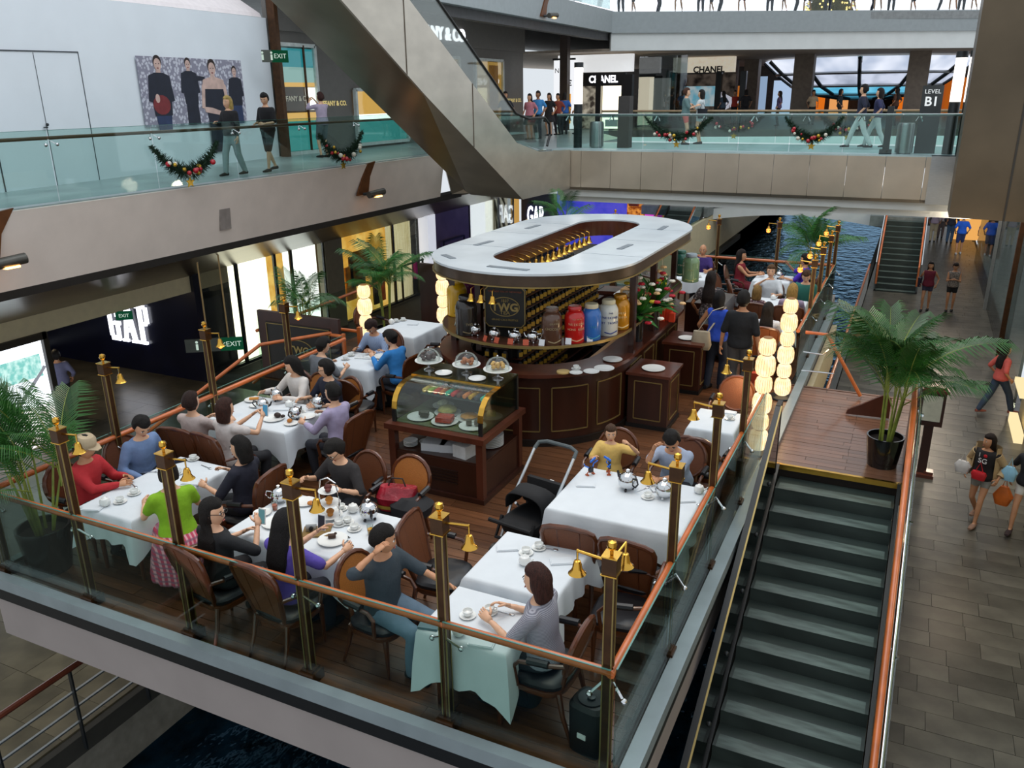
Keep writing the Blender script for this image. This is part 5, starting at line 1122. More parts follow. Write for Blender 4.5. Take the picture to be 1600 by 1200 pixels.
chair(chB, -7.1, 12.6, 100, 'empty chair behind the bare table near the kiosk shelf')
chair(chA, -8.75, 12.3, -90, 'empty oval chair left of the bare table by the wood booth')
chair(chB, -2.55, 13.6, -30, 'empty chair in the aisle behind the man in black polo')
chair(chA, -2.95, 17.3, -70, 'empty chair beside the man in white polo')
chair(chA, -3.35, 17.7, -100, 'empty chair behind the woman in red dress')

def make_cloth(w, d, hang, seed):
    rr = random.Random(seed); n = 18; pts = []
    per = []
    def side(ax, ay, bx, by):
        for k in range(n): u = k / n; per.append((ax + (bx - ax) * u, ay + (by - ay) * u, u))
    hw, hd = w / 2, d / 2
    side(-hw, -hd, hw, -hd); side(hw, -hd, hw, hd); side(hw, hd, -hw, hd); side(-hw, hd, -hw, -hd)
    ph = [rr.random() * 6 for _ in range(4)]; rings = []
    levels = [(-.02, 0), (0, 0), (.012, -.01), (.02, -.03), (.028, -.12), (.035, -.22), (.04, -1)]
    for li, (off, dz) in enumerate(levels):
        ring_ = []
        for i, (x, y, u) in enumerate(per):
            s_ = i // n; cdist = min(u, 1 - u); corner = math.exp(-(cdist * 9) ** 2)
            dirv = Vector(((-0, -1), (1, 0), (0, 1), (-1, 0))[s_] + (0,))
            cv = Vector((x, y, 0)).normalized()
            dn = dirv * (1 - corner) + cv * corner * 1.3
            if dz == -1: z = -hang - .15 * corner + .012 * math.sin(u * 17 + ph[s_])
            else: z = dz * hang / .3 if dz < -.05 else dz
            amp = 0 if li < 3 else (.018 * math.sin(u * 21 + ph[s_]) + .035 * corner) * (-z / hang)
            p = Vector((x, y, 0)) + dn * (off + amp); p.z = z; ring_.append(p)
        rings.append(ring_)
    m = MB(); nn = len(per); vs_ = [p for r in rings for p in r]; fs = []
    for i in range(len(rings) - 1):
        for k in range(nn): k2 = (k + 1) % nn; fs.append((i * nn + k, i * nn + k2, (i + 1) * nn + k2, (i + 1) * nn + k))
    fs.append(tuple(range(nn))); m.add(vs_, fs); return m
TZ = .752
def table(x0, x1, y0, y1, what, seed, hang=.3):
    cx, cy = (x0 + x1) / 2, (y0 + y1) / 2; w, d = x1 - x0, y1 - y0
    t = thing('dining_table', 'dark wood table under the cloth, ' + what, 'table', (cx, cy, 0)); MB().box((0, 0, .725), (w - .05, d - .05, .03)).build('tabletop', CW_, t, 0)
    for sx in (-1, 1):
        for sy in (-1, 1): MB().tube([(sx * (w / 2 - .1), sy * (d / 2 - .1), .71), (sx * (w / 2 - .1), sy * (d / 2 - .1), 0)], [.03, .022], 8).build('leg', CW_, t)
    o = make_cloth(w, d, hang, seed).build('tablecloth', CLOTH, None, 50); o.location = (cx, cy, TZ - .002); tag(o, 'white cloth on the ' + what, 'tablecloth', 'white tablecloths')
table(-7.24, -6.5, 4.87, 6.2, 'long table of the red jacket man', 1); table(-7.88, -6.62, 7.25, 8.15, 'table crowded with silver teapots', 2); table(-5.5, -4.1, 5.12, 6.0, 'table with the three tier cake stand', 3)
table(-3.05, -2.22, 5.36, 6.2, 'small bare table near the stroller', 4, .26); table(-3.02, -2.28, 4.56, 5.2, 'table of the woman in stripes', 5, .42); table(-2.9, -1.55, 6.8, 7.85, 'father and boy table', 6); table(-2.15, -1.6, 9.45, 10.15, 'small table beside the lanterns', 7)
table(-7.9, -7.08, 9.7, 10.42, 'table of the three men', 8); table(-8.25, -7.4, 11.5, 12.5, 'bare table by the wood booth', 9); table(-2.5, -1.62, 15.98, 16.78, 'far table of the couple group', 10); table(-2.95, -2.2, 18.35, 19.1, 'far table of the woman in red dress', 11); table(-4.6, -3.85, 17.95, 18.75, 'far table of the old man in purple', 12); table(-2.3, -1.62, 14.35, 14.95, 'table just behind the rear lantern tower', 13)

# ---------------------------------------------------------------- tableware
def make_cup():
    t = thing('teacup', '', 'cup'); MB().lathe([(0, 0), (.03, .001), (.068, .012), (.068, .015), (.03, .005), (0, .004)], 16, cap=False).build('saucer', CHINA, t)
    MB().lathe([(.018, .006), (.028, .012), (.04, .035), (.043, .055), (.04, .055), (.035, .03), (.0, .015)], 14, cap=False).build('bowl', CHINA, t); MB().tube([(.04, 0, .045), (.06, 0, .04), (.055, 0, .022), (.035, 0, .02)], .004, 6).build('handle', CHINA, t); return t
cupm = Maker(make_cup)
def make_jug():
    t = thing('china_pot', '', 'pot'); MB().lathe([(.03, 0), (.05, .02), (.055, .05), (.04, .08), (.02, .088), (.012, .1), (0, .104)], 14).build('body', CHINA, t); MB().tube([(.05, 0, .045), (.075, 0, .06), (.085, 0, .08)], [.012, .008, .006], 6).build('spout', CHINA, t); return t
jugm = Maker(make_jug)
def make_cut(spoon=True):
    b = MB(); b.bar((-.09, 0, .004), (.05, 0, .004), .009, .003)
    if spoon: b.ell((.07, 0, .006), (.028, .017, .005), 8, 6)
    else: b.bar((.05, 0, .004), (.1, 0, .004), .018, .003)
    return b.mesh('spoon' if spoon else 'knife', CHROME, 40)
SPO, KNI = make_cut(True), make_cut(False)
def cut(x, y, deg, label, knife=False): return tag(inst('knife' if knife else 'teaspoon', KNI if knife else SPO, None, (x, y, TZ), (0, 0, R_(deg))), label, 'cutlery', 'cutlery on the tables')
NAP = MB().box((0, 0, .006), (.2, .11, .012)).box((.0, .0, .014), (.18, .1, .006)).mesh('napkin', CLOTH, 0)
def nap(x, y, deg, label): return tag(inst('napkin', NAP, None, (x, y, TZ), (0, 0, R_(deg))), label, 'napkin', 'folded napkins')
def cup(x, y, deg, label): return cupm((x, y, TZ), R_(deg), label, 'teacups on the tables')
def jug(x, y, deg, label): return jugm((x, y, TZ), R_(deg), label, 'small white pots')
def at_t(px, py): p = at(px, py, TZ); return p.x, p.y
def ph(p, rz, label, m=None):
    o = MB().box((0, 0, .005), (.075, .15, .01)).box((0, 0, .011), (.066, .13, .002), 0, 1).build('phone', [BLACK, m or mat('phone screen', '1a2030', .1)], None, 0); o.location = p; o.rotation_euler = rz; return tag(o, label, 'phone')
# T1
x, y = at_t(297, 721); cup(x, y + .05, 30, 'teacup near the dark phone on the red jacket table'); ph((*at_t(281, 721), TZ), (0, 0, -.5), 'dark phone lying at the far end of the red jacket table')
for i, (px, py) in enumerate(((188, 785), (210, 772), (278, 740))): cup(*at_t(px, py), 40 * i, ['teacup in front of the red jacket man', 'second teacup in front of the red jacket man', 'teacup by the woman in green top'][i])
jug(*at_t(165, 790), 0, 'round white pot at the near end of the red jacket table'); cut(*at_t(208, 758), -20, 'spoon in front of the red jacket man'); nap(*at_t(145, 795), 20, 'napkin at the near end of the red jacket table'); nap(*at_t(300, 755), 15, 'napkin beside the dark haired diner'); cut(*at_t(235, 738), 30, 'spoon in front of the blue shirt man'); cut(*at_t(322, 730), -10, 'spoon at the right end of the red jacket table')
# T2
for i, (px, py, dg) in enumerate(((411, 642, 20), (462, 655, 90), (497, 638, 200), (433, 626, 160))):
    potb((*at_t(px, py), TZ), R_(dg), ['round silver teapot by the girl with the phone', 'round silver teapot in the middle of the crowded table', 'round silver teapot by the lavender shirt man', 'round silver teapot by the woman in white'][i], 'silver teapots on tables')
for i, (px, py, r) in enumerate(((395, 626, .11), (428, 655, .14), (455, 663, .09), (480, 652, .11), (400, 635, .09))): plate(*at_t(px, py), TZ, r, ['plate of toast on the crowded table', 'big plate with dark cake on the crowded table', 'small plate with a scone on the crowded table', 'plate by the lavender shirt man', 'small plate by the girl with the phone'][i], 'plates on the crowded table')
blob('scone', 'golden scone on the small plate of the crowded table', 'scone', (*at_t(453, 661), TZ + .01), [((0, 0, .025), (.035, .035, .025))], mat('scone', 'b5702a', .7)); blob('cake', 'dark cake on the big plate of the crowded table', 'cake', (*at_t(434, 653), TZ + .01), [((0, 0, .03), (.05, .04, .035)), ((.07, .02, .02), (.03, .03, .02))], mat('choc', '2a1712', .6)); blob('toast', 'orange toast slices on the crowded table', 'toast', (*at_t(397, 625), TZ + .012), [((0, 0, .012), (.12, .05, .02, .5))], mat('toast', 'c98a3a', .7))
jug(*at_t(452, 636), 60, 'white milk pot on the crowded table'); cup(*at_t(470, 645), 0, 'teacup near the glasses man'); nap(*at_t(440, 640), 30, 'crumpled napkin on the crowded table')
# T3 with the tiered stand
ts3 = thing('tiered_stand', 'silver three tier cake stand on the table of the black tee man', 'cake stand', (*at_t(517, 810), TZ)); 
for r, z in ((.12, .03), (.11, .16), (.1, .29)): MB().lathe([(0, z), (r * .7, z + .002), (r, z + .015), (r, z + .018), (0, z + .006)], 20, cap=False).build('tier_plate', CHINA, ts3)
MB().tube([(.11, 0, 0), (.12, 0, .25), (.09, 0, .4), (.0, 0, .44), (-.09, 0, .4), (-.12, 0, .25), (-.11, 0, 0)], .007, 6).build('frame', CHROME, ts3)
for i, (z, c) in enumerate(((.31, '5a2018'), (.18, 'c9852e'), (.05, 'a86a1e'))): p = ts3.location; blob('petit_four', ['dark red petit four on the top tier', 'orange petit four on the middle tier', 'golden petit four on the bottom tier'][i], 'cake', (p.x, p.y, TZ + z), [((0, 0, .03), (.04, .04, .03)), ((.03, -.04, .02), (.03, .03, .02))], mat('petit ' + c, c, .6))
potm((*at_t(437, 785), TZ), .6, 'silver teapot behind the bell post on the cake table', 'silver teapots on tables'); bp_ = potb((*at_t(577, 812), TZ), 2.4, 'large silver teapot at the right of the cake table', 'silver teapots on tables'); bp_.scale = (1.15,) * 3
jug(*at_t(552, 800), 0, 'white pot on the cake table'); cup(*at_t(533, 796), 0, 'teacup behind the white pot on the cake table'); cup(*at_t(530, 820), 0, 'teacup with saucer beside the tiered stand'); cup(*at_t(543, 817), 90, 'dark tea cup beside the tiered stand'); cup(*at_t(554, 828), 30, 'teacup with green tea on the cake table')
for i, (px, py, r) in enumerate(((520, 845, .14), (432, 818, .14), (410, 803, .09), (477, 786, .11))): plate(*at_t(px, py), TZ, r, ['plate with half eaten cake before the woman in purple', 'plate with sauce before the phone woman', 'small plate with orange sweet at the cake table', 'plate in front of the black tee man'][i], 'plates on the cake table')
blob('cake', 'layered chocolate cake on the plate of the woman in purple', 'cake', (*at_t(519, 842), TZ + .012), [((0, 0, .02), (.07, .04, .03, .6)), ((.02, .03, .035), (.015, .015, .012))], mat('layer cake', '3c2414', .6, var=.4, scale=60)); blob('sweet', 'orange sweet on the small plate', 'sweet', (*at_t(410, 802), TZ + .01), [((0, 0, .012), (.03, .02, .012))], mat('orange sweet', 'd08a3a', .6)); blob('scone', 'half scone on the plate of the black tee man', 'scone', (*at_t(486, 790), TZ + .01), [((0, 0, .02), (.04, .035, .02))], mat('scone', 'b5702a', .7))
def tumbler(px, py, c, label, h=.1):
    t = thing('tumbler', label, 'glass', (*at_t(px, py), TZ), 0, 'drinks on the cake table'); MB().lathe([(.026, 0), (.032, h), (.03, h), (.024, .006)], 14, cap=False).build('glass', GLASS_C, t); MB().lathe([(.023, .006), (.028, h * .62)], 14).build('drink', mat('drink ' + c, c, .2), t); return t
tumbler(579, 835, 'e09a14', 'glass of orange juice in front of the large silver teapot'); tumbler(494, 800, 'd98a1e', 'glass of orange juice beside the tiered stand'); tumbler(430, 797, 'b0481c', 'glass of red tea by the phone woman')
o = MB().box((0, 0, .008), (.26, .2, .016), .5).build('menu_folder', mat('gold brown menu', '7a5f2c', .45, var=.2), None, 0); o.location = (*at_t(495, 832), TZ); tag(o, 'gold brown menu folder on the cake table', 'menu')
cam_ = thing('compact_camera', 'small silver camera standing on the menu folder', 'camera', (*at_t(487, 832), TZ + .017), R_(30)); MB().box((0, 0, .032), (.1, .03, .06)).build('body', STEEL, cam_, 0); MB().tube([(0, -.015, .032), (0, -.03, .032)], .02, 12).build('lens', BLACK, cam_)
cut(*at_t(535, 836), -10, 'silver knife above the cake plate', True); cut(*at_t(545, 847), -30, 'fork right of the cake plate', True); cut(*at_t(418, 812), 60, 'spoon by the phone woman')
# T4 T5
for i, (px, py) in enumerate(((842, 857), (822, 865))): cup(*at_t(px, py), 90 * i, ['right teacup on the small bare table', 'left teacup on the small bare table'][i])
jug(*at_t(820, 882), 0, 'white pot on the small bare table'); nap(*at_t(793, 857), 30, 'left napkin on the small bare table'); nap(*at_t(877, 878), 30, 'right napkin on the small bare table'); cut(*at_t(856, 858), 10, 'spoon on the small bare table')
cup(*at_t(765, 957), 30, 'teacup in front of the woman in stripes'); cup(*at_t(731, 963), 120, 'second teacup on the table of the woman in stripes'); jug(*at_t(717, 992), 0, 'white pot seen through the front glass'); nap(*at_t(753, 1005), 10, 'napkin at the edge of the table in stripes'); cut(*at_t(787, 957), 0, 'spoon beside the teacup of the woman in stripes')
o = MB().box((0, 0, .01), (.16, .1, .02), .2).build('wallet', mat('blue grey wallet', '5a7078', .5), None, 0); o.location = (*at_t(671, 979), TZ); tag(o, 'flat blue grey wallet at the table corner by the front glass', 'wallet')
# T6
p1 = potb((*at_t(980, 765), TZ), R_(150), 'silver teapot with black spout in the middle of the father and boy table', 'silver teapots on tables'); p1.scale = (1.2,) * 3; p2 = potm((*at_t(1037, 778), TZ), R_(30), 'round silver teapot in front of the father', 'silver teapots on tables'); p2.scale = (1.15,) * 3
cup(*at_t(1012, 778), 0, 'teacup in front of the father'); cut(*at_t(1005, 765), 60, 'spoon beside the black spout teapot'); nap(*at_t(915, 758), 20, 'crumpled napkin before the boy'); nap(*at_t(1070, 782), 30, 'napkin at the right end of the father and boy table'); jug(*at_t(1092, 770), 0, 'white pot at the rail end of the father and boy table')
TOYB = mat('toy blue', '2a6fd0', .4); TOYD = mat('toy dark', '23222a', .4); TOYO = mat('toy orange', 'b0522a', .4)
def toy(px, py, label, s_=1.0, seed=1):
    t = thing('toy_robot', label, 'toy', (*at_t(px, py), TZ), seed); rr = random.Random(seed)
    for sx in (-1, 1): MB().tube([(sx * .02, 0, .05), (sx * .04, .01, .025), (sx * .04, -.01, .0)], .008 * s_, 6).box((sx * .04, .01, .006), (.025, .04, .012)).build('leg', TOYO, t)
    MB().box((0, 0, .075 * s_), (.05, .03, .05)).ell((0, 0, .115 * s_), .018).build('body', TOYD, t)
    for sx in (-1, 1): MB().tube([(sx * .025, 0, .09), (sx * .06, .03, .11), (sx * .09, .0, .15)], .007, 6).build('arm', TOYB, t)
    MB().box((.04, .02, .16), (.12, .015, .02), .5).build('sword', TOYB, t, 0); return t
toy(923, 742, 'blue and black toy figure lying near the table corner', .8, 1); toy(952, 740, 'taller toy figure with blue sword in front of the boy', 1.2, 2)
# T7, T8, T9 and far tables
cup(*at_t(1140, 655), 0, 'teacup on the table beside the lanterns'); nap(*at_t(1138, 645), 0, 'napkin on the table beside the lanterns'); cut(*at_t(1120, 652), 30, 'spoon on the table beside the lanterns')
o = MB().box((0, 0, .006), (.36, .28, .01), .3).box((.1, .05, .014), (.3, .26, .006), .1).build('newspaper', mat('newsprint', 'cfd2d2', .85, var=.2, scale=40), None, 0); o.location = (*at_t(575, 557), TZ); tag(o, 'open newspaper held over the three men table', 'newspaper')
for i, (px, py) in enumerate(((540, 562), (548, 556))): cup(*at_t(px, py), 0, ['left teacup on the three men table', 'right teacup on the three men table'][i])
ph((*at_t(528, 552), TZ), (0, 0, .4), 'black phone on the three men table')
jug(*at_t(612, 506), 0, 'white pot on the bare table by the wood booth'); cup(*at_t(619, 503), 0, 'left teacup on the bare table by the wood booth'); cup(*at_t(630, 501), 0, 'right teacup on the bare table by the wood booth'); nap(*at_t(645, 507), 20, 'napkin on the bare table by the wood booth')
jug(*at_t(1208, 468), 0, 'white pot on the far table of the couple group'); cup(*at_t(1225, 475), 0, 'teacup on the far table of the couple group'); jug(-2.6, 18.8, 0, 'white pot on the table of the woman in red'); potb((-2.45, 18.7, TZ), 0, 'silver teapot on the table of the woman in red', 'silver teapots on tables'); cup(-4.1, 18.2, 0, 'teacup on the table of the old man in purple')
t = thing('beer_glass', 'stemmed glass of amber drink on the old man table', 'glass', (-4.2, 18.45, TZ)); MB().lathe([(.035, 0), (.006, .01), (.006, .08), (.035, .11), (.04, .17), (.038, .17), (.03, .11), (0, .1)], 14, cap=False).build('glass', GLASS_C, t); MB().lathe([(.0, .102), (.03, .115), (.034, .15)], 14).build('drink', mat('amber drink', 'c9781e', .2), t)
# plates on the kiosk counter
for i, (px, py, r) in enumerate(((900, 584, .09), (924, 582, .11), (944, 577, .14), (957, 563, .14))): p = at(px, py, 1.08); plate(p.x, p.y, 1.081, r, ['saucer on the curved kiosk counter', 'small plate of biscuits on the kiosk counter', 'wide plate on the kiosk counter', 'far wide plate on the kiosk counter'][i], 'plates on the kiosk counter')
p = at(900, 578, 1.09); o = cupm((p.x, p.y, 1.1), 0, 'teacup on the saucer on the kiosk counter', 'teacups on the tables')
p = at(880, 582, 1.08); o = MB().lathe([(.09, 0), (.09, .02)], 18).build('wood_board', mat('pale wood', 'd0b070', .5), None); o.location = (p.x, p.y, 1.081); tag(o, 'round pale wood board on the kiosk counter', 'board')
plate(-3.1, 11.2, .845, .17, 'white oval plate on the nearest podium'); plate(-3.05, 12.95, .845, .14, 'white plate on the further podium')

# ---------------------------------------------------------------- lanterns
LAN = glow('paper lantern glow', 'ffd9a0', 1.45, 'ffe6bc', 9); LAN2 = mat('lantern cane rib', 'a8752e', .6)
def make_lantern_stack(n=6):
    t = thing('lantern_tower', '', 'lantern'); MB().lathe([(.19, 0), (.2, .015), (.19, .03), (.05, .035)], 20).build('base', STEEL_D, t); z = .05
    for k in range(n):
        h = .29 if k % 2 == 0 else .23; r = .125 if k % 2 == 0 else .108
        L = MB().lathe([(r * .55, z), (r * .85, z + h * .1), (r, z + h * .3), (r * 1.0, z + h * .65), (r * .85, z + h * .88), (r * .55, z + h * .98)], 44, lobes=1, lamp=.025).build('lantern', LAN, t)
        rb = MB()
        for q in range(22): a = 2 * math.pi * (q + .5) / 22; rb.tube([((r * f + .004) * math.cos(a), (r * f + .004) * math.sin(a), z + h * g) for f, g in ((.85, .1), (1.01, .3), (1.01, .65), (.85, .88))], .0016, 4, cap=False)
        rb.build('rib_cage', LAN2, L, 0); MB().lathe([(.06, z + h * .97), (.06, z + h + .005)], 14).build('collar', mat('lantern collar', '8a5a22', .5), t); z += h + .004
    return t
lm = Maker(make_lantern_stack)
lm((-1.47, 10.75, 0), 0, 'nearer glowing lantern tower at the head of the stairs', 'glowing lantern towers'); l2 = lm((-1.5, 13.1, 0), .2, 'further glowing lantern tower at the back of the landing', 'glowing lantern towers')
p = at(568, 452, 1.55); lm((p.x, p.y, 0), 0, 'glowing lantern tower behind the three men table', 'glowing lantern towers'); p = at(690, 420, 1.6); lm((p.x, p.y, 0), .3, 'glowing lantern tower left of the kiosk canopy', 'glowing lantern towers')
for q, (x, y) in enumerate(((-1.47, 10.75), (-1.5, 13.1))): point('lantern_light', (x - .25, y, 1.0), 14, (1, .72, .4), .15)

# ---------------------------------------------------------------- palms
LEAF = mat('palm leaf', '2a5a20', .4, var=.45, scale=3, obj_rand=.25, hex2=None); LEAF_D = mat('palm leaf dark', '2c6424', .45, var=.4, scale=3, obj_rand=.25); STEM = mat('palm cane', '7f8a3a', .5, var=.25, scale=10); POT = mat('black glazed pot', '0c0c0e', .18, var=.2, coat=.5); SOIL = mat('soil', '241a12', .9)
def frond_mesh(L, seed, leaf, droop=.55, nl=34, ll=.31):
    rr = random.Random(seed); m = MB(); pts = []; n = 12
    for i in range(n + 1):
        u = i / n; pts.append(Vector((0, L * (u - .12 * u * u * droop), L * (.62 * u - droop * u * u))))
    m.tube(pts, [.009 * (1 - .8 * i / n) for i in range(n + 1)], 4, 1, cap=False)
    for i in range(nl):
        u = .22 + .78 * i / (nl - 1); k = u * n; a = int(min(k, n - 1)); c = pts[a].lerp(pts[a + 1], k - a); tg = (pts[a + 1] - pts[a]).normalized(); l_ = ll * (.55 + .9 * math.sin(math.pi * min(1, u * .95)) * .6) * rr.uniform(.85, 1.1)
        for sx in (-1, 1):
            dirv = (Vector((sx, 0, .12)) + tg * (.55 + .5 * u)).normalized(); up_ = Vector((0, 0, 1)); wv = tg * .0085
            mid = c + dirv * l_ * .55 + Vector((0, 0, .02)); tip = c + dirv * l_ + Vector((0, 0, -.42 * l_))
            m.add([c - wv * .6, c + wv * .6, mid + wv, mid - wv, tip], [(0, 1, 2, 3), (3, 2, 4)])
    return m.mesh('frond', [leaf, STEM], 0)
FR = [frond_mesh(1.0, s_, LEAF, d) for s_, d in ((1, .5), (2, .7), (3, .35))]; FRD = [frond_mesh(1.0, s_, LEAF_D, d) for s_, d in ((4, .5), (5, .7), (6, .35))]
def palm(loc, label, h, nf, fl, pot_r, pot_h, seed, bank=FR, stems=6, spread=.1, pot=True, azr=(0, 360)):
    t = thing('potted_palm', label, 'palm', loc); rr = random.Random(seed)
    if pot:
        b = MB().lathe([(pot_r * .78, 0), (pot_r * .86, pot_h * .3), (pot_r, pot_h * .95), (pot_r, pot_h), (pot_r * .92, pot_h), (pot_r * .88, pot_h * .8)], 22, cap=False).lathe([(0, 0), (pot_r * .78, 0)], 22, cap=False).build('pot', POT, t)
        MB().lathe([(0, pot_h * .86), (pot_r * .9, pot_h * .85)], 18, cap=False).build('soil', SOIL, t)
    tops = []
    for k in range(stems):
        a = 2 * math.pi * k / stems + rr.random(); r0 = spread * .6; r1 = spread * rr.uniform(.8, 1.8); hh = h * rr.uniform(.35, .6)
        q = Vector((r1 * math.cos(a), r1 * math.sin(a), pot_h * .8 + hh)); MB().tube([(r0 * math.cos(a), r0 * math.sin(a), pot_h * .8), q * .5 + Vector((r0 * math.cos(a) * .5, r0 * math.sin(a) * .5, pot_h * .4)), q], [.016, .014, .009], 6).build('cane', STEM, t); tops.append(q)
    for k in range(nf):
        q = tops[k % stems]; az = R_(azr[0] + (azr[1] - azr[0]) * k / nf) + rr.uniform(-.25, .25); s_ = fl * rr.uniform(.75, 1.1)
        inst('frond', bank[k % 3], t, q - Vector((0, 0, rr.uniform(0, .25) * h * .4)), (R_(rr.uniform(0, 70)), 0, az), s_)
    return t
palm((.08, 11.0, 0), 'big potted palm in black pot on the wooden landing at the stair head', 1.75, 34, 1.15, .23, .42, 1, FR, 9, .12)
palm((-7.68, 4.72, 0), 'big potted palm in black pot in the front left corner', 1.6, 21, 1.1, .26, .5, 2, FR, 8, .14, azr=(40, 235))
palm((-9.55, 11.3, 0), 'small palm behind the first wood booth panel', 1.75, 18, .75, .2, .4, 3, FR, 6, .1); palm((-8.95, 13.0, 0), 'taller palm behind the three men, before the warm shop window', 2.1, 22, .9, .22, .4, 4, FRD, 6, .1)
p = at(915, 300, 1.6); palm((-8.4, 20.6, -.0), 'far palm behind the canopy in front of the blue panel', 2.1, 16, .95, .22, .4, 5, FRD, 5, .1); palm((-1.95, 20.45, 0), 'palm just beyond the far right corner of the terrace over the canal', 1.7, 22, 1.0, .24, .4, 6, FRD, 6, .1)
struct(MB().box((-8.5, 20.6, -.2), (1.2, 1.2, .4)).build('trim_21', PLASTER)); struct(MB().box((-1.95, 20.4, -.2), (1.1, 1.1, .4)).build('trim_22', PLASTER))

# ---------------------------------------------------------------- wood booth panels, lantern sign, stroller, speaker, vases
bpn = thing('booth_panel', 'dark wood booth panel with gold emblem behind the three men', 'panel', (-9.05, 10.55, 0)); MB().box((0, 0, .62), (1.7, .07, 1.2)).build('board', MAHOG, bpn, 0); MB().box((0, -.04, .62), (1.35, .012, .85)).build('inset', mat('booth black', '17140f', .4), bpn, 0); frame_on(lambda u: (u, -.05), -.66, .66, .22, 1.02, 1, .012).build('inlay_frame', GOLD_LINE, bpn, 0)
m = MB()
for k in range(28): a, b = 2 * math.pi * k / 28, 2 * math.pi * (k + 1) / 28; m.bar((.3 * math.cos(a), -.052, .6 + .18 * math.sin(a)), (.3 * math.cos(b), -.052, .6 + .18 * math.sin(b)), .012)
m.build('emblem_oval', GOLD_LINE, bpn, 0); text('TWG', .18, GT, bpn, (0, -.055, .6), (R_(90), 0, 0), bold=.004)
b2 = thing('booth_panel', 'dark wood booth panel with gold line frames left of the kiosk', 'panel', (-7.9, 14.3, 0)); MB().box((0, 0, .72), (2.1, .08, 1.4)).build('board', MAHOG, b2, 0)
for x in (-.6, .1): frame_on(lambda u: (u, -.045), x, x + .55, .25, 1.15, 1, .012).build('inlay_frame', GOLD_LINE, b2, 0)
ls = thing('lantern_sign', 'wooden lantern shaped menu sign on a stand beside the walkway', 'sign', (.82, 16.3, B2)); MB().box((0, 0, .03), (.42, .36, .06)).box((.12, -.05, .08), (.16, .1, .05)).build('foot', MAHOG_L, ls, 0); MB().box((0, 0, .55), (.16, .12, 1.0)).build('stem', MAHOG, ls, 0); MB().box((0, 0, 1.36), (.42, .2, .66)).build('case', MAHOG, ls, 0); MB().box((0, -.105, 1.38), (.32, .012, .5)).build('page', mat('frosted page', 'b9bcae', .4), ls, 0); MB().box((0, 0, 1.72), (.5, .28, .06)).box((0, 0, 1.77), (.36, .2, .05)).build('roof', MAHOG_L, ls, 0)
wg = thing('scroll_board', 'dark carved scroll board lying low on the landing behind the palm', 'board', (-.2, 12.7, 0), R_(5)); MB().slab([(-.3, 0, .03), (.3, 0, .03), (.3, 0, .35), (.18, 0, .38), (.05, 0, .3), (-.1, 0, .2), (-.28, 0, .1)], (0, .05, 0)).build('board', MAHOG_L, wg, 0)
wpn = thing('newel_panel', 'dark wood newel panel between the palm pot and the stair handrail', 'panel', (.36, 11.3, 0)); MB().box((0, 0, .5), (.06, .9, 1.0)).build('board', MAHOG, wpn, 0)
sp = thing('loudspeaker', 'black floor loudspeaker with round cone behind the front corner post', 'loudspeaker', (-1.66, 4.74, 0), R_(-10)); MB().loft([supere((0, 0, 0), .14, .13, 20, .5), supere((0, 0, .4), .145, .135, 20, .5), supere((0, 0, .43), .12, .11, 20, .5)]).build('cabinet', BLACK, sp); MB().lathe([(.09, .432), (.1, .44), (.07, .435), (.03, .43), (.03, .445), (0, .45)], 18, cap=False).build('cone', STEEL_D, sp); MB().box((0, -.14, .18), (.07, .01, .04)).build('badge', CHINA, sp, 0)
sr = thing('stroller', 'black folded hood stroller with silver frame parked by the father table', 'stroller', (-3.2, 7.15, 0), R_(-10))
AL = mat('aluminium tube', 'c4c8cc', .3, metal=.8); FAB = mat('black stroller fabric', '0d0d10', .8, var=.3, scale=8)
for sx in (-1, 1): MB().tube([(sx * .24, -.35, .1), (sx * .25, .0, .62), (sx * .25, .38, 1.0)], .016, 8).build('frame_tube', AL, sr); MB().tube([(sx * .23, .35, .1), (sx * .24, .0, .5)], .016, 8).build('frame_tube', AL, sr)
MB().tube([(-.25, .38, 1.0), (-.24, .45, 1.05), (-.15, .48, 1.07), (.15, .48, 1.07), (.24, .45, 1.05), (.25, .38, 1.0)], .022, 8).build('push_handle', mat('grey foam grip', '4a5254', .7), sr)
hr = []
for q in range(7):
    a = R_(-20 + q * 24); c = Vector((0, -.08 + .26 * math.cos(a), .56 + .22 * math.sin(a))); rr_ = .235 - (.012 if q % 2 else 0)
    hr.append([Vector((rr_ * math.copysign(abs(math.cos(b)) ** .7, math.cos(b)), -.08 + .27 * math.cos(a) * (.75 + .25 * abs(math.sin(b))), .52 + (.26 if q % 2 == 0 else .24) * math.sin(a) * abs(math.sin(b)) ** .6 + .02)) for b in [math.pi * t / 12 for t in range(13)]])
hm = MB(); hv = [p for r in hr for p in r]; hm.add(hv, [(i_ * 13 + t, i_ * 13 + t + 1, (i_ + 1) * 13 + t + 1, (i_ + 1) * 13 + t) for i_ in range(6) for t in range(12)]); ho_ = hm.build('hood', FAB, sr); sol = ho_.modifiers.new('t', 'SOLIDIFY'); sol.thickness = .012
MB().slab([(-.22, .2, .3), (.22, .2, .3), (.23, .26, .74), (-.23, .26, .74)], (0, -.05, 0)).build('back_panel', FAB, sr, 0); MB().loft([supere((0, -.1, .34), .21, .26, 20, .5), supere((0, -.12, .46), .22, .3, 20, .5), supere((0, -.16, .5), .15, .2, 20, .5)]).build('seat', FAB, sr); MB().loft([supere((0, .05, .14), .18, .22, 20, .4), supere((0, .05, .26), .21, .25, 20, .4)]).build('basket', mat('basket mesh', '1c2024', .8), sr); MB().tube([(-.2, -.3, .5), (-.2, -.42, .3), (.2, -.42, .3), (.2, -.3, .5)], .02, 8).build('footrest', FAB, sr)
MB().box((.05, .27, .72), (.05, .01, .04)).build('care_label', CHINA, sr, 0)
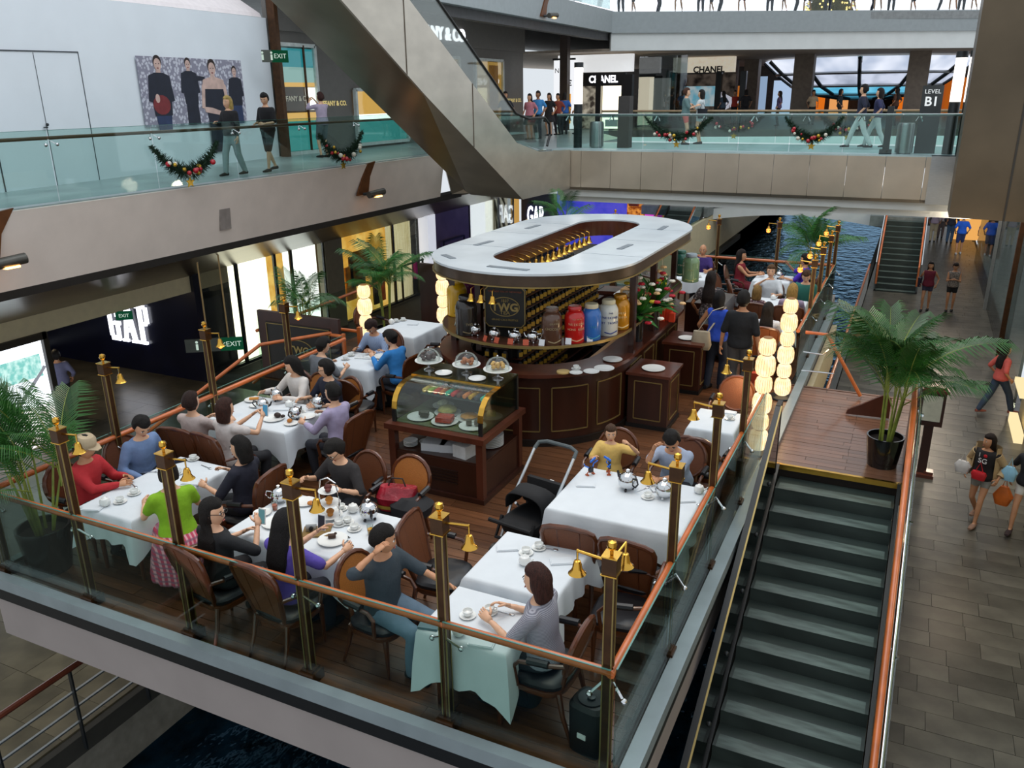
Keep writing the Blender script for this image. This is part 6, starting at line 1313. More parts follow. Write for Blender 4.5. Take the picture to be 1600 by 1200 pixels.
for x, y in ((-.24, -.38), (.24, -.38), (-.23, .36), (.23, .36)): MB().tube([(x - .03, y, .09), (x + .03, y, .09)], .09, 14).build('wheel', BLACK, sr)
MB().tube([(-.26, -.45, .5), (.26, -.45, .5)], .022, 8).build('bumper_bar', FAB, sr)
FLOW = [mat('flower red', 'b8182e', .6), mat('flower white', 'e6e2d4', .6), mat('flower peach', 'e0b884', .6), mat('flower leaf', '2c6a1e', .5, var=.3), mat('flower yellow', 'd8c02a', .6)]
def vase(x, y, z, label, seed, s_=1.0):
    t = thing('flower_vase', label, 'flowers', (x, y, z)); rr = random.Random(seed); MB().lathe([(.07, 0), (.075, .3), (.085, .42), (.07, .43)], 16).build('vase', POT, t)
    for k in range(34):
        a = rr.random() * 6.28; el = rr.uniform(-.2, 1.4); r = rr.uniform(.16, .34) * s_; q = Vector((r * math.cos(a) * math.cos(el), r * math.sin(a) * math.cos(el), .42 + r * 1.5 * math.sin(el)))
        c = FLOW[rr.choice((0, 0, 1, 1, 2, 4))]; b = MB()
        for j in range(5): b.ell(q + Vector((.025 * math.cos(j * 1.257), .025 * math.sin(j * 1.257), 0)), (.03, .03, .022), 6, 5)
        b.build('blossom', c, t)
    for k in range(34):
        a = rr.random() * 6.28; l_ = rr.uniform(.25, .55) * s_; el = rr.uniform(-.1, 1.45); d = Vector((math.cos(a) * math.cos(el), math.sin(a) * math.cos(el), math.sin(el))); b = Vector((0, 0, .4)); s2 = d.cross(Vector((0, 0, 1))).normalized() * .06
        MB().add([b, b + d * l_ * .5 + s2, b + d * l_, b + d * l_ * .5 - s2], [(0, 1, 2, 3)]) ; mm = MB(); mm.slab([b, b + d * l_ * .5 + s2, b + d * l_ + Vector((0, 0, -.05)), b + d * l_ * .5 - s2], (0, 0, .004)); mm.build('leaf', FLOW[3], t, 0)
    return t
vase(-3.52, 11.75, 1.081, 'tall black vase of red and white flowers nearest on the kiosk counter', 3, 1.15); vase(-3.47, 12.5, 1.081, 'second black vase with peach and red flowers on the kiosk counter', 8, 1.35)
for i, (dx, dy, h_) in enumerate(((0, 0, .3), (.1, .06, .22), (.16, .0, .14), (.05, .14, .2))):
    o = MB().box((0, 0, h_ / 2), (.09, .09, h_)).box((0, 0, h_ + .004), (.07, .07, .008)).build('gift_box', mat('orange red box', 'd8401c', .5, var=.1), None, 0); o.location = (-3.5 + dx, 13.05 + dy, 1.081); tag(o, ['tallest', 'second tallest', 'shortest', 'rear'][i] + ' orange red tea box beside the flower vases', 'box', 'orange red boxes on the counter')
bg = thing('shopping_bag', 'red and gold shopping bag on the empty honey cane chair', 'bag', (-4.55, 6.6, .49), R_(15)); MB().loft([supere((0, 0, 0), .2, .12), supere((0, 0, .15), .22, .15), supere((.02, 0, .25), .2, .06)]).build('bag', mat('red shiny bag', '8e1a2a', .3, var=.3, scale=6, bump=.5, bscale=9, bdist=.05), bg); MB().loft([supere((0, 0, .03), .213, .138), supere((0, 0, .075), .222, .15)], cap=False).build('gold_band', mat('bag gold', 'b5963f', .35, var=.2), bg); MB().tube([(-.1, 0, .24), (-.06, .02, .33), (.06, .02, .33), (.1, 0, .24)], .008, 6).build('handle', BLACK, bg)
jk = MB().loft([supere((0, 0, 0), .2, .16), supere((0, .02, .1), .22, .18), supere((0, .03, .18), .1, .1)]).build('dark_jacket', mat('dark jacket', '17181c', .85), None); jk.location = (-4.35, 6.55, .49); tag(jk, 'dark jacket heaped beside the shopping bag', 'jacket')
for i, (x, y, z, c, l) in enumerate(((-2.35, 5.0, .0, '121214', 'black backpack on the floor under the table of the woman in stripes'), (-7.0, 5.4, .0, '2c3328', 'dark bag on the floor under the red jacket table'))):
    b = thing('backpack', l, 'bag', (x, y, z), i); MB().loft([supere((0, 0, 0), .16, .11), supere((0, 0, .2), .17, .13), supere((0, .02, .34), .1, .07)]).build('body', mat('pack ' + c, c, .8), b); MB().tube([(-.04, 0, .33), (0, 0, .4), (.04, 0, .33)], .01, 6).build('handle', BLACK, b); MB().box((0, -.12, .12), (.2, .04, .14)).build('pocket', mat('pack ' + c, c, .8), b)
for i, (x, y) in enumerate(((-1.9, 13.25),)): 
    b = thing('paper_bag', 'red paper shopping bag by the lantern tower', 'bag', (x, y, 0)); MB().box((0, 0, .16), (.22, .14, .32)).build('bag', mat('red paper', 'a03a22', .6), b, 0); MB().tube([(-.05, 0, .32), (0, 0, .4), (.05, 0, .32)], .006, 6).build('handle', BLACK, b)

# ---------------------------------------------------------------- christmas garlands
GAR = [mat('garland green', '14321c', .8, var=.4, scale=20), mat('bauble red', 'b01a28', .25, coat=.5), mat('bauble gold', 'c9a43a', .25, metal=.6), mat('bauble white', 'd8d4c4', .3)]
def garland(a, b, low, label, seed):
    t = thing('garland', label, 'garland', tuple((Vector(a) + Vector(b)) / 2), 0, 'christmas garlands on the railings'); rr = random.Random(seed); A = Vector(a) - t.location; B = Vector(b) - t.location; m = MB(); n = 22; nn = Vector((0, 0, 1)).cross((B - A).normalized())
    P = lambda u: A.lerp(B, u) + Vector((0, 0, -low * (1 - (2 * u - 1) ** 2)))
    for k in range(900):
        u = rr.random(); c = P(u); th = .06 + .12 * math.sin(math.pi * u); d = Vector((rr.uniform(-1, 1), rr.uniform(-1, 1), rr.uniform(-1, 1))).normalized(); s_ = d.cross(Vector((.3, .5, .8))).normalized() * .012
        m.add([c - s_, c + s_, c + d * th * 1.3], [(0, 1, 2)]); m.add([c - s_.cross(d), c + s_.cross(d), c + d * th * 1.25], [(0, 1, 2)])
    m.tube([P(k / n) for k in range(n + 1)], [.02 + .035 * math.sin(math.pi * k / n) for k in range(n + 1)], 8); m.build('foliage', GAR[0], t, 0, False)
    for k in range(16): u = .15 + .7 * rr.random(); c = P(u) + Vector((rr.uniform(-.08, .08), rr.uniform(-.08, .08), rr.uniform(-.1, .06))); s1 = -1 if nn.dot(EYE - t.location) < 0 else 1; MB().ell(c + nn * s1 * .1, rr.uniform(.035, .055), 10, 8).build('bauble', GAR[1 + k % 3 if k % 4 else 1], t)
    st_ = P(.5) + Vector((0, 0, -.2)); MB().add([], []); mm = MB(); pts = [(st_.x, st_.y + .11 * (1 if k % 2 == 0 else .45) * math.sin(2 * math.pi * k / 10), st_.z + .11 * (1 if k % 2 == 0 else .45) * math.cos(2 * math.pi * k / 10)) for k in range(10)]
    if abs(nn.y) > .7: pts = [(st_.x + (p[1] - st_.y), st_.y, p[2]) for p in pts]
    mm.slab(pts, nn * .02); mm.build('star', GAR[2], t, 0); return t
garland((-12.42, 11.05, 3.85), (-12.42, 12.65, 3.85), .5, 'christmas garland hanging on the gallery glass left of the walking couple', 1); garland((-12.42, 15.8, 3.85), (-12.42, 17.5, 3.85), .55, 'christmas garland hanging on the gallery glass right of the walking couple', 2)
garland((-7.3, 24.22, 4.0), (-5.4, 24.22, 4.0), .55, 'christmas garland on the near bridge glass under the standing couple', 3); garland((-3.4, 24.22, 4.0), (-1.95, 24.22, 4.0), .55, 'christmas garland on the near bridge glass left of the white trousers pair', 4); garland((-6.5, 28.3, 4.0), (-4.6, 28.3, 4.0), .5, 'christmas garland on the far bridge glass behind the standing couple', 5); garland((-3.0, 28.3, 4.0), (-1.2, 28.3, 4.0), .5, 'christmas garland on the far bridge glass behind the white trousers pair', 6)
tr = thing('christmas_tree', 'christmas tree with gold lights at the top edge of the picture', 'tree', (*(ony(1297, 10, 44).xy), 7.9)); m = MB(); rr = random.Random(5)
for k in range(900): h_ = rr.random() * 2.4; r = 1.3 * (1 - h_ / 2.6) * rr.uniform(.5, 1); a = rr.random() * 6.28; c = Vector((r * math.cos(a), r * math.sin(a), h_)); d = Vector((math.cos(a), math.sin(a), -.3)) * .22; s_ = Vector((-math.sin(a), math.cos(a), .2)) * .06; m.add([c - s_, c + s_, c + d], [(0, 1, 2)])
m.lathe([(1.1, .1), (.5, 1.2), (0, 2.4)], 14); m.build('foliage', mat('tree olive', '4a4a22', .8, var=.4), tr, 0, False); m = MB()
for k in range(160): h_ = rr.random() * 2.3; r = 1.3 * (1 - h_ / 2.6); a = rr.random() * 6.28; m.ell((r * math.cos(a), r * math.sin(a), h_), .045, 5, 4)
o = m.build('lights', glow('tree lights', 'ffe08a', 2.0), tr); o['kind'] = 'stuff'
# ================================================================== PEOPLE
SKIN = {'l': mat('skin light', 'd9a988', .5, var=.06, scale=8), 'm': mat('skin tan', 'c08a66', .5, var=.06, scale=8), 'd': mat('skin deep', '94623f', .5, var=.06, scale=8)}
LIP = mat('lips', 'a5584c', .5); EYEW = mat('eye white', 'e6e2dc', .3); EYED = mat('eye dark', '17100c', .3)
def hairm(h): return mat('hair ' + h, h, .6, var=.45, scale=14, stretch=(6, 6, 1), bump=.6, bscale=40, bdist=.03, spec=.3)
def fab(h, var=.1): return mat('fabric ' + h, h, .85, var=var, scale=9, bump=.4, bscale=13, bdist=.025)
def ik(a, c, l1, l2, pole):
    d = c - a; L = d.length
    if L > (l1 + l2) * .995: c = a + d * ((l1 + l2) * .995 / L); d = c - a; L = d.length
    x = (l1 * l1 - l2 * l2 + L * L) / (2 * L); h = math.sqrt(max(0, l1 * l1 - x * x)); n = d.normalized(); p = (pole - n * pole.dot(n))
    p = p.normalized() if p.length > 1e-5 else Vector((0, 0, 1)); return a + n * x + p * h, c
def elring(c, ax, ay, n=14): return [c + ax * math.cos(2 * math.pi * k / n) + ay * math.sin(2 * math.pi * k / n) for k in range(n)]
def limb(m, pts, rs, seg=10):
    m.tube(pts, rs, seg)
    for p, r in zip(pts, rs): m.ell(p, r * .985, seg, 6)
def pend(m, name, mats, parent, vox, smooth=4, fac=.5):
    o = m.build(name, mats, parent, 0)
    md = o.modifiers.new('r', 'REMESH'); md.mode = 'VOXEL'; md.voxel_size = vox
    if smooth: s = o.modifiers.new('s', 'SMOOTH'); s.factor = fac; s.iterations = smooth
    PENDING.append(o); return o
def head_pts(k):
    seg, rings = 22, 16; V = []; F = []
    for i in range(rings + 1):
        ph = -math.pi / 2 + math.pi * i / rings
        for j in range(seg):
            a = 2 * math.pi * j / seg; x, y, z = math.cos(ph) * math.cos(a), math.cos(ph) * math.sin(a), math.sin(ph)
            jaw = max(0, -z) ; X = x * .073 * (1 - .34 * jaw ** 2); Y = y * (.093 if y < 0 else .088) * (1 - (.12 * jaw if y > 0 else .3 * jaw)) + (.012 * jaw if y > 0 else .012 * jaw); Zc = z * .113
            if y > .3:
                Y += .024 * math.exp(-(X / .012) ** 2 - ((Zc + .02) / .022) ** 2) - .007 * (math.exp(-((abs(X) - .03) / .016) ** 2 - ((Zc - .012) / .013) ** 2)) + .005 * math.exp(-(X / .02) ** 2 - ((Zc + .058) / .012) ** 2) + .006 * math.exp(-(X / .02) ** 2 - ((Zc + .1) / .02) ** 2)
            V.append(Vector((X, Y, Zc)) * k)
    for i in range(rings):
        for j in range(seg): j2 = (j + 1) % seg; F.append((i * seg + j, i * seg + j2, (i + 1) * seg + j2, (i + 1) * seg + j))
    return V, F
def add_head(m, M, k, glasses=False):
    V, F = head_pts(k); m.add([M @ v for v in V], F, 0)
    P = lambda x, y, z: M @ Vector((x * k, y * k, z * k)); R3 = M.to_3x3().to_4x4()
    for sx in (-1, 1):
        m.ell(P(sx * .074, -.008, -.005), (.009 * k, .018 * k, .029 * k), 8, 6, 0, R3)
        m.ell(P(sx * .03, .077, .012), (.013 * k, .008 * k, .0065 * k), 8, 6, 2, R3); m.ell(P(sx * .03, .0835, .012), (.0062 * k, .004 * k, .0062 * k), 8, 6, 3, R3)
        m.ell(P(sx * .03, .083, .031), (.018 * k, .005 * k, .0035 * k), 8, 5, 3, R3)
    m.ell(P(0, .089, -.058), (.021 * k, .006 * k, .007 * k), 10, 6, 1, R3)
def add_hand(m, wrist, dirv, palm, k, curl, side):
    """five fingers; dirv points along the fingers, palm is the way the palm faces"""
    d = dirv.normalized(); pn = (palm - d * palm.dot(d)); pn = pn.normalized() if pn.length > .01 else d.orthogonal().normalized(); ac = d.cross(pn) * side
    rings = []
    for u, wd, th in ((-.01, .024, .02), (.03, .034, .016), (.065, .04, .014), (.088, .038, .012)):
        rings.append(elring(wrist + d * u * k, ac * wd * k, pn * th * k, 10))
    m.loft(rings, 0)
    for i, (off, L) in enumerate(((.03, .068), (.011, .078), (-.009, .072), (-.028, .056))):
        b = wrist + d * .083 * k + ac * off * k; c = curl * (.8 + .12 * i); p = [b]; dd = d.copy()
        for s_, f in enumerate((.42, .32, .26)):
            an = c * (s_ + .6); dd = (d * math.cos(an) + pn * math.sin(an)).normalized(); p.append(p[-1] + dd * L * f * k)
        m.tube(p, [.0092 * k, .0088 * k, .008 * k, .006 * k], 7)
    b = wrist + d * .03 * k + ac * .03 * k; t1 = (d * .6 + ac * .75 + pn * .25).normalized(); t2 = (d * .85 + ac * .3 + pn * (.3 + curl * .4)).normalized()
    m.tube([b, b + t1 * .035 * k, b + t1 * .035 * k + t2 * .028 * k, b + t1 * .035 * k + t2 * .05 * k], [.013 * k, .0105 * k, .0095 * k, .007 * k], 7)
def person(label, x, y, z, deg, h=1.65, pose='stand', seat=.47, lean=0, twist=0, head=(0, 0), RA=None, LA=None, top=None, sleeve=.5, hem=None, bottom='trousers', bmat=None, blen=1.0, skin='l', hair='short', hc='15110f', shoes='1b1a1a', glasses=False, hat=None, vox=.02, feet=None, curl=.45, stout=1.0, neck=.0, feetz=0.0, drop=0.0):
    root = thing('person', label, 'person', (x, y, z), R_(deg)); k = h / 1.70; sk = SKIN[skin]
    sit = pose == 'sit'; hz = (seat + .085 * k) if sit else .93 * k - drop
    P0 = Vector((0, -.02 if sit else 0, hz)); u = Vector((math.sin(R_(twist)) * .0, math.sin(R_(lean)), math.cos(R_(lean)))); fw = Vector((0, math.cos(R_(lean)), -math.sin(R_(lean)))); rt = Vector((1, 0, 0))
    if twist:
        q = Matrix.Rotation(R_(twist), 3, u); fwS, rtS = q @ fw, q @ rt
    else: fwS, rtS = fw, rt
    st = stout
    prof = [(-.06, .135, .11), (.0, .165, .115), (.07, .158, .105), (.16, .14 * (.5 + .5 * st), .1 * st), (.30, .16 * (.5 + .5 * st), .112 * st), (.40, .17, .105), (.455, .15, .085), (.485, .1, .065), (.51, .058, .055)]
    def torso(m, inf, lo=-.06, hi=.51, flare=0):
        rings = []
        for (d, a, b) in prof:
            if d < lo - .001 or d > hi + .001: continue
            f = d / .5; r_ = rt.lerp(rtS, max(0, min(1, f))).normalized(); w_ = fw.lerp(fwS, max(0, min(1, f))).normalized(); ex = flare * max(0, (.2 - d)) 
            rings.append(elring(P0 + u * d * k + w_ * .012 * k, r_ * (a * k + inf + ex), w_ * (b * k + inf + ex), 18))
        m.loft(rings)
    SH = {s_: P0 + u * .425 * k + rtS * s_ * .168 * k for s_ in (1, -1)}
    nb = P0 + u * .47 * k; HK = 1.15; hc_ = P0 + u * .65 * k + fwS * (.018 + neck) * k
    yaw, pitch = head
    B = Matrix((rtS, fwS, u)).transposed(); HM = B @ Matrix.Rotation(R_(yaw), 3, 'Z') @ Matrix.Rotation(R_(pitch), 3, 'X'); 
    HMx = Matrix.Translation(hc_) @ HM.to_4x4() @ Matrix.Scale(HK, 4)
    body = MB(); torso(body, 0); body.tube([nb - u * .02, hc_ - u * .07 * k - fwS * .012 * k, hc_ - fwS * .01 * k], [.056 * k, .05 * k, .05 * k], 12)
    arms = {}
    for s_, tgt in ((1, RA), (-1, LA)):
        if tgt is None: tgt = (s_ * .25, .06, hz + .02) if not sit else (s_ * .16, .3, seat + .2)
        w = Vector(tgt[:3]); pole = Vector(tgt[3:6]) if len(tgt) > 3 else Vector((s_ * .5, -.6, -.7))
        e, w = ik(SH[s_], w, .285 * k, .25 * k, pole); arms[s_] = (SH[s_], e, w); limb(body, [SH[s_], SH[s_].lerp(e, .5), e, e.lerp(w, .35), w], [.05 * k, .043 * k, .037 * k, .036 * k, .026 * k])
    legs = {}
    for s_ in (1, -1):
        hip = P0 + Vector((s_ * .085 * k, .01, -.02 * k))
        if feet: an = Vector(feet[0 if s_ == 1 else 1]) ; an = Vector((an.x, an.y, an.z + .075 * k))
        elif sit: an = Vector((s_ * .11 * k, .36 * k, .075 * k + feetz))
        else: an = Vector((s_ * .09 * k, -.01, .075 * k))
        kn, an = ik(hip, an, .43 * k, .425 * k, Vector((s_ * .12, 1, .35))); legs[s_] = (hip, kn, an)
        limb(body, [hip, hip.lerp(kn, .5), kn, kn.lerp(an, .3), an], [.085 * k * (.7 + .3 * st), .07 * k * (.7 + .3 * st), .052 * k, .052 * k, .034 * k])
        body.loft([elring(an + Vector((0, -.05 * k, -.03 * k)), Vector((.026 * k, 0, 0)), Vector((0, 0, .035 * k)), 10), elring(an + Vector((0, .02 * k, -.03 * k)), Vector((.035 * k, 0, 0)), Vector((0, 0, .042 * k)), 10), elring(an + Vector((0, .12 * k, -.048 * k)), Vector((.042 * k, 0, 0)), Vector((0, 0, .024 * k)), 10), elring(an + Vector((0, .17 * k, -.055 * k)), Vector((.025 * k, 0, 0)), Vector((0, 0, .014 * k)), 10)])
    bo = pend(body, 'body', [sk], root, vox)
    hd = MB(); add_head(hd, HMx, k)
    for s_ in (1, -1):
        S, e, w = arms[s_]; d = (w - e).normalized(); pn = Vector((-s_ * .75, .3, -.6)); add_hand(hd, w, d, pn, k * 1.02, curl, s_)
    HEADS.append((bo, hd, [sk, LIP, EYEW, EYED]))
    # clothes
    T = fab(top) if isinstance(top, str) else top
    if T:
        m = MB(); torso(m, .017, lo=-.06 if hem is None else hem, hi=.485, flare=.1)
        for s_ in (1, -1):
            S, e, w = arms[s_]
            if sleeve <= 0: m.ell(S - rtS * s_ * .03, .058 * k + .01, 10, 6); continue
            pts = [S]; rs = [.05 * k + .018]
            f1 = min(1, sleeve / .5); pts += [S.lerp(e, .5 * f1), S.lerp(e, f1)]; rs += [.043 * k + .02, .037 * k + .022]
            if sleeve > .5: f2 = (sleeve - .5) / .5; pts += [e.lerp(w, .5 * f2), e.lerp(w, f2)]; rs += [.034 * k + .018, .026 * k + .014]
            limb(m, pts, rs)
        pend(m, 'top', [T], root, vox)
    if bottom:
        BM = fab(bmat) if isinstance(bmat, str) else bmat; m = MB()
        if bottom == 'skirt' or bottom == 'gown':
            if sit:
                torso(m, .02, lo=-.06, hi=.08)
                for s_ in (1, -1): limb(m, [legs[s_][0], legs[s_][0].lerp(legs[s_][1], min(1, blen * 2))], [.115 * k, .1 * k])
                m.loft([elring(P0 + Vector((0, .05, -.0)), Vector((.2, 0, 0)), Vector((0, .2, 0)), 16), elring(P0 + Vector((0, .12, -.12)), Vector((.23, 0, 0)), Vector((0, .26, 0)), 16)])
                if bottom == 'gown':
                    rings = []
                    for f, r in ((0, .2), (.25, .27), (.6, .3), (1, .33)): rings.append([p + Vector((.02 * math.sin(9 * i), .02 * math.cos(7 * i), 0)) * f for i, p in enumerate(elring(Vector((0, -.02, P0.z + .02 - f * (P0.z - .12))), Vector((r, 0, 0)), Vector((0, r, 0)), 30))])
                    m.loft(rings)
            else:
                L = blen * .85 * k; rings = []
                for f, a in ((-.06, .0), (0, .01), (.4, .05), (1, .1)): rings.append(elring(P0 + Vector((0, 0, .05 * k - f * L)), Vector((.16 * k + a + .014, 0, 0)), Vector((0, .115 * k + a + .02, 0)), 18))
                m.loft(rings)
        else:
            torso(m, .018, lo=-.06, hi=.08)
            for s_ in (1, -1):
                H, K, A = legs[s_]; pts = [H]; rs = [.085 * k * (.7 + .3 * st) + .02]; f1 = min(1, blen / .5); pts += [H.lerp(K, .5 * f1), H.lerp(K, f1)]; rs += [.07 * k * (.7 + .3 * st) + .02, .055 * k + .022]
                if blen > .5: f2 = (blen - .5) / .5; pts += [K.lerp(A, .5 * f2), K.lerp(A, f2)]; rs += [.05 * k + .022, .04 * k + .02]
                limb(m, pts, rs)
        pend(m, bottom, [BM], root, vox)
    if shoes:
        sm_ = fab(shoes)
        for s_ in (1, -1):
            an = legs[s_][2]; MB().loft([elring(an + Vector((0, -.065 * k, -.035 * k)), Vector((.03 * k, 0, 0)), Vector((0, 0, .038 * k)), 12), elring(an + Vector((0, 0, -.032 * k)), Vector((.043 * k, 0, 0)), Vector((0, 0, .042 * k)), 12), elring(an + Vector((0, .1 * k, -.045 * k)), Vector((.05 * k, 0, 0)), Vector((0, 0, .032 * k)), 12), elring(an + Vector((0, .185 * k, -.055 * k)), Vector((.032 * k, 0, 0)), Vector((0, 0, .02 * k)), 12)]).build('shoe', sm_, root)
    # hair
    HP = lambda X, Y, Zz: HMx @ (Vector((X, Y, Zz)) * k)
    if hair:
        m = MB(); seg, rings = 22, 14; V = []; F = []
        for i in range(rings + 1):
            ph_ = -math.pi / 2 + math.pi * i / rings
            for j in range(seg):
                a = 2 * math.pi * j / seg; X, Y, Zz = math.cos(ph_) * math.cos(a), math.cos(ph_) * math.sin(a), math.sin(ph_)
                face = (Y > .2 and Zz < .5) or (Y > .05 and Zz < -.15); low = Zz < (-.42 if hair == 'short' else -.5) 
                s2 = .9 if (face or low) else 1.15 + .035 * math.sin(5 * a + 3 * Zz)
                if hair == 'bald': s2 = 1.02 if (Zz < .25 and Zz > -.3 and Y < .1) else .93
                V.append(HP(X * .078 * s2, Y * .096 * s2 - .004, Zz * .117 * s2 + .003))
        for i in range(rings):
            for j in range(seg): j2 = (j + 1) % seg; F.append((i * seg + j, i * seg + j2, (i + 1) * seg + j2, (i + 1) * seg + j))
        m.add(V, F)
        if hair in ('bob', 'long', 'pony', 'bun'):
            if hair == 'bob':
                m.loft([elring(HP(0, -.035, .03), HK * HM @ Vector((.086 * k, 0, 0)), HK * HM @ Vector((0, .068 * k, 0)), 16), elring(HP(0, -.04, -.06), HK * HM @ Vector((.092 * k, 0, 0)), HK * HM @ Vector((0, .066 * k, 0)), 16), elring(HP(0, -.045, -.135), HK * HM @ Vector((.085 * k, 0, 0)), HK * HM @ Vector((0, .058 * k, 0)), 16)])
            if hair == 'long':
                bk = P0 + u * .3 * k - fwS * .1 * k
                m.loft([elring(HP(0, -.035, .03), HK * HM @ Vector((.086 * k, 0, 0)), HK * HM @ Vector((0, .068 * k, 0)), 16), elring(HP(0, -.045, -.08), HK * HM @ Vector((.09 * k, 0, 0)), HK * HM @ Vector((0, .06 * k, 0)), 16), elring(P0 + u * .43 * k - fwS * .08 * k, rtS * .12 * k, fwS * .052 * k, 16), elring(bk + u * .02, rtS * .125 * k, fwS * .042 * k, 16), elring(bk - u * .08 * k, rtS * .1 * k, fwS * .022 * k, 16)])
            if hair == 'pony': m.tube([HP(0, -.09, .03), HP(0, -.13, -.02), HP(0, -.12, -.12), P0 + u * .35 * k - fwS * .12 * k], [.03 * k, .042 * k, .036 * k, .012 * k], 10)
            if hair == 'bun': m.ell(HP(0, -.1, .07), .045 * k, 12, 8)
        pend(m, 'hair', [hairm(hc)], root, .013, 2)
    if hat:
        m = MB().lathe([(.092 * k, .03 * k), (.1 * k, .06 * k), (.094 * k, .1 * k), (.07 * k, .128 * k), (0, .135 * k)], 22, M=HMx).lathe([(.09 * k, .05 * k), (.098 * k, .05 * k), (.098 * k, .028 * k), (.09 * k, .028 * k)], 22, M=HMx)
        m.slab([HP(-.08, .04, .035), HP(-.07, .1, .03), HP(-.03, .15, .022), HP(.03, .15, .022), HP(.07, .1, .03), HP(.08, .04, .035)], HK * HM @ Vector((0, 0, .008))); m.build('hat', fab(hat), root)
    if glasses:
        m = MB()
        for s_ in (-1, 1):
            pts = [HP(s_ * .032 + .022 * math.cos(2 * math.pi * i / 10), .098, .012 + .016 * math.sin(2 * math.pi * i / 10)) for i in range(11)]; m.tube(pts, .0026 * k, 5, cap=False); m.bar(HP(s_ * .054, .097, .015), HP(s_ * .078, 0, .015), .004)
        m.bar(HP(-.01, .098, .015), HP(.01, .098, .015), .004); m.build('glasses', BLACK, root)
    root['wr'] = 0; del root['wr']
    HANDS[label] = {s_: (arms[s_][2].copy(), root, arms[s_][0].copy(), arms[s_][1].copy()) for s_ in (1, -1)}; return root
HEADS = []; HANDS = {}
def wpos(label, s_, off=(0, 0, 0)):
    return None
def rest_chair(mk, x, y, deg, label): return chair(mk, x, y, deg, label)
def sitter(label, x, y, deg, chairk, clabel, **kw):
    if chairk: c = R_(deg); chair(chairk, x + .03 * math.sin(c), y - .03 * math.cos(c), deg, clabel)
    return person(label, x, y, 0, deg, pose='sit', seat=.485, **kw)
def world_hand(root, s_):
    lab = root['label']; v, r = HANDS[lab][s_][:2]; return Matrix.Translation(r.location) @ Matrix.Rotation(r.rotation_euler.z, 4, 'Z') @ v
# --- red jacket table
sitter('person in red jacket and tan cap sitting by the palm', -7.62, 5.24, -80, chA, 'oval chair under the person in red jacket', top='b3262c', sleeve=1, bmat='33363c', hair='short', hat='b5a184', head=(8, -6), RA=(.0, .42, .80), LA=(-.2, .36, .80), skin='m', lean=8)
sitter('man in pale blue shirt looking down at the long table', -7.66, 5.98, -95, chA, 'oval chair under the man in pale blue shirt', top='6f86ad', sleeve=1, bmat='22242c', hair='short', head=(-10, -28), lean=14, RA=(.22, .3, .66), LA=(-.22, .3, .66))
sitter('woman in lime green top and pink plaid skirt seen from behind', -6.18, 5.12, 62, None, '', top='86b51e', sleeve=.3, bottom='gown', bmat=plaidm('pink plaid', 'b8405a', 'e0b0b4', '7a5a70', 7), hair='bun', hc='1c1512', head=(5, -5), RA=(.2, .36, .8), LA=(-.2, .36, .8), lean=4)
chair(chB, -6.12, 5.16, 62, 'low stool like chair under the woman in lime green top').scale = (.9, .9, .55)
sitter('diner in dark navy top at the right end of the long table', -6.0, 5.9, 95, chB, 'tall back chair behind the dark navy diner', top='1c1d2c', sleeve=.5, bmat='18181c', hair='bob', head=(10, -5), RA=(.18, .34, .82), LA=(-.2, .34, .8))
# --- crowded teapot table
sitter('short haired woman with bare nape at the crowded table', -7.52, 6.72, 5, chB, 'tall back chair of the short haired woman', top='b9a9a4', sleeve=.3, bmat='20222a', hair='short', hc='2a1812', RA=(.18, .42, .82), LA=(-.18, .42, .82))
sitter('girl with long brown hair holding up a phone', -6.98, 6.72, -8, chB, 'tall back chair of the girl with the phone', top='cfc6c2', sleeve=.25, bmat='1b1b20', hair='bob', hc='3a2018', RA=(.14, .4, 1.0), LA=(-.06, .42, .98), curl=.8)
sitter('woman with long black hair in white blouse at the far side', -7.35, 8.5, 165, chH, 'honey cane chair behind the woman in white blouse', top='d3ccc6', sleeve=1, bmat='222228', hair='long', head=(-35, -12), lean=10, RA=(.28, .4, .82), LA=(-.15, .4, .82))
sitter('man with glasses in navy tee at the crowded table', -6.82, 8.52, 165, chH, 'honey cane chair behind the man in navy tee', top='171c30', sleeve=.45, bmat='25262c', hair='short', head=(-45, -2), lean=8, glasses=True, RA=(.2, .38, .8), LA=(-.18, .4, .8))
sitter('man in lavender shirt seen from behind at the crowded table', -6.1, 7.68, 85, chB, 'tall back chair behind the man in lavender shirt', top='a79cba', sleeve=.9, bmat='2a2c34', hair='short', RA=(.2, .4, .8), LA=(-.2, .4, .8), lean=6)
# --- three men
sitter('man in grey tee seen from behind at the newspaper table', -7.62, 9.2, -8, chA, 'oval chair under the man in grey tee', top='6b6f75', sleeve=.4, bmat='2a2a30', hair='short', head=(-20, -18), lean=14, RA=(.2, .38, .8), LA=(-.2, .4, .8))
sitter('man in striped pale blue shirt leaning on the newspaper table', -7.6, 10.82, 178, chA, 'chair of the man in striped pale blue shirt', top=stripem('blue stripe shirt', '7f93b8', 'a9b6cc', 22, 0), sleeve=.9, bmat='2c2e38', hair='short', hc='2a1712', head=(0, -35), lean=20, RA=(.2, .4, .8), LA=(-.15, .42, .8), skin='m')
sitter('man in bright blue pullover holding the newspaper', -6.74, 10.05, 80, chB, 'tall red brown chair under the man in blue pullover', top='2f7fc4', sleeve=.95, bmat='23252c', hair='short', head=(15, -25), lean=14, RA=(.16, .42, .86), LA=(-.12, .44, .86))
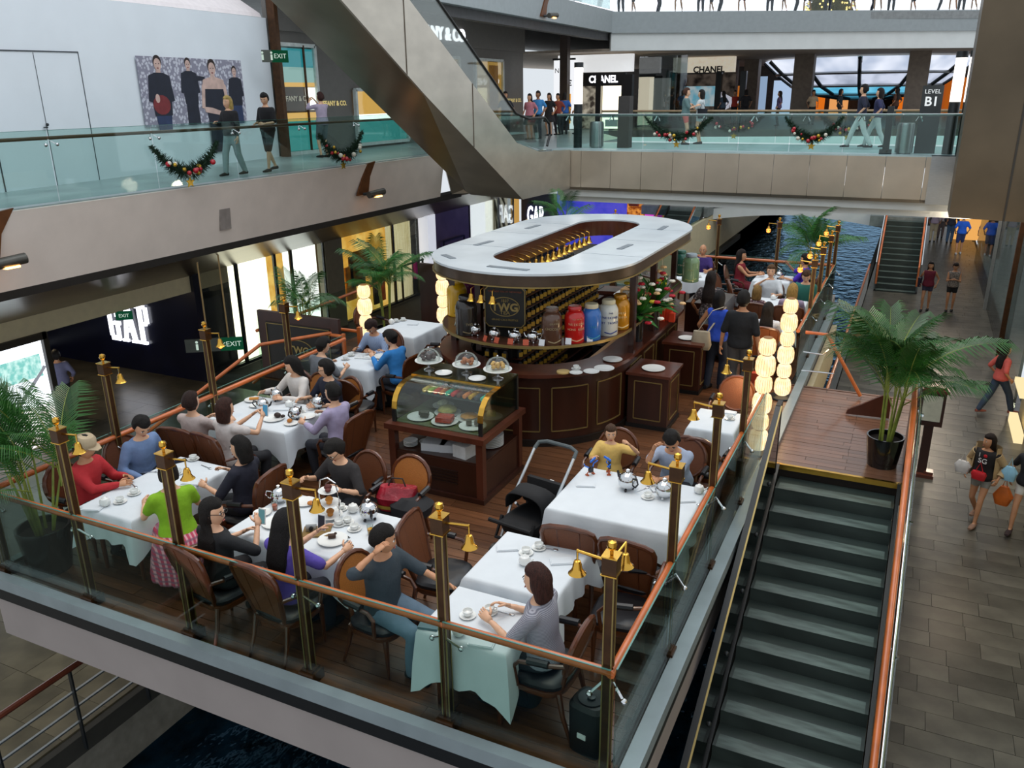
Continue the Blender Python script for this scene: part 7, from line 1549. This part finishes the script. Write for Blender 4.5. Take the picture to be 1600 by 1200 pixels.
# --- cake stand table
sitter('man in black tee with glasses cutting food', -5.08, 6.5, 172, chA, 'oval cane chair behind the man in black tee', top='2b2829', sleeve=.45, bmat='26262b', hair='short', head=(-10, -32), lean=16, glasses=True, RA=(.26, .38, .86), LA=(-.22, .36, .84), curl=.7)
ph1 = sitter('woman in black with glasses and long hair holding a white phone', -5.22, 4.72, -10, chB, 'chair under the woman in black with glasses', top='1a1c1f', sleeve=.5, bmat='1a1a1e', hair='long', head=(-62, -4), glasses=True, RA=(.2, .3, 1.0), LA=(-.12, .36, .8), curl=.8)
ph2 = sitter('woman in purple top with long black hair photographing the cakes', -4.5, 4.76, -6, chB, 'chair under the woman in purple top', top='5a4aa6', sleeve=.4, bmat='1c1e2a', hair='long', hc='0f0d0e', head=(5, -12), RA=(.3, .42, .84), LA=(-.02, .44, .94), lean=5)
sitter('man in charcoal tee resting his head on his hand by the front rail', -3.62, 4.95, -95, chH, 'oval chair under the man resting his head', top='2f3a42', sleeve=.5, bmat='5f7486', hair='short', head=(35, -5), lean=4, RA=(.2, .12, 1.2, .9, -.2, -.3), LA=(-.3, .5, .72), skin='m', stout=1.15)
wb = MB().lathe([(.034, -.012), (.036, 0), (.034, .012)], 14, cap=False).build('wristband', mat('pink band', 'd83aa0', .5), None); 
r_ = bpy.data.objects[[o.name for o in bpy.data.objects if o.get('label', '').startswith('man in charcoal tee')][0]]; v = HANDS[r_['label']][-1][0]; wb.parent = r_; wb.location = v + Vector((0.02, -.04, .02)); wb.rotation_euler = (R_(80), 0, R_(10))
# --- woman in stripes, father and boy
sitter('woman in grey striped tee with brown bob seen from behind', -2.12, 4.92, 88, chA, 'oval chair under the woman in grey striped tee', top=stripem('grey stripes', '767682', 'a6a6b0', 26, 2), sleeve=.45, bmat='22262e', hair='bob', hc='3a1e18', RA=(.1, .36, .82), LA=(-.14, .4, .82), lean=6)
sitter('small boy in yellow tee raising a fist at the table', -2.74, 8.24, 180, chA, 'oval chair behind the small boy', h=1.25, top='d9b566', sleeve=.4, bmat='4a4438', hair='short', hc='4a3424', head=(22, -8), RA=(.12, .24, .8), LA=(-.26, .12, .98, -.9, -.2, -.4), curl=1.1, vox=.016, feetz=.1)
sitter('father in pale blue shirt leaning his head on his hand', -1.98, 8.32, 176, chA, 'oval chair behind the father in pale blue shirt', top='9aa6bc', sleeve=.4, bmat='34363e', hair='short', head=(12, -25), lean=24, RA=(.1, .52, 1.12, .5, .1, -1.0), LA=(.02, .56, .8), skin='m')
# --- far diners
sitter('old man in purple tee resting chin on hand at the back', -4.25, 19.12, 182, chA, 'oval chair behind the old man in purple tee', top='3a2668', sleeve=.4, bmat='2a2a30', hair='bald', hc='9a948c', head=(0, -8), RA=(.12, .34, 1.02, .8, 0, -.5), LA=(-.2, .4, .8), skin='m', stout=1.2, vox=.024)
sitter('woman in dark red sleeveless dress at the back table', -3.3, 18.75, -85, chA, 'oval chair under the woman in dark red dress', top='7a1624', sleeve=0, bmat='6a1420', hair='long', hc='1a100e', RA=(.1, .4, .82), LA=(-.1, .4, .82), skin='m', vox=.024)
sitter('man in violet shirt at the back corner table', -1.95, 18.75, 88, chA, 'oval chair under the man in violet shirt', top='4a26b0', sleeve=.45, bmat='23232a', hair='short', head=(-10, -5), RA=(.12, .36, 1.05), LA=(-.15, .38, .8), skin='m', vox=.024)
sitter('bearded man in white polo with hand at chin', -2.42, 17.22, 178, chA, 'oval chair behind the man in white polo', top='cdd2d6', sleeve=.45, bmat='3a3c44', hair='short', hc='5a4028', head=(5, 0), RA=(.08, .32, 1.06, .8, 0, -.6), LA=(-.2, .36, .8), vox=.024, stout=1.1)
sitter('man in teal tee looking down beside the rail', -1.72, 17.2, 178, chA, 'oval chair behind the man in teal tee', top='2a6a5e', sleeve=.45, bmat='2c2e36', hair='short', hc='4a3220', head=(10, -25), lean=10, vox=.024)
sitter('blond girl in flowered dress seen from behind', -2.4, 15.55, 0, chB, 'chair under the blond girl in flowered dress', top=voronoim('flower dress', 'b9a8a8', '5a3a40', 30), sleeve=0, bmat='8a6a70', hair='bob', hc='8a6a3a', vox=.024, h=1.5)
sitter('blond woman in lilac top seen from behind', -1.78, 15.6, 0, chB, 'chair under the blond woman in lilac top', top='9a8aa0', sleeve=.4, bmat='3a3c44', hair='bob', hc='a8864a', vox=.024)
sitter('woman with long dark hair seen from behind at the table near the lanterns', -1.95, 13.95, 0, chB, 'red brown chair under the dark haired woman near the lanterns', top='d8d8dc', sleeve=.3, bmat='23232a', hair='long', hc='1a1412', vox=.024)
# --- standing in the aisle
person('woman in patterned top and denim shorts walking down the aisle', -3.05, 14.5, 0, -8, 1.64, top=voronoim('pattern top', '8a807e', '3a3234', 28), sleeve=.3, bottom='shorts', bmat='8496a4', blen=.22, hair='long', hc='1c1210', skin='d', shoes='6a3020', feet=((.08, .16, .0), (-.08, -.12, .02)), vox=.022)
bw_ = person('woman in royal blue sleeveless top with cream shoulder bag', -2.6, 13.1, 0, -10, 1.63, top='2a4fc0', sleeve=0, bmat='1b2436', hair='bob', hc='0f0d10', skin='d', shoes='15151a', feet=((.09, .06, 0), (-.09, -.06, 0)), vox=.02)
sbg = thing('shoulder_bag', 'cream canvas shoulder bag of the woman in royal blue top', 'bag', (-2.8, 12.88, 0), 0); MB().loft([supere((0, 0, .72), .14, .05), supere((0, -.01, .8), .17, .08), supere((0, 0, 1.02), .13, .045)]).build('pouch', mat('cream canvas', 'a89c86', .85), sbg); MB().bar((-.06, 0, 1.02), (.14, .05, 1.36), .03, .006).bar((.14, .05, 1.36), (.3, .12, 1.42), .03, .006).bar((.1, .02, 1.02), (.3, .3, 1.38), .03, .006).build('strap', mat('cream strap', 'b5aa94', .8), sbg, 0)
person('man in black polo seen from behind in the aisle', -2.14, 12.6, 0, -5, 1.78, top='15171b', sleeve=.45, bmat='4e4e50', hair='short', hc='14110f', skin='m', RA=(.3, .02, .88), LA=(-.3, .02, .88), vox=.02, stout=1.1)
person('barista in grey striped shirt working inside the kiosk', -4.3, 12.2, 0, -100, 1.62, top=stripem('barista stripe', '8a8a90', 'c6c6ca', 24, 0), sleeve=.8, bmat='17171a', hair='short', hc='141012', lean=14, head=(0, -25), RA=(.25, .4, 1.02), LA=(-.2, .45, 1.05), vox=.02)
# --- gallery
person('blond woman in dark jacket and grey trousers walking on the gallery', -13.4, 14.1, B1, 180, 1.62, top='1c1a1e', sleeve=.9, hem=-.06, bmat='8e9ea0', hair='bob', hc='b59a5a', RA=(.12, .3, 1.1), LA=(-.25, .1, .8), feet=((.08, .22, 0), (-.08, -.2, .02)), shoes='2a2622', vox=.022)
person('man in black tee and black knee shorts walking on the gallery', -13.35, 15.2, B1, 180, 1.68, top='131317', sleeve=.45, bottom='shorts', bmat='17171a', blen=.52, hair='short', hc='120f10', head=(20, -22), RA=(.12, .26, 1.05), LA=(-.16, .28, 1.05), feet=((.08, -.22, .03), (-.08, .2, 0)), shoes='1c1a1a', vox=.022)
person('man in pink shirt photographing the jeweller window', -15.0, 19.3, B1, 80, 1.7, top='a99aae', sleeve=.8, bottom='shorts', bmat='5a6468', blen=.46, hair='short', hc='3a1f1a', RA=(.1, .34, 1.5), LA=(-.1, .34, 1.5), feet=((.1, 0, 0), (-.1, .05, 0)), shoes='2a2220', vox=.024)
# --- bridge
def bridge_p(label, px, py, deg, hgt_, **kw):
    p = at(px, py, B1); return person(label, p.x, p.y, B1, deg, hgt_, vox=.026, **kw)
bridge_p('person in grey tee and coral shorts facing right on the bridge', 1068, 226, -80, 1.72, top='5f7878', sleeve=.45, bottom='shorts', bmat='d8625a', blen=.25, hair='short', hc='4a2c1e', RA=(.1, .35, 1.2), LA=(-.1, .35, 1.2)); bridge_p('woman in white tee with black tote facing left on the bridge', 1092, 225, 85, 1.66, top='cfd6d8', sleeve=.4, bottom='shorts', bmat='b8c4c4', blen=.2, hair='bob', hc='17120f', RA=(.1, .3, 1.2), LA=(-.1, .3, 1.2))
p = at(1092, 225, B1); tt = thing('tote_bag', 'black tote bag carried by the woman in white tee on the bridge', 'bag', (p.x + .1, p.y - .2, B1 + .8), R_(10)); MB().loft([supere((0, 0, 0), .14, .05), supere((0, 0, .3), .16, .05)]).build('pouch', mat('tote black', '15171f', .8), tt); MB().tube([(-.08, 0, .3), (0, .02, .52), (.08, 0, .3)], .01, 6).build('strap', mat('tote black', '15171f', .8), tt)
bridge_p('man in navy tee and white trousers striding left on the bridge', 1340, 233, 85, 1.74, top='1e2136', sleeve=.45, bmat='c6cfcd', hair='short', hc='17120f', feet=((.08, .34, 0), (-.08, -.34, .03))); bridge_p('woman in navy top and white trousers walking behind the man on the bridge', 1365, 232, 85, 1.64, top='2c2f52', sleeve=.4, bmat='c0cac8', hair='bob', hc='1c1412', feet=((.08, .3, 0), (-.08, -.3, .03)))
bridge_p('woman in pink blouse at the foot of the escalator', 828, 218, 175, 1.6, top='b5707a', sleeve=.4, bottom='skirt', bmat='2c2a30', blen=.5, hair='long', hc='1a1110', skin='m'); bridge_p('man in sky blue tee at the foot of the escalator', 841, 217, 178, 1.7, top='3f86c0', sleeve=.4, bmat='2f3a44', hair='short', hc='1a1310', skin='d'); bridge_p('woman in black dress at the foot of the escalator', 858, 212, 175, 1.62, top='1c1a1c', sleeve=.3, bottom='skirt', bmat='1c1a1c', blen=.5, hair='long', hc='24140f', skin='m')
FARC = ['8a3a2c', '2f5fa8', 'c9c6c0', '2a2a30', '9a5a2a', '3a4a5a', 'b03a30', '1f1f24', '6a5a80', 'c8b090', '27323a', '503020']
for i, (px, py, Yd) in enumerate(((872, 165, 33), (882, 166, 33.5), (902, 168, 34), (790, 172, 29), (1056, 165, 43.5), (1130, 165, 44), (1148, 166, 46), (1165, 166, 45.5), (1218, 168, 44), (1270, 168, 46), (1312, 168, 45), (1400, 168, 45))):
    p = ony(px, 160, Yd); person('distant shopper in %s beyond the bridge, %s from the left' % (('rust', 'blue', 'white', 'black', 'brown', 'slate', 'red', 'dark', 'mauve', 'tan', 'charcoal', 'maroon')[i], ORD[i]), p.x, p.y, B1, (170, 20, 95, 200, -80, 60)[i % 6], 1.6 + .03 * (i % 4), top=FARC[i], sleeve=.4, bmat='24242a', hair=('short', 'bob', 'long')[i % 3], hc='1a1412', vox=.04, skin='m')
for i in range(22):
    u = (i + .5) / 22 + .02 * math.sin(i * 5); q = LA.lerp(LB, u) + Vector((-.25, .7 + .4 * (i % 3), 0)); person('visitor at the top level balustrade, %s from the left' % ORD[i], q.x, q.y, 7.91, (180, 90, -90, 150)[i % 4], 1.6 + .04 * (i % 4), top=FARC[(i * 5 + 3) % 12], sleeve=.4, bottom=('trousers', 'shorts')[i % 2], blen=(1, .4)[i % 2], bmat=('2a3040', '3c3c44')[i % 2], hair=('short', 'long')[i % 2], vox=.045, skin='m', feet=((.1, .12 * (i % 2), 0), (-.1, -.12 * (i % 2), 0)))
# --- right walkway
def walk_p(label, px, py, deg, hgt_, **kw):
    p = at(px, py, B2); return person(label, p.x, p.y, B2, deg, hgt_, vox=kw.pop('vox', .022), **kw)
walk_p('woman in maroon sleeveless top with navy tote walking towards us', 1444, 485, 172, 1.62, top='6a1a30', sleeve=0, bottom='shorts', bmat='3a3a52', blen=.22, hair='long', hc='17100f', skin='m', feet=((.08, .12, 0), (-.08, -.1, 0))); walk_p('woman in grey patterned top looking at her phone on the walkway', 1482, 486, 178, 1.6, top=voronoim('grey lace', '4a4442', '8a8078', 30), sleeve=0, bottom='shorts', bmat='17171a', blen=.25, hair='short', hc='241410', skin='m', head=(0, -20), RA=(.08, .26, 1.1), LA=(-.08, .26, 1.1), feet=((.08, .08, 0), (-.08, -.05, 0)))
walk_p('man in checked shirt and beige trousers far on the walkway', 1456, 378, 0, 1.72, top='9a8a9c', sleeve=.5, bmat='b0a48a', hair='short', vox=.03, skin='m'); walk_p('person with dark backpack and jeans far on the walkway', 1482, 380, -10, 1.68, top='2c3040', sleeve=.8, bmat='3f5a78', hair='short', vox=.03); walk_p('man in bright blue tee and navy shorts far on the walkway', 1497, 397, 5, 1.76, top='1f5fd0', sleeve=.45, bottom='shorts', bmat='2c3a6a', blen=.45, hair='short', vox=.03, shoes='d0d0d0', feet=((.1, .15, 0), (-.1, -.1, 0)), skin='m'); walk_p('woman in navy top and pale skirt with small backpack far on the walkway', 1533, 398, 8, 1.64, top='4a5068', sleeve=.3, bottom='skirt', bmat='c9bfae', blen=.52, hair='bob', vox=.03, skin='m')
walk_p('person in white shirt hidden behind others far on the walkway', 1468, 372, 0, 1.6, top='c0bcc4', sleeve=.5, bmat='6a6468', hair='short', vox=.035)
walk_p('woman in coral red tee and jeans walking away at the right', 1552, 648, -60, 1.64, top='c8584e', sleeve=.45, bmat='2c3a4e', hair='long', hc='1c1210', skin='m', feet=((.08, .36, 0), (-.08, -.34, .02)), shoes='8a4a3a', vox=.02)
w1 = walk_p('woman in black lettered tee and beige cardigan with red pouch', 1522, 815, 155, 1.6, top='1a1618', sleeve=.4, bottom='shorts', bmat='8e8e8a', blen=.2, hair='long', hc='1f1310', head=(-30, 0), skin='m', feet=((.08, -.2, .06), (-.08, .22, 0)), shoes='8a6a58', vox=.02)
w2 = walk_p('woman in black lettered tee and white shorts carrying orange plastic bag', 1592, 828, 160, 1.62, top='17161a', sleeve=.4, bottom='shorts', bmat='d8d4cc', blen=.24, hair='long', hc='17100e', skin='m', feet=((.08, .24, 0), (-.08, -.2, .05)), shoes='3a2a2a', vox=.02)
for wr, wd in ((w1, 'I SG'), (w2, 'I SG')):
    text('SG', .12, mat('white print', 'e8e4e4', .7), wr, (0, .148, 1.17), (R_(90), 0, R_(180)), 'shirt_print', .004); text('I', .1, mat('white print', 'e8e4e4', .7), wr, (.06, .15, 1.27), (R_(90), 0, R_(180)), 'shirt_print', .004); MB().ell((-.03, .148, 1.27), (.03, .006, .03), 8, 6).build('heart_print', mat('heart red', 'c8202c', .6), wr)
def bagw(name, label, root, off, prof, c, strap=True):
    M_ = Matrix.Translation(root.location) @ Matrix.Rotation(root.rotation_euler.z, 4, 'Z'); t = thing(name, label, 'bag', M_ @ Vector(off), root.rotation_euler.z); MB().loft([supere((0, 0, z_), a, b) for z_, a, b in prof]).build('pouch', mat('bag ' + c, c, .6, var=.2), t)
    zt_ = prof[-1][0]
    MB().tube([(-prof[-1][1] * .6, 0, zt_ - .01), (0, 0, zt_ + .16), (prof[-1][1] * .6, 0, zt_ - .01)], .008, 6).build('handle', mat('bag handle ' + c, c, .6), t); return t
bagw('pouch_bag', 'bright red pouch worn in front by the woman in beige cardigan', w1, (0, .2, .86), [(0, .1, .04), (.1, .12, .05), (.14, .1, .03)], 'c01a24'); bagw('hand_bag', 'white and black handbag on the arm of the woman in beige cardigan', w1, (.3, .1, .86), [(0, .1, .06), (.12, .13, .07), (.2, .08, .03)], 'c9c4c0'); bagw('plastic_bag', 'orange plastic bag carried by the woman in white shorts', w2, (.3, .12, .42), [(0, .1, .07), (.15, .15, .1), (.32, .06, .04)], 'c8641a'); bagw('plastic_bag', 'pale blue plastic bag held by the woman in white shorts', w2, (.26, .2, .9), [(0, .09, .05), (.15, .12, .07), (.24, .06, .03)], '8fc0d8')
wm = [o for o in bpy.data.objects if o.get('label', '').startswith('woman in maroon')][0]; bagw('tote_bag', 'navy tote bag on the shoulder of the woman in maroon top', wm, (.26, .02, .8), [(0, .05, .14), (.3, .06, .17)], '23243a')
wc = MB().loft([elring(Vector((0, -.02, 1.42)), Vector((.2, 0, 0)), Vector((0, .11, 0)), 18), elring(Vector((0, -.03, 1.2)), Vector((.21, 0, 0)), Vector((0, .15, 0)), 18), elring(Vector((0, -.03, .85)), Vector((.23, 0, 0)), Vector((0, .16, 0)), 18)], cap=False)
wc.f = [f for f in wc.f if not (sum(wc.v[i].y for i in f) / len(f) > .06)]; wc.m = [0] * len(wc.f)
for s_ in (1, -1): _w, _r, _s, _e = HANDS[w1['label']][s_]; wc.tube([_s, _s.lerp(_e, .5), _e, _e.lerp(_w, .75)], [.078, .073, .067, .06], 10)
cg = wc.build('cardigan', fab('b59a72'), w1)
# --- lower left floor and shop
p = at(84, 590, B2); person('shopper in lilac shirt standing in the dim lower shop entrance', -17.0, 11.6, B2, 60, 1.62, top='6a6a86', sleeve=.8, bmat='23232a', hair='short', vox=.03, skin='m')
p = at(445, 590, B2); person('shopper in orange striped top outside the bright window', p.x, p.y, B2, 100, 1.6, top=stripem('orange stripe', 'e0d8d0', 'd05a2a', 11, 2), sleeve=.8, bmat='4a5664', hair='short', vox=.026)
# phones in hands
def held_phone(root, s_, label, c):
    v = HANDS[root['label']][s_][0]; M_ = Matrix.Translation(root.location) @ Matrix.Rotation(root.rotation_euler.z, 4, 'Z'); o = ph(M_ @ (v + Vector((0, .06, .06))), (R_(80), 0, root.rotation_euler.z + .2), label, glow('phone ' + c, c, .6)); o.data.materials[0] = CHINA
held_phone(ph1, 1, 'white phone held by the woman in black with glasses', '6a9aa0'); held_phone(ph2, -1, 'white phone held over the cakes by the woman in purple', '3a3a42')
gp = [o for o in bpy.data.objects if o.get('label', '').startswith('girl with long brown')][0]; held_phone(gp, 1, 'pale phone held up by the girl with long brown hair', '5aa0c8')
def finish_people():
    for bo, hd, mats in HEADS:
        me = bo.data; b = bmesh.new(); b.from_mesh(me)
        for f in b.faces: f.material_index = 0; f.smooth = True
        vs_ = [b.verts.new(v) for v in hd.v]
        for f, mi in zip(hd.f, hd.m):
            try: nf = b.faces.new([vs_[i] for i in f]); nf.material_index = mi; nf.smooth = True
            except ValueError: pass
        bmesh.ops.remove_doubles(b, verts=vs_, dist=1e-5)
        bmesh.ops.recalc_face_normals(b, faces=b.faces)
        me.materials.clear()
        for m in mats: me.materials.append(m)
        b.to_mesh(me); b.free()
finalize()
finish_people()
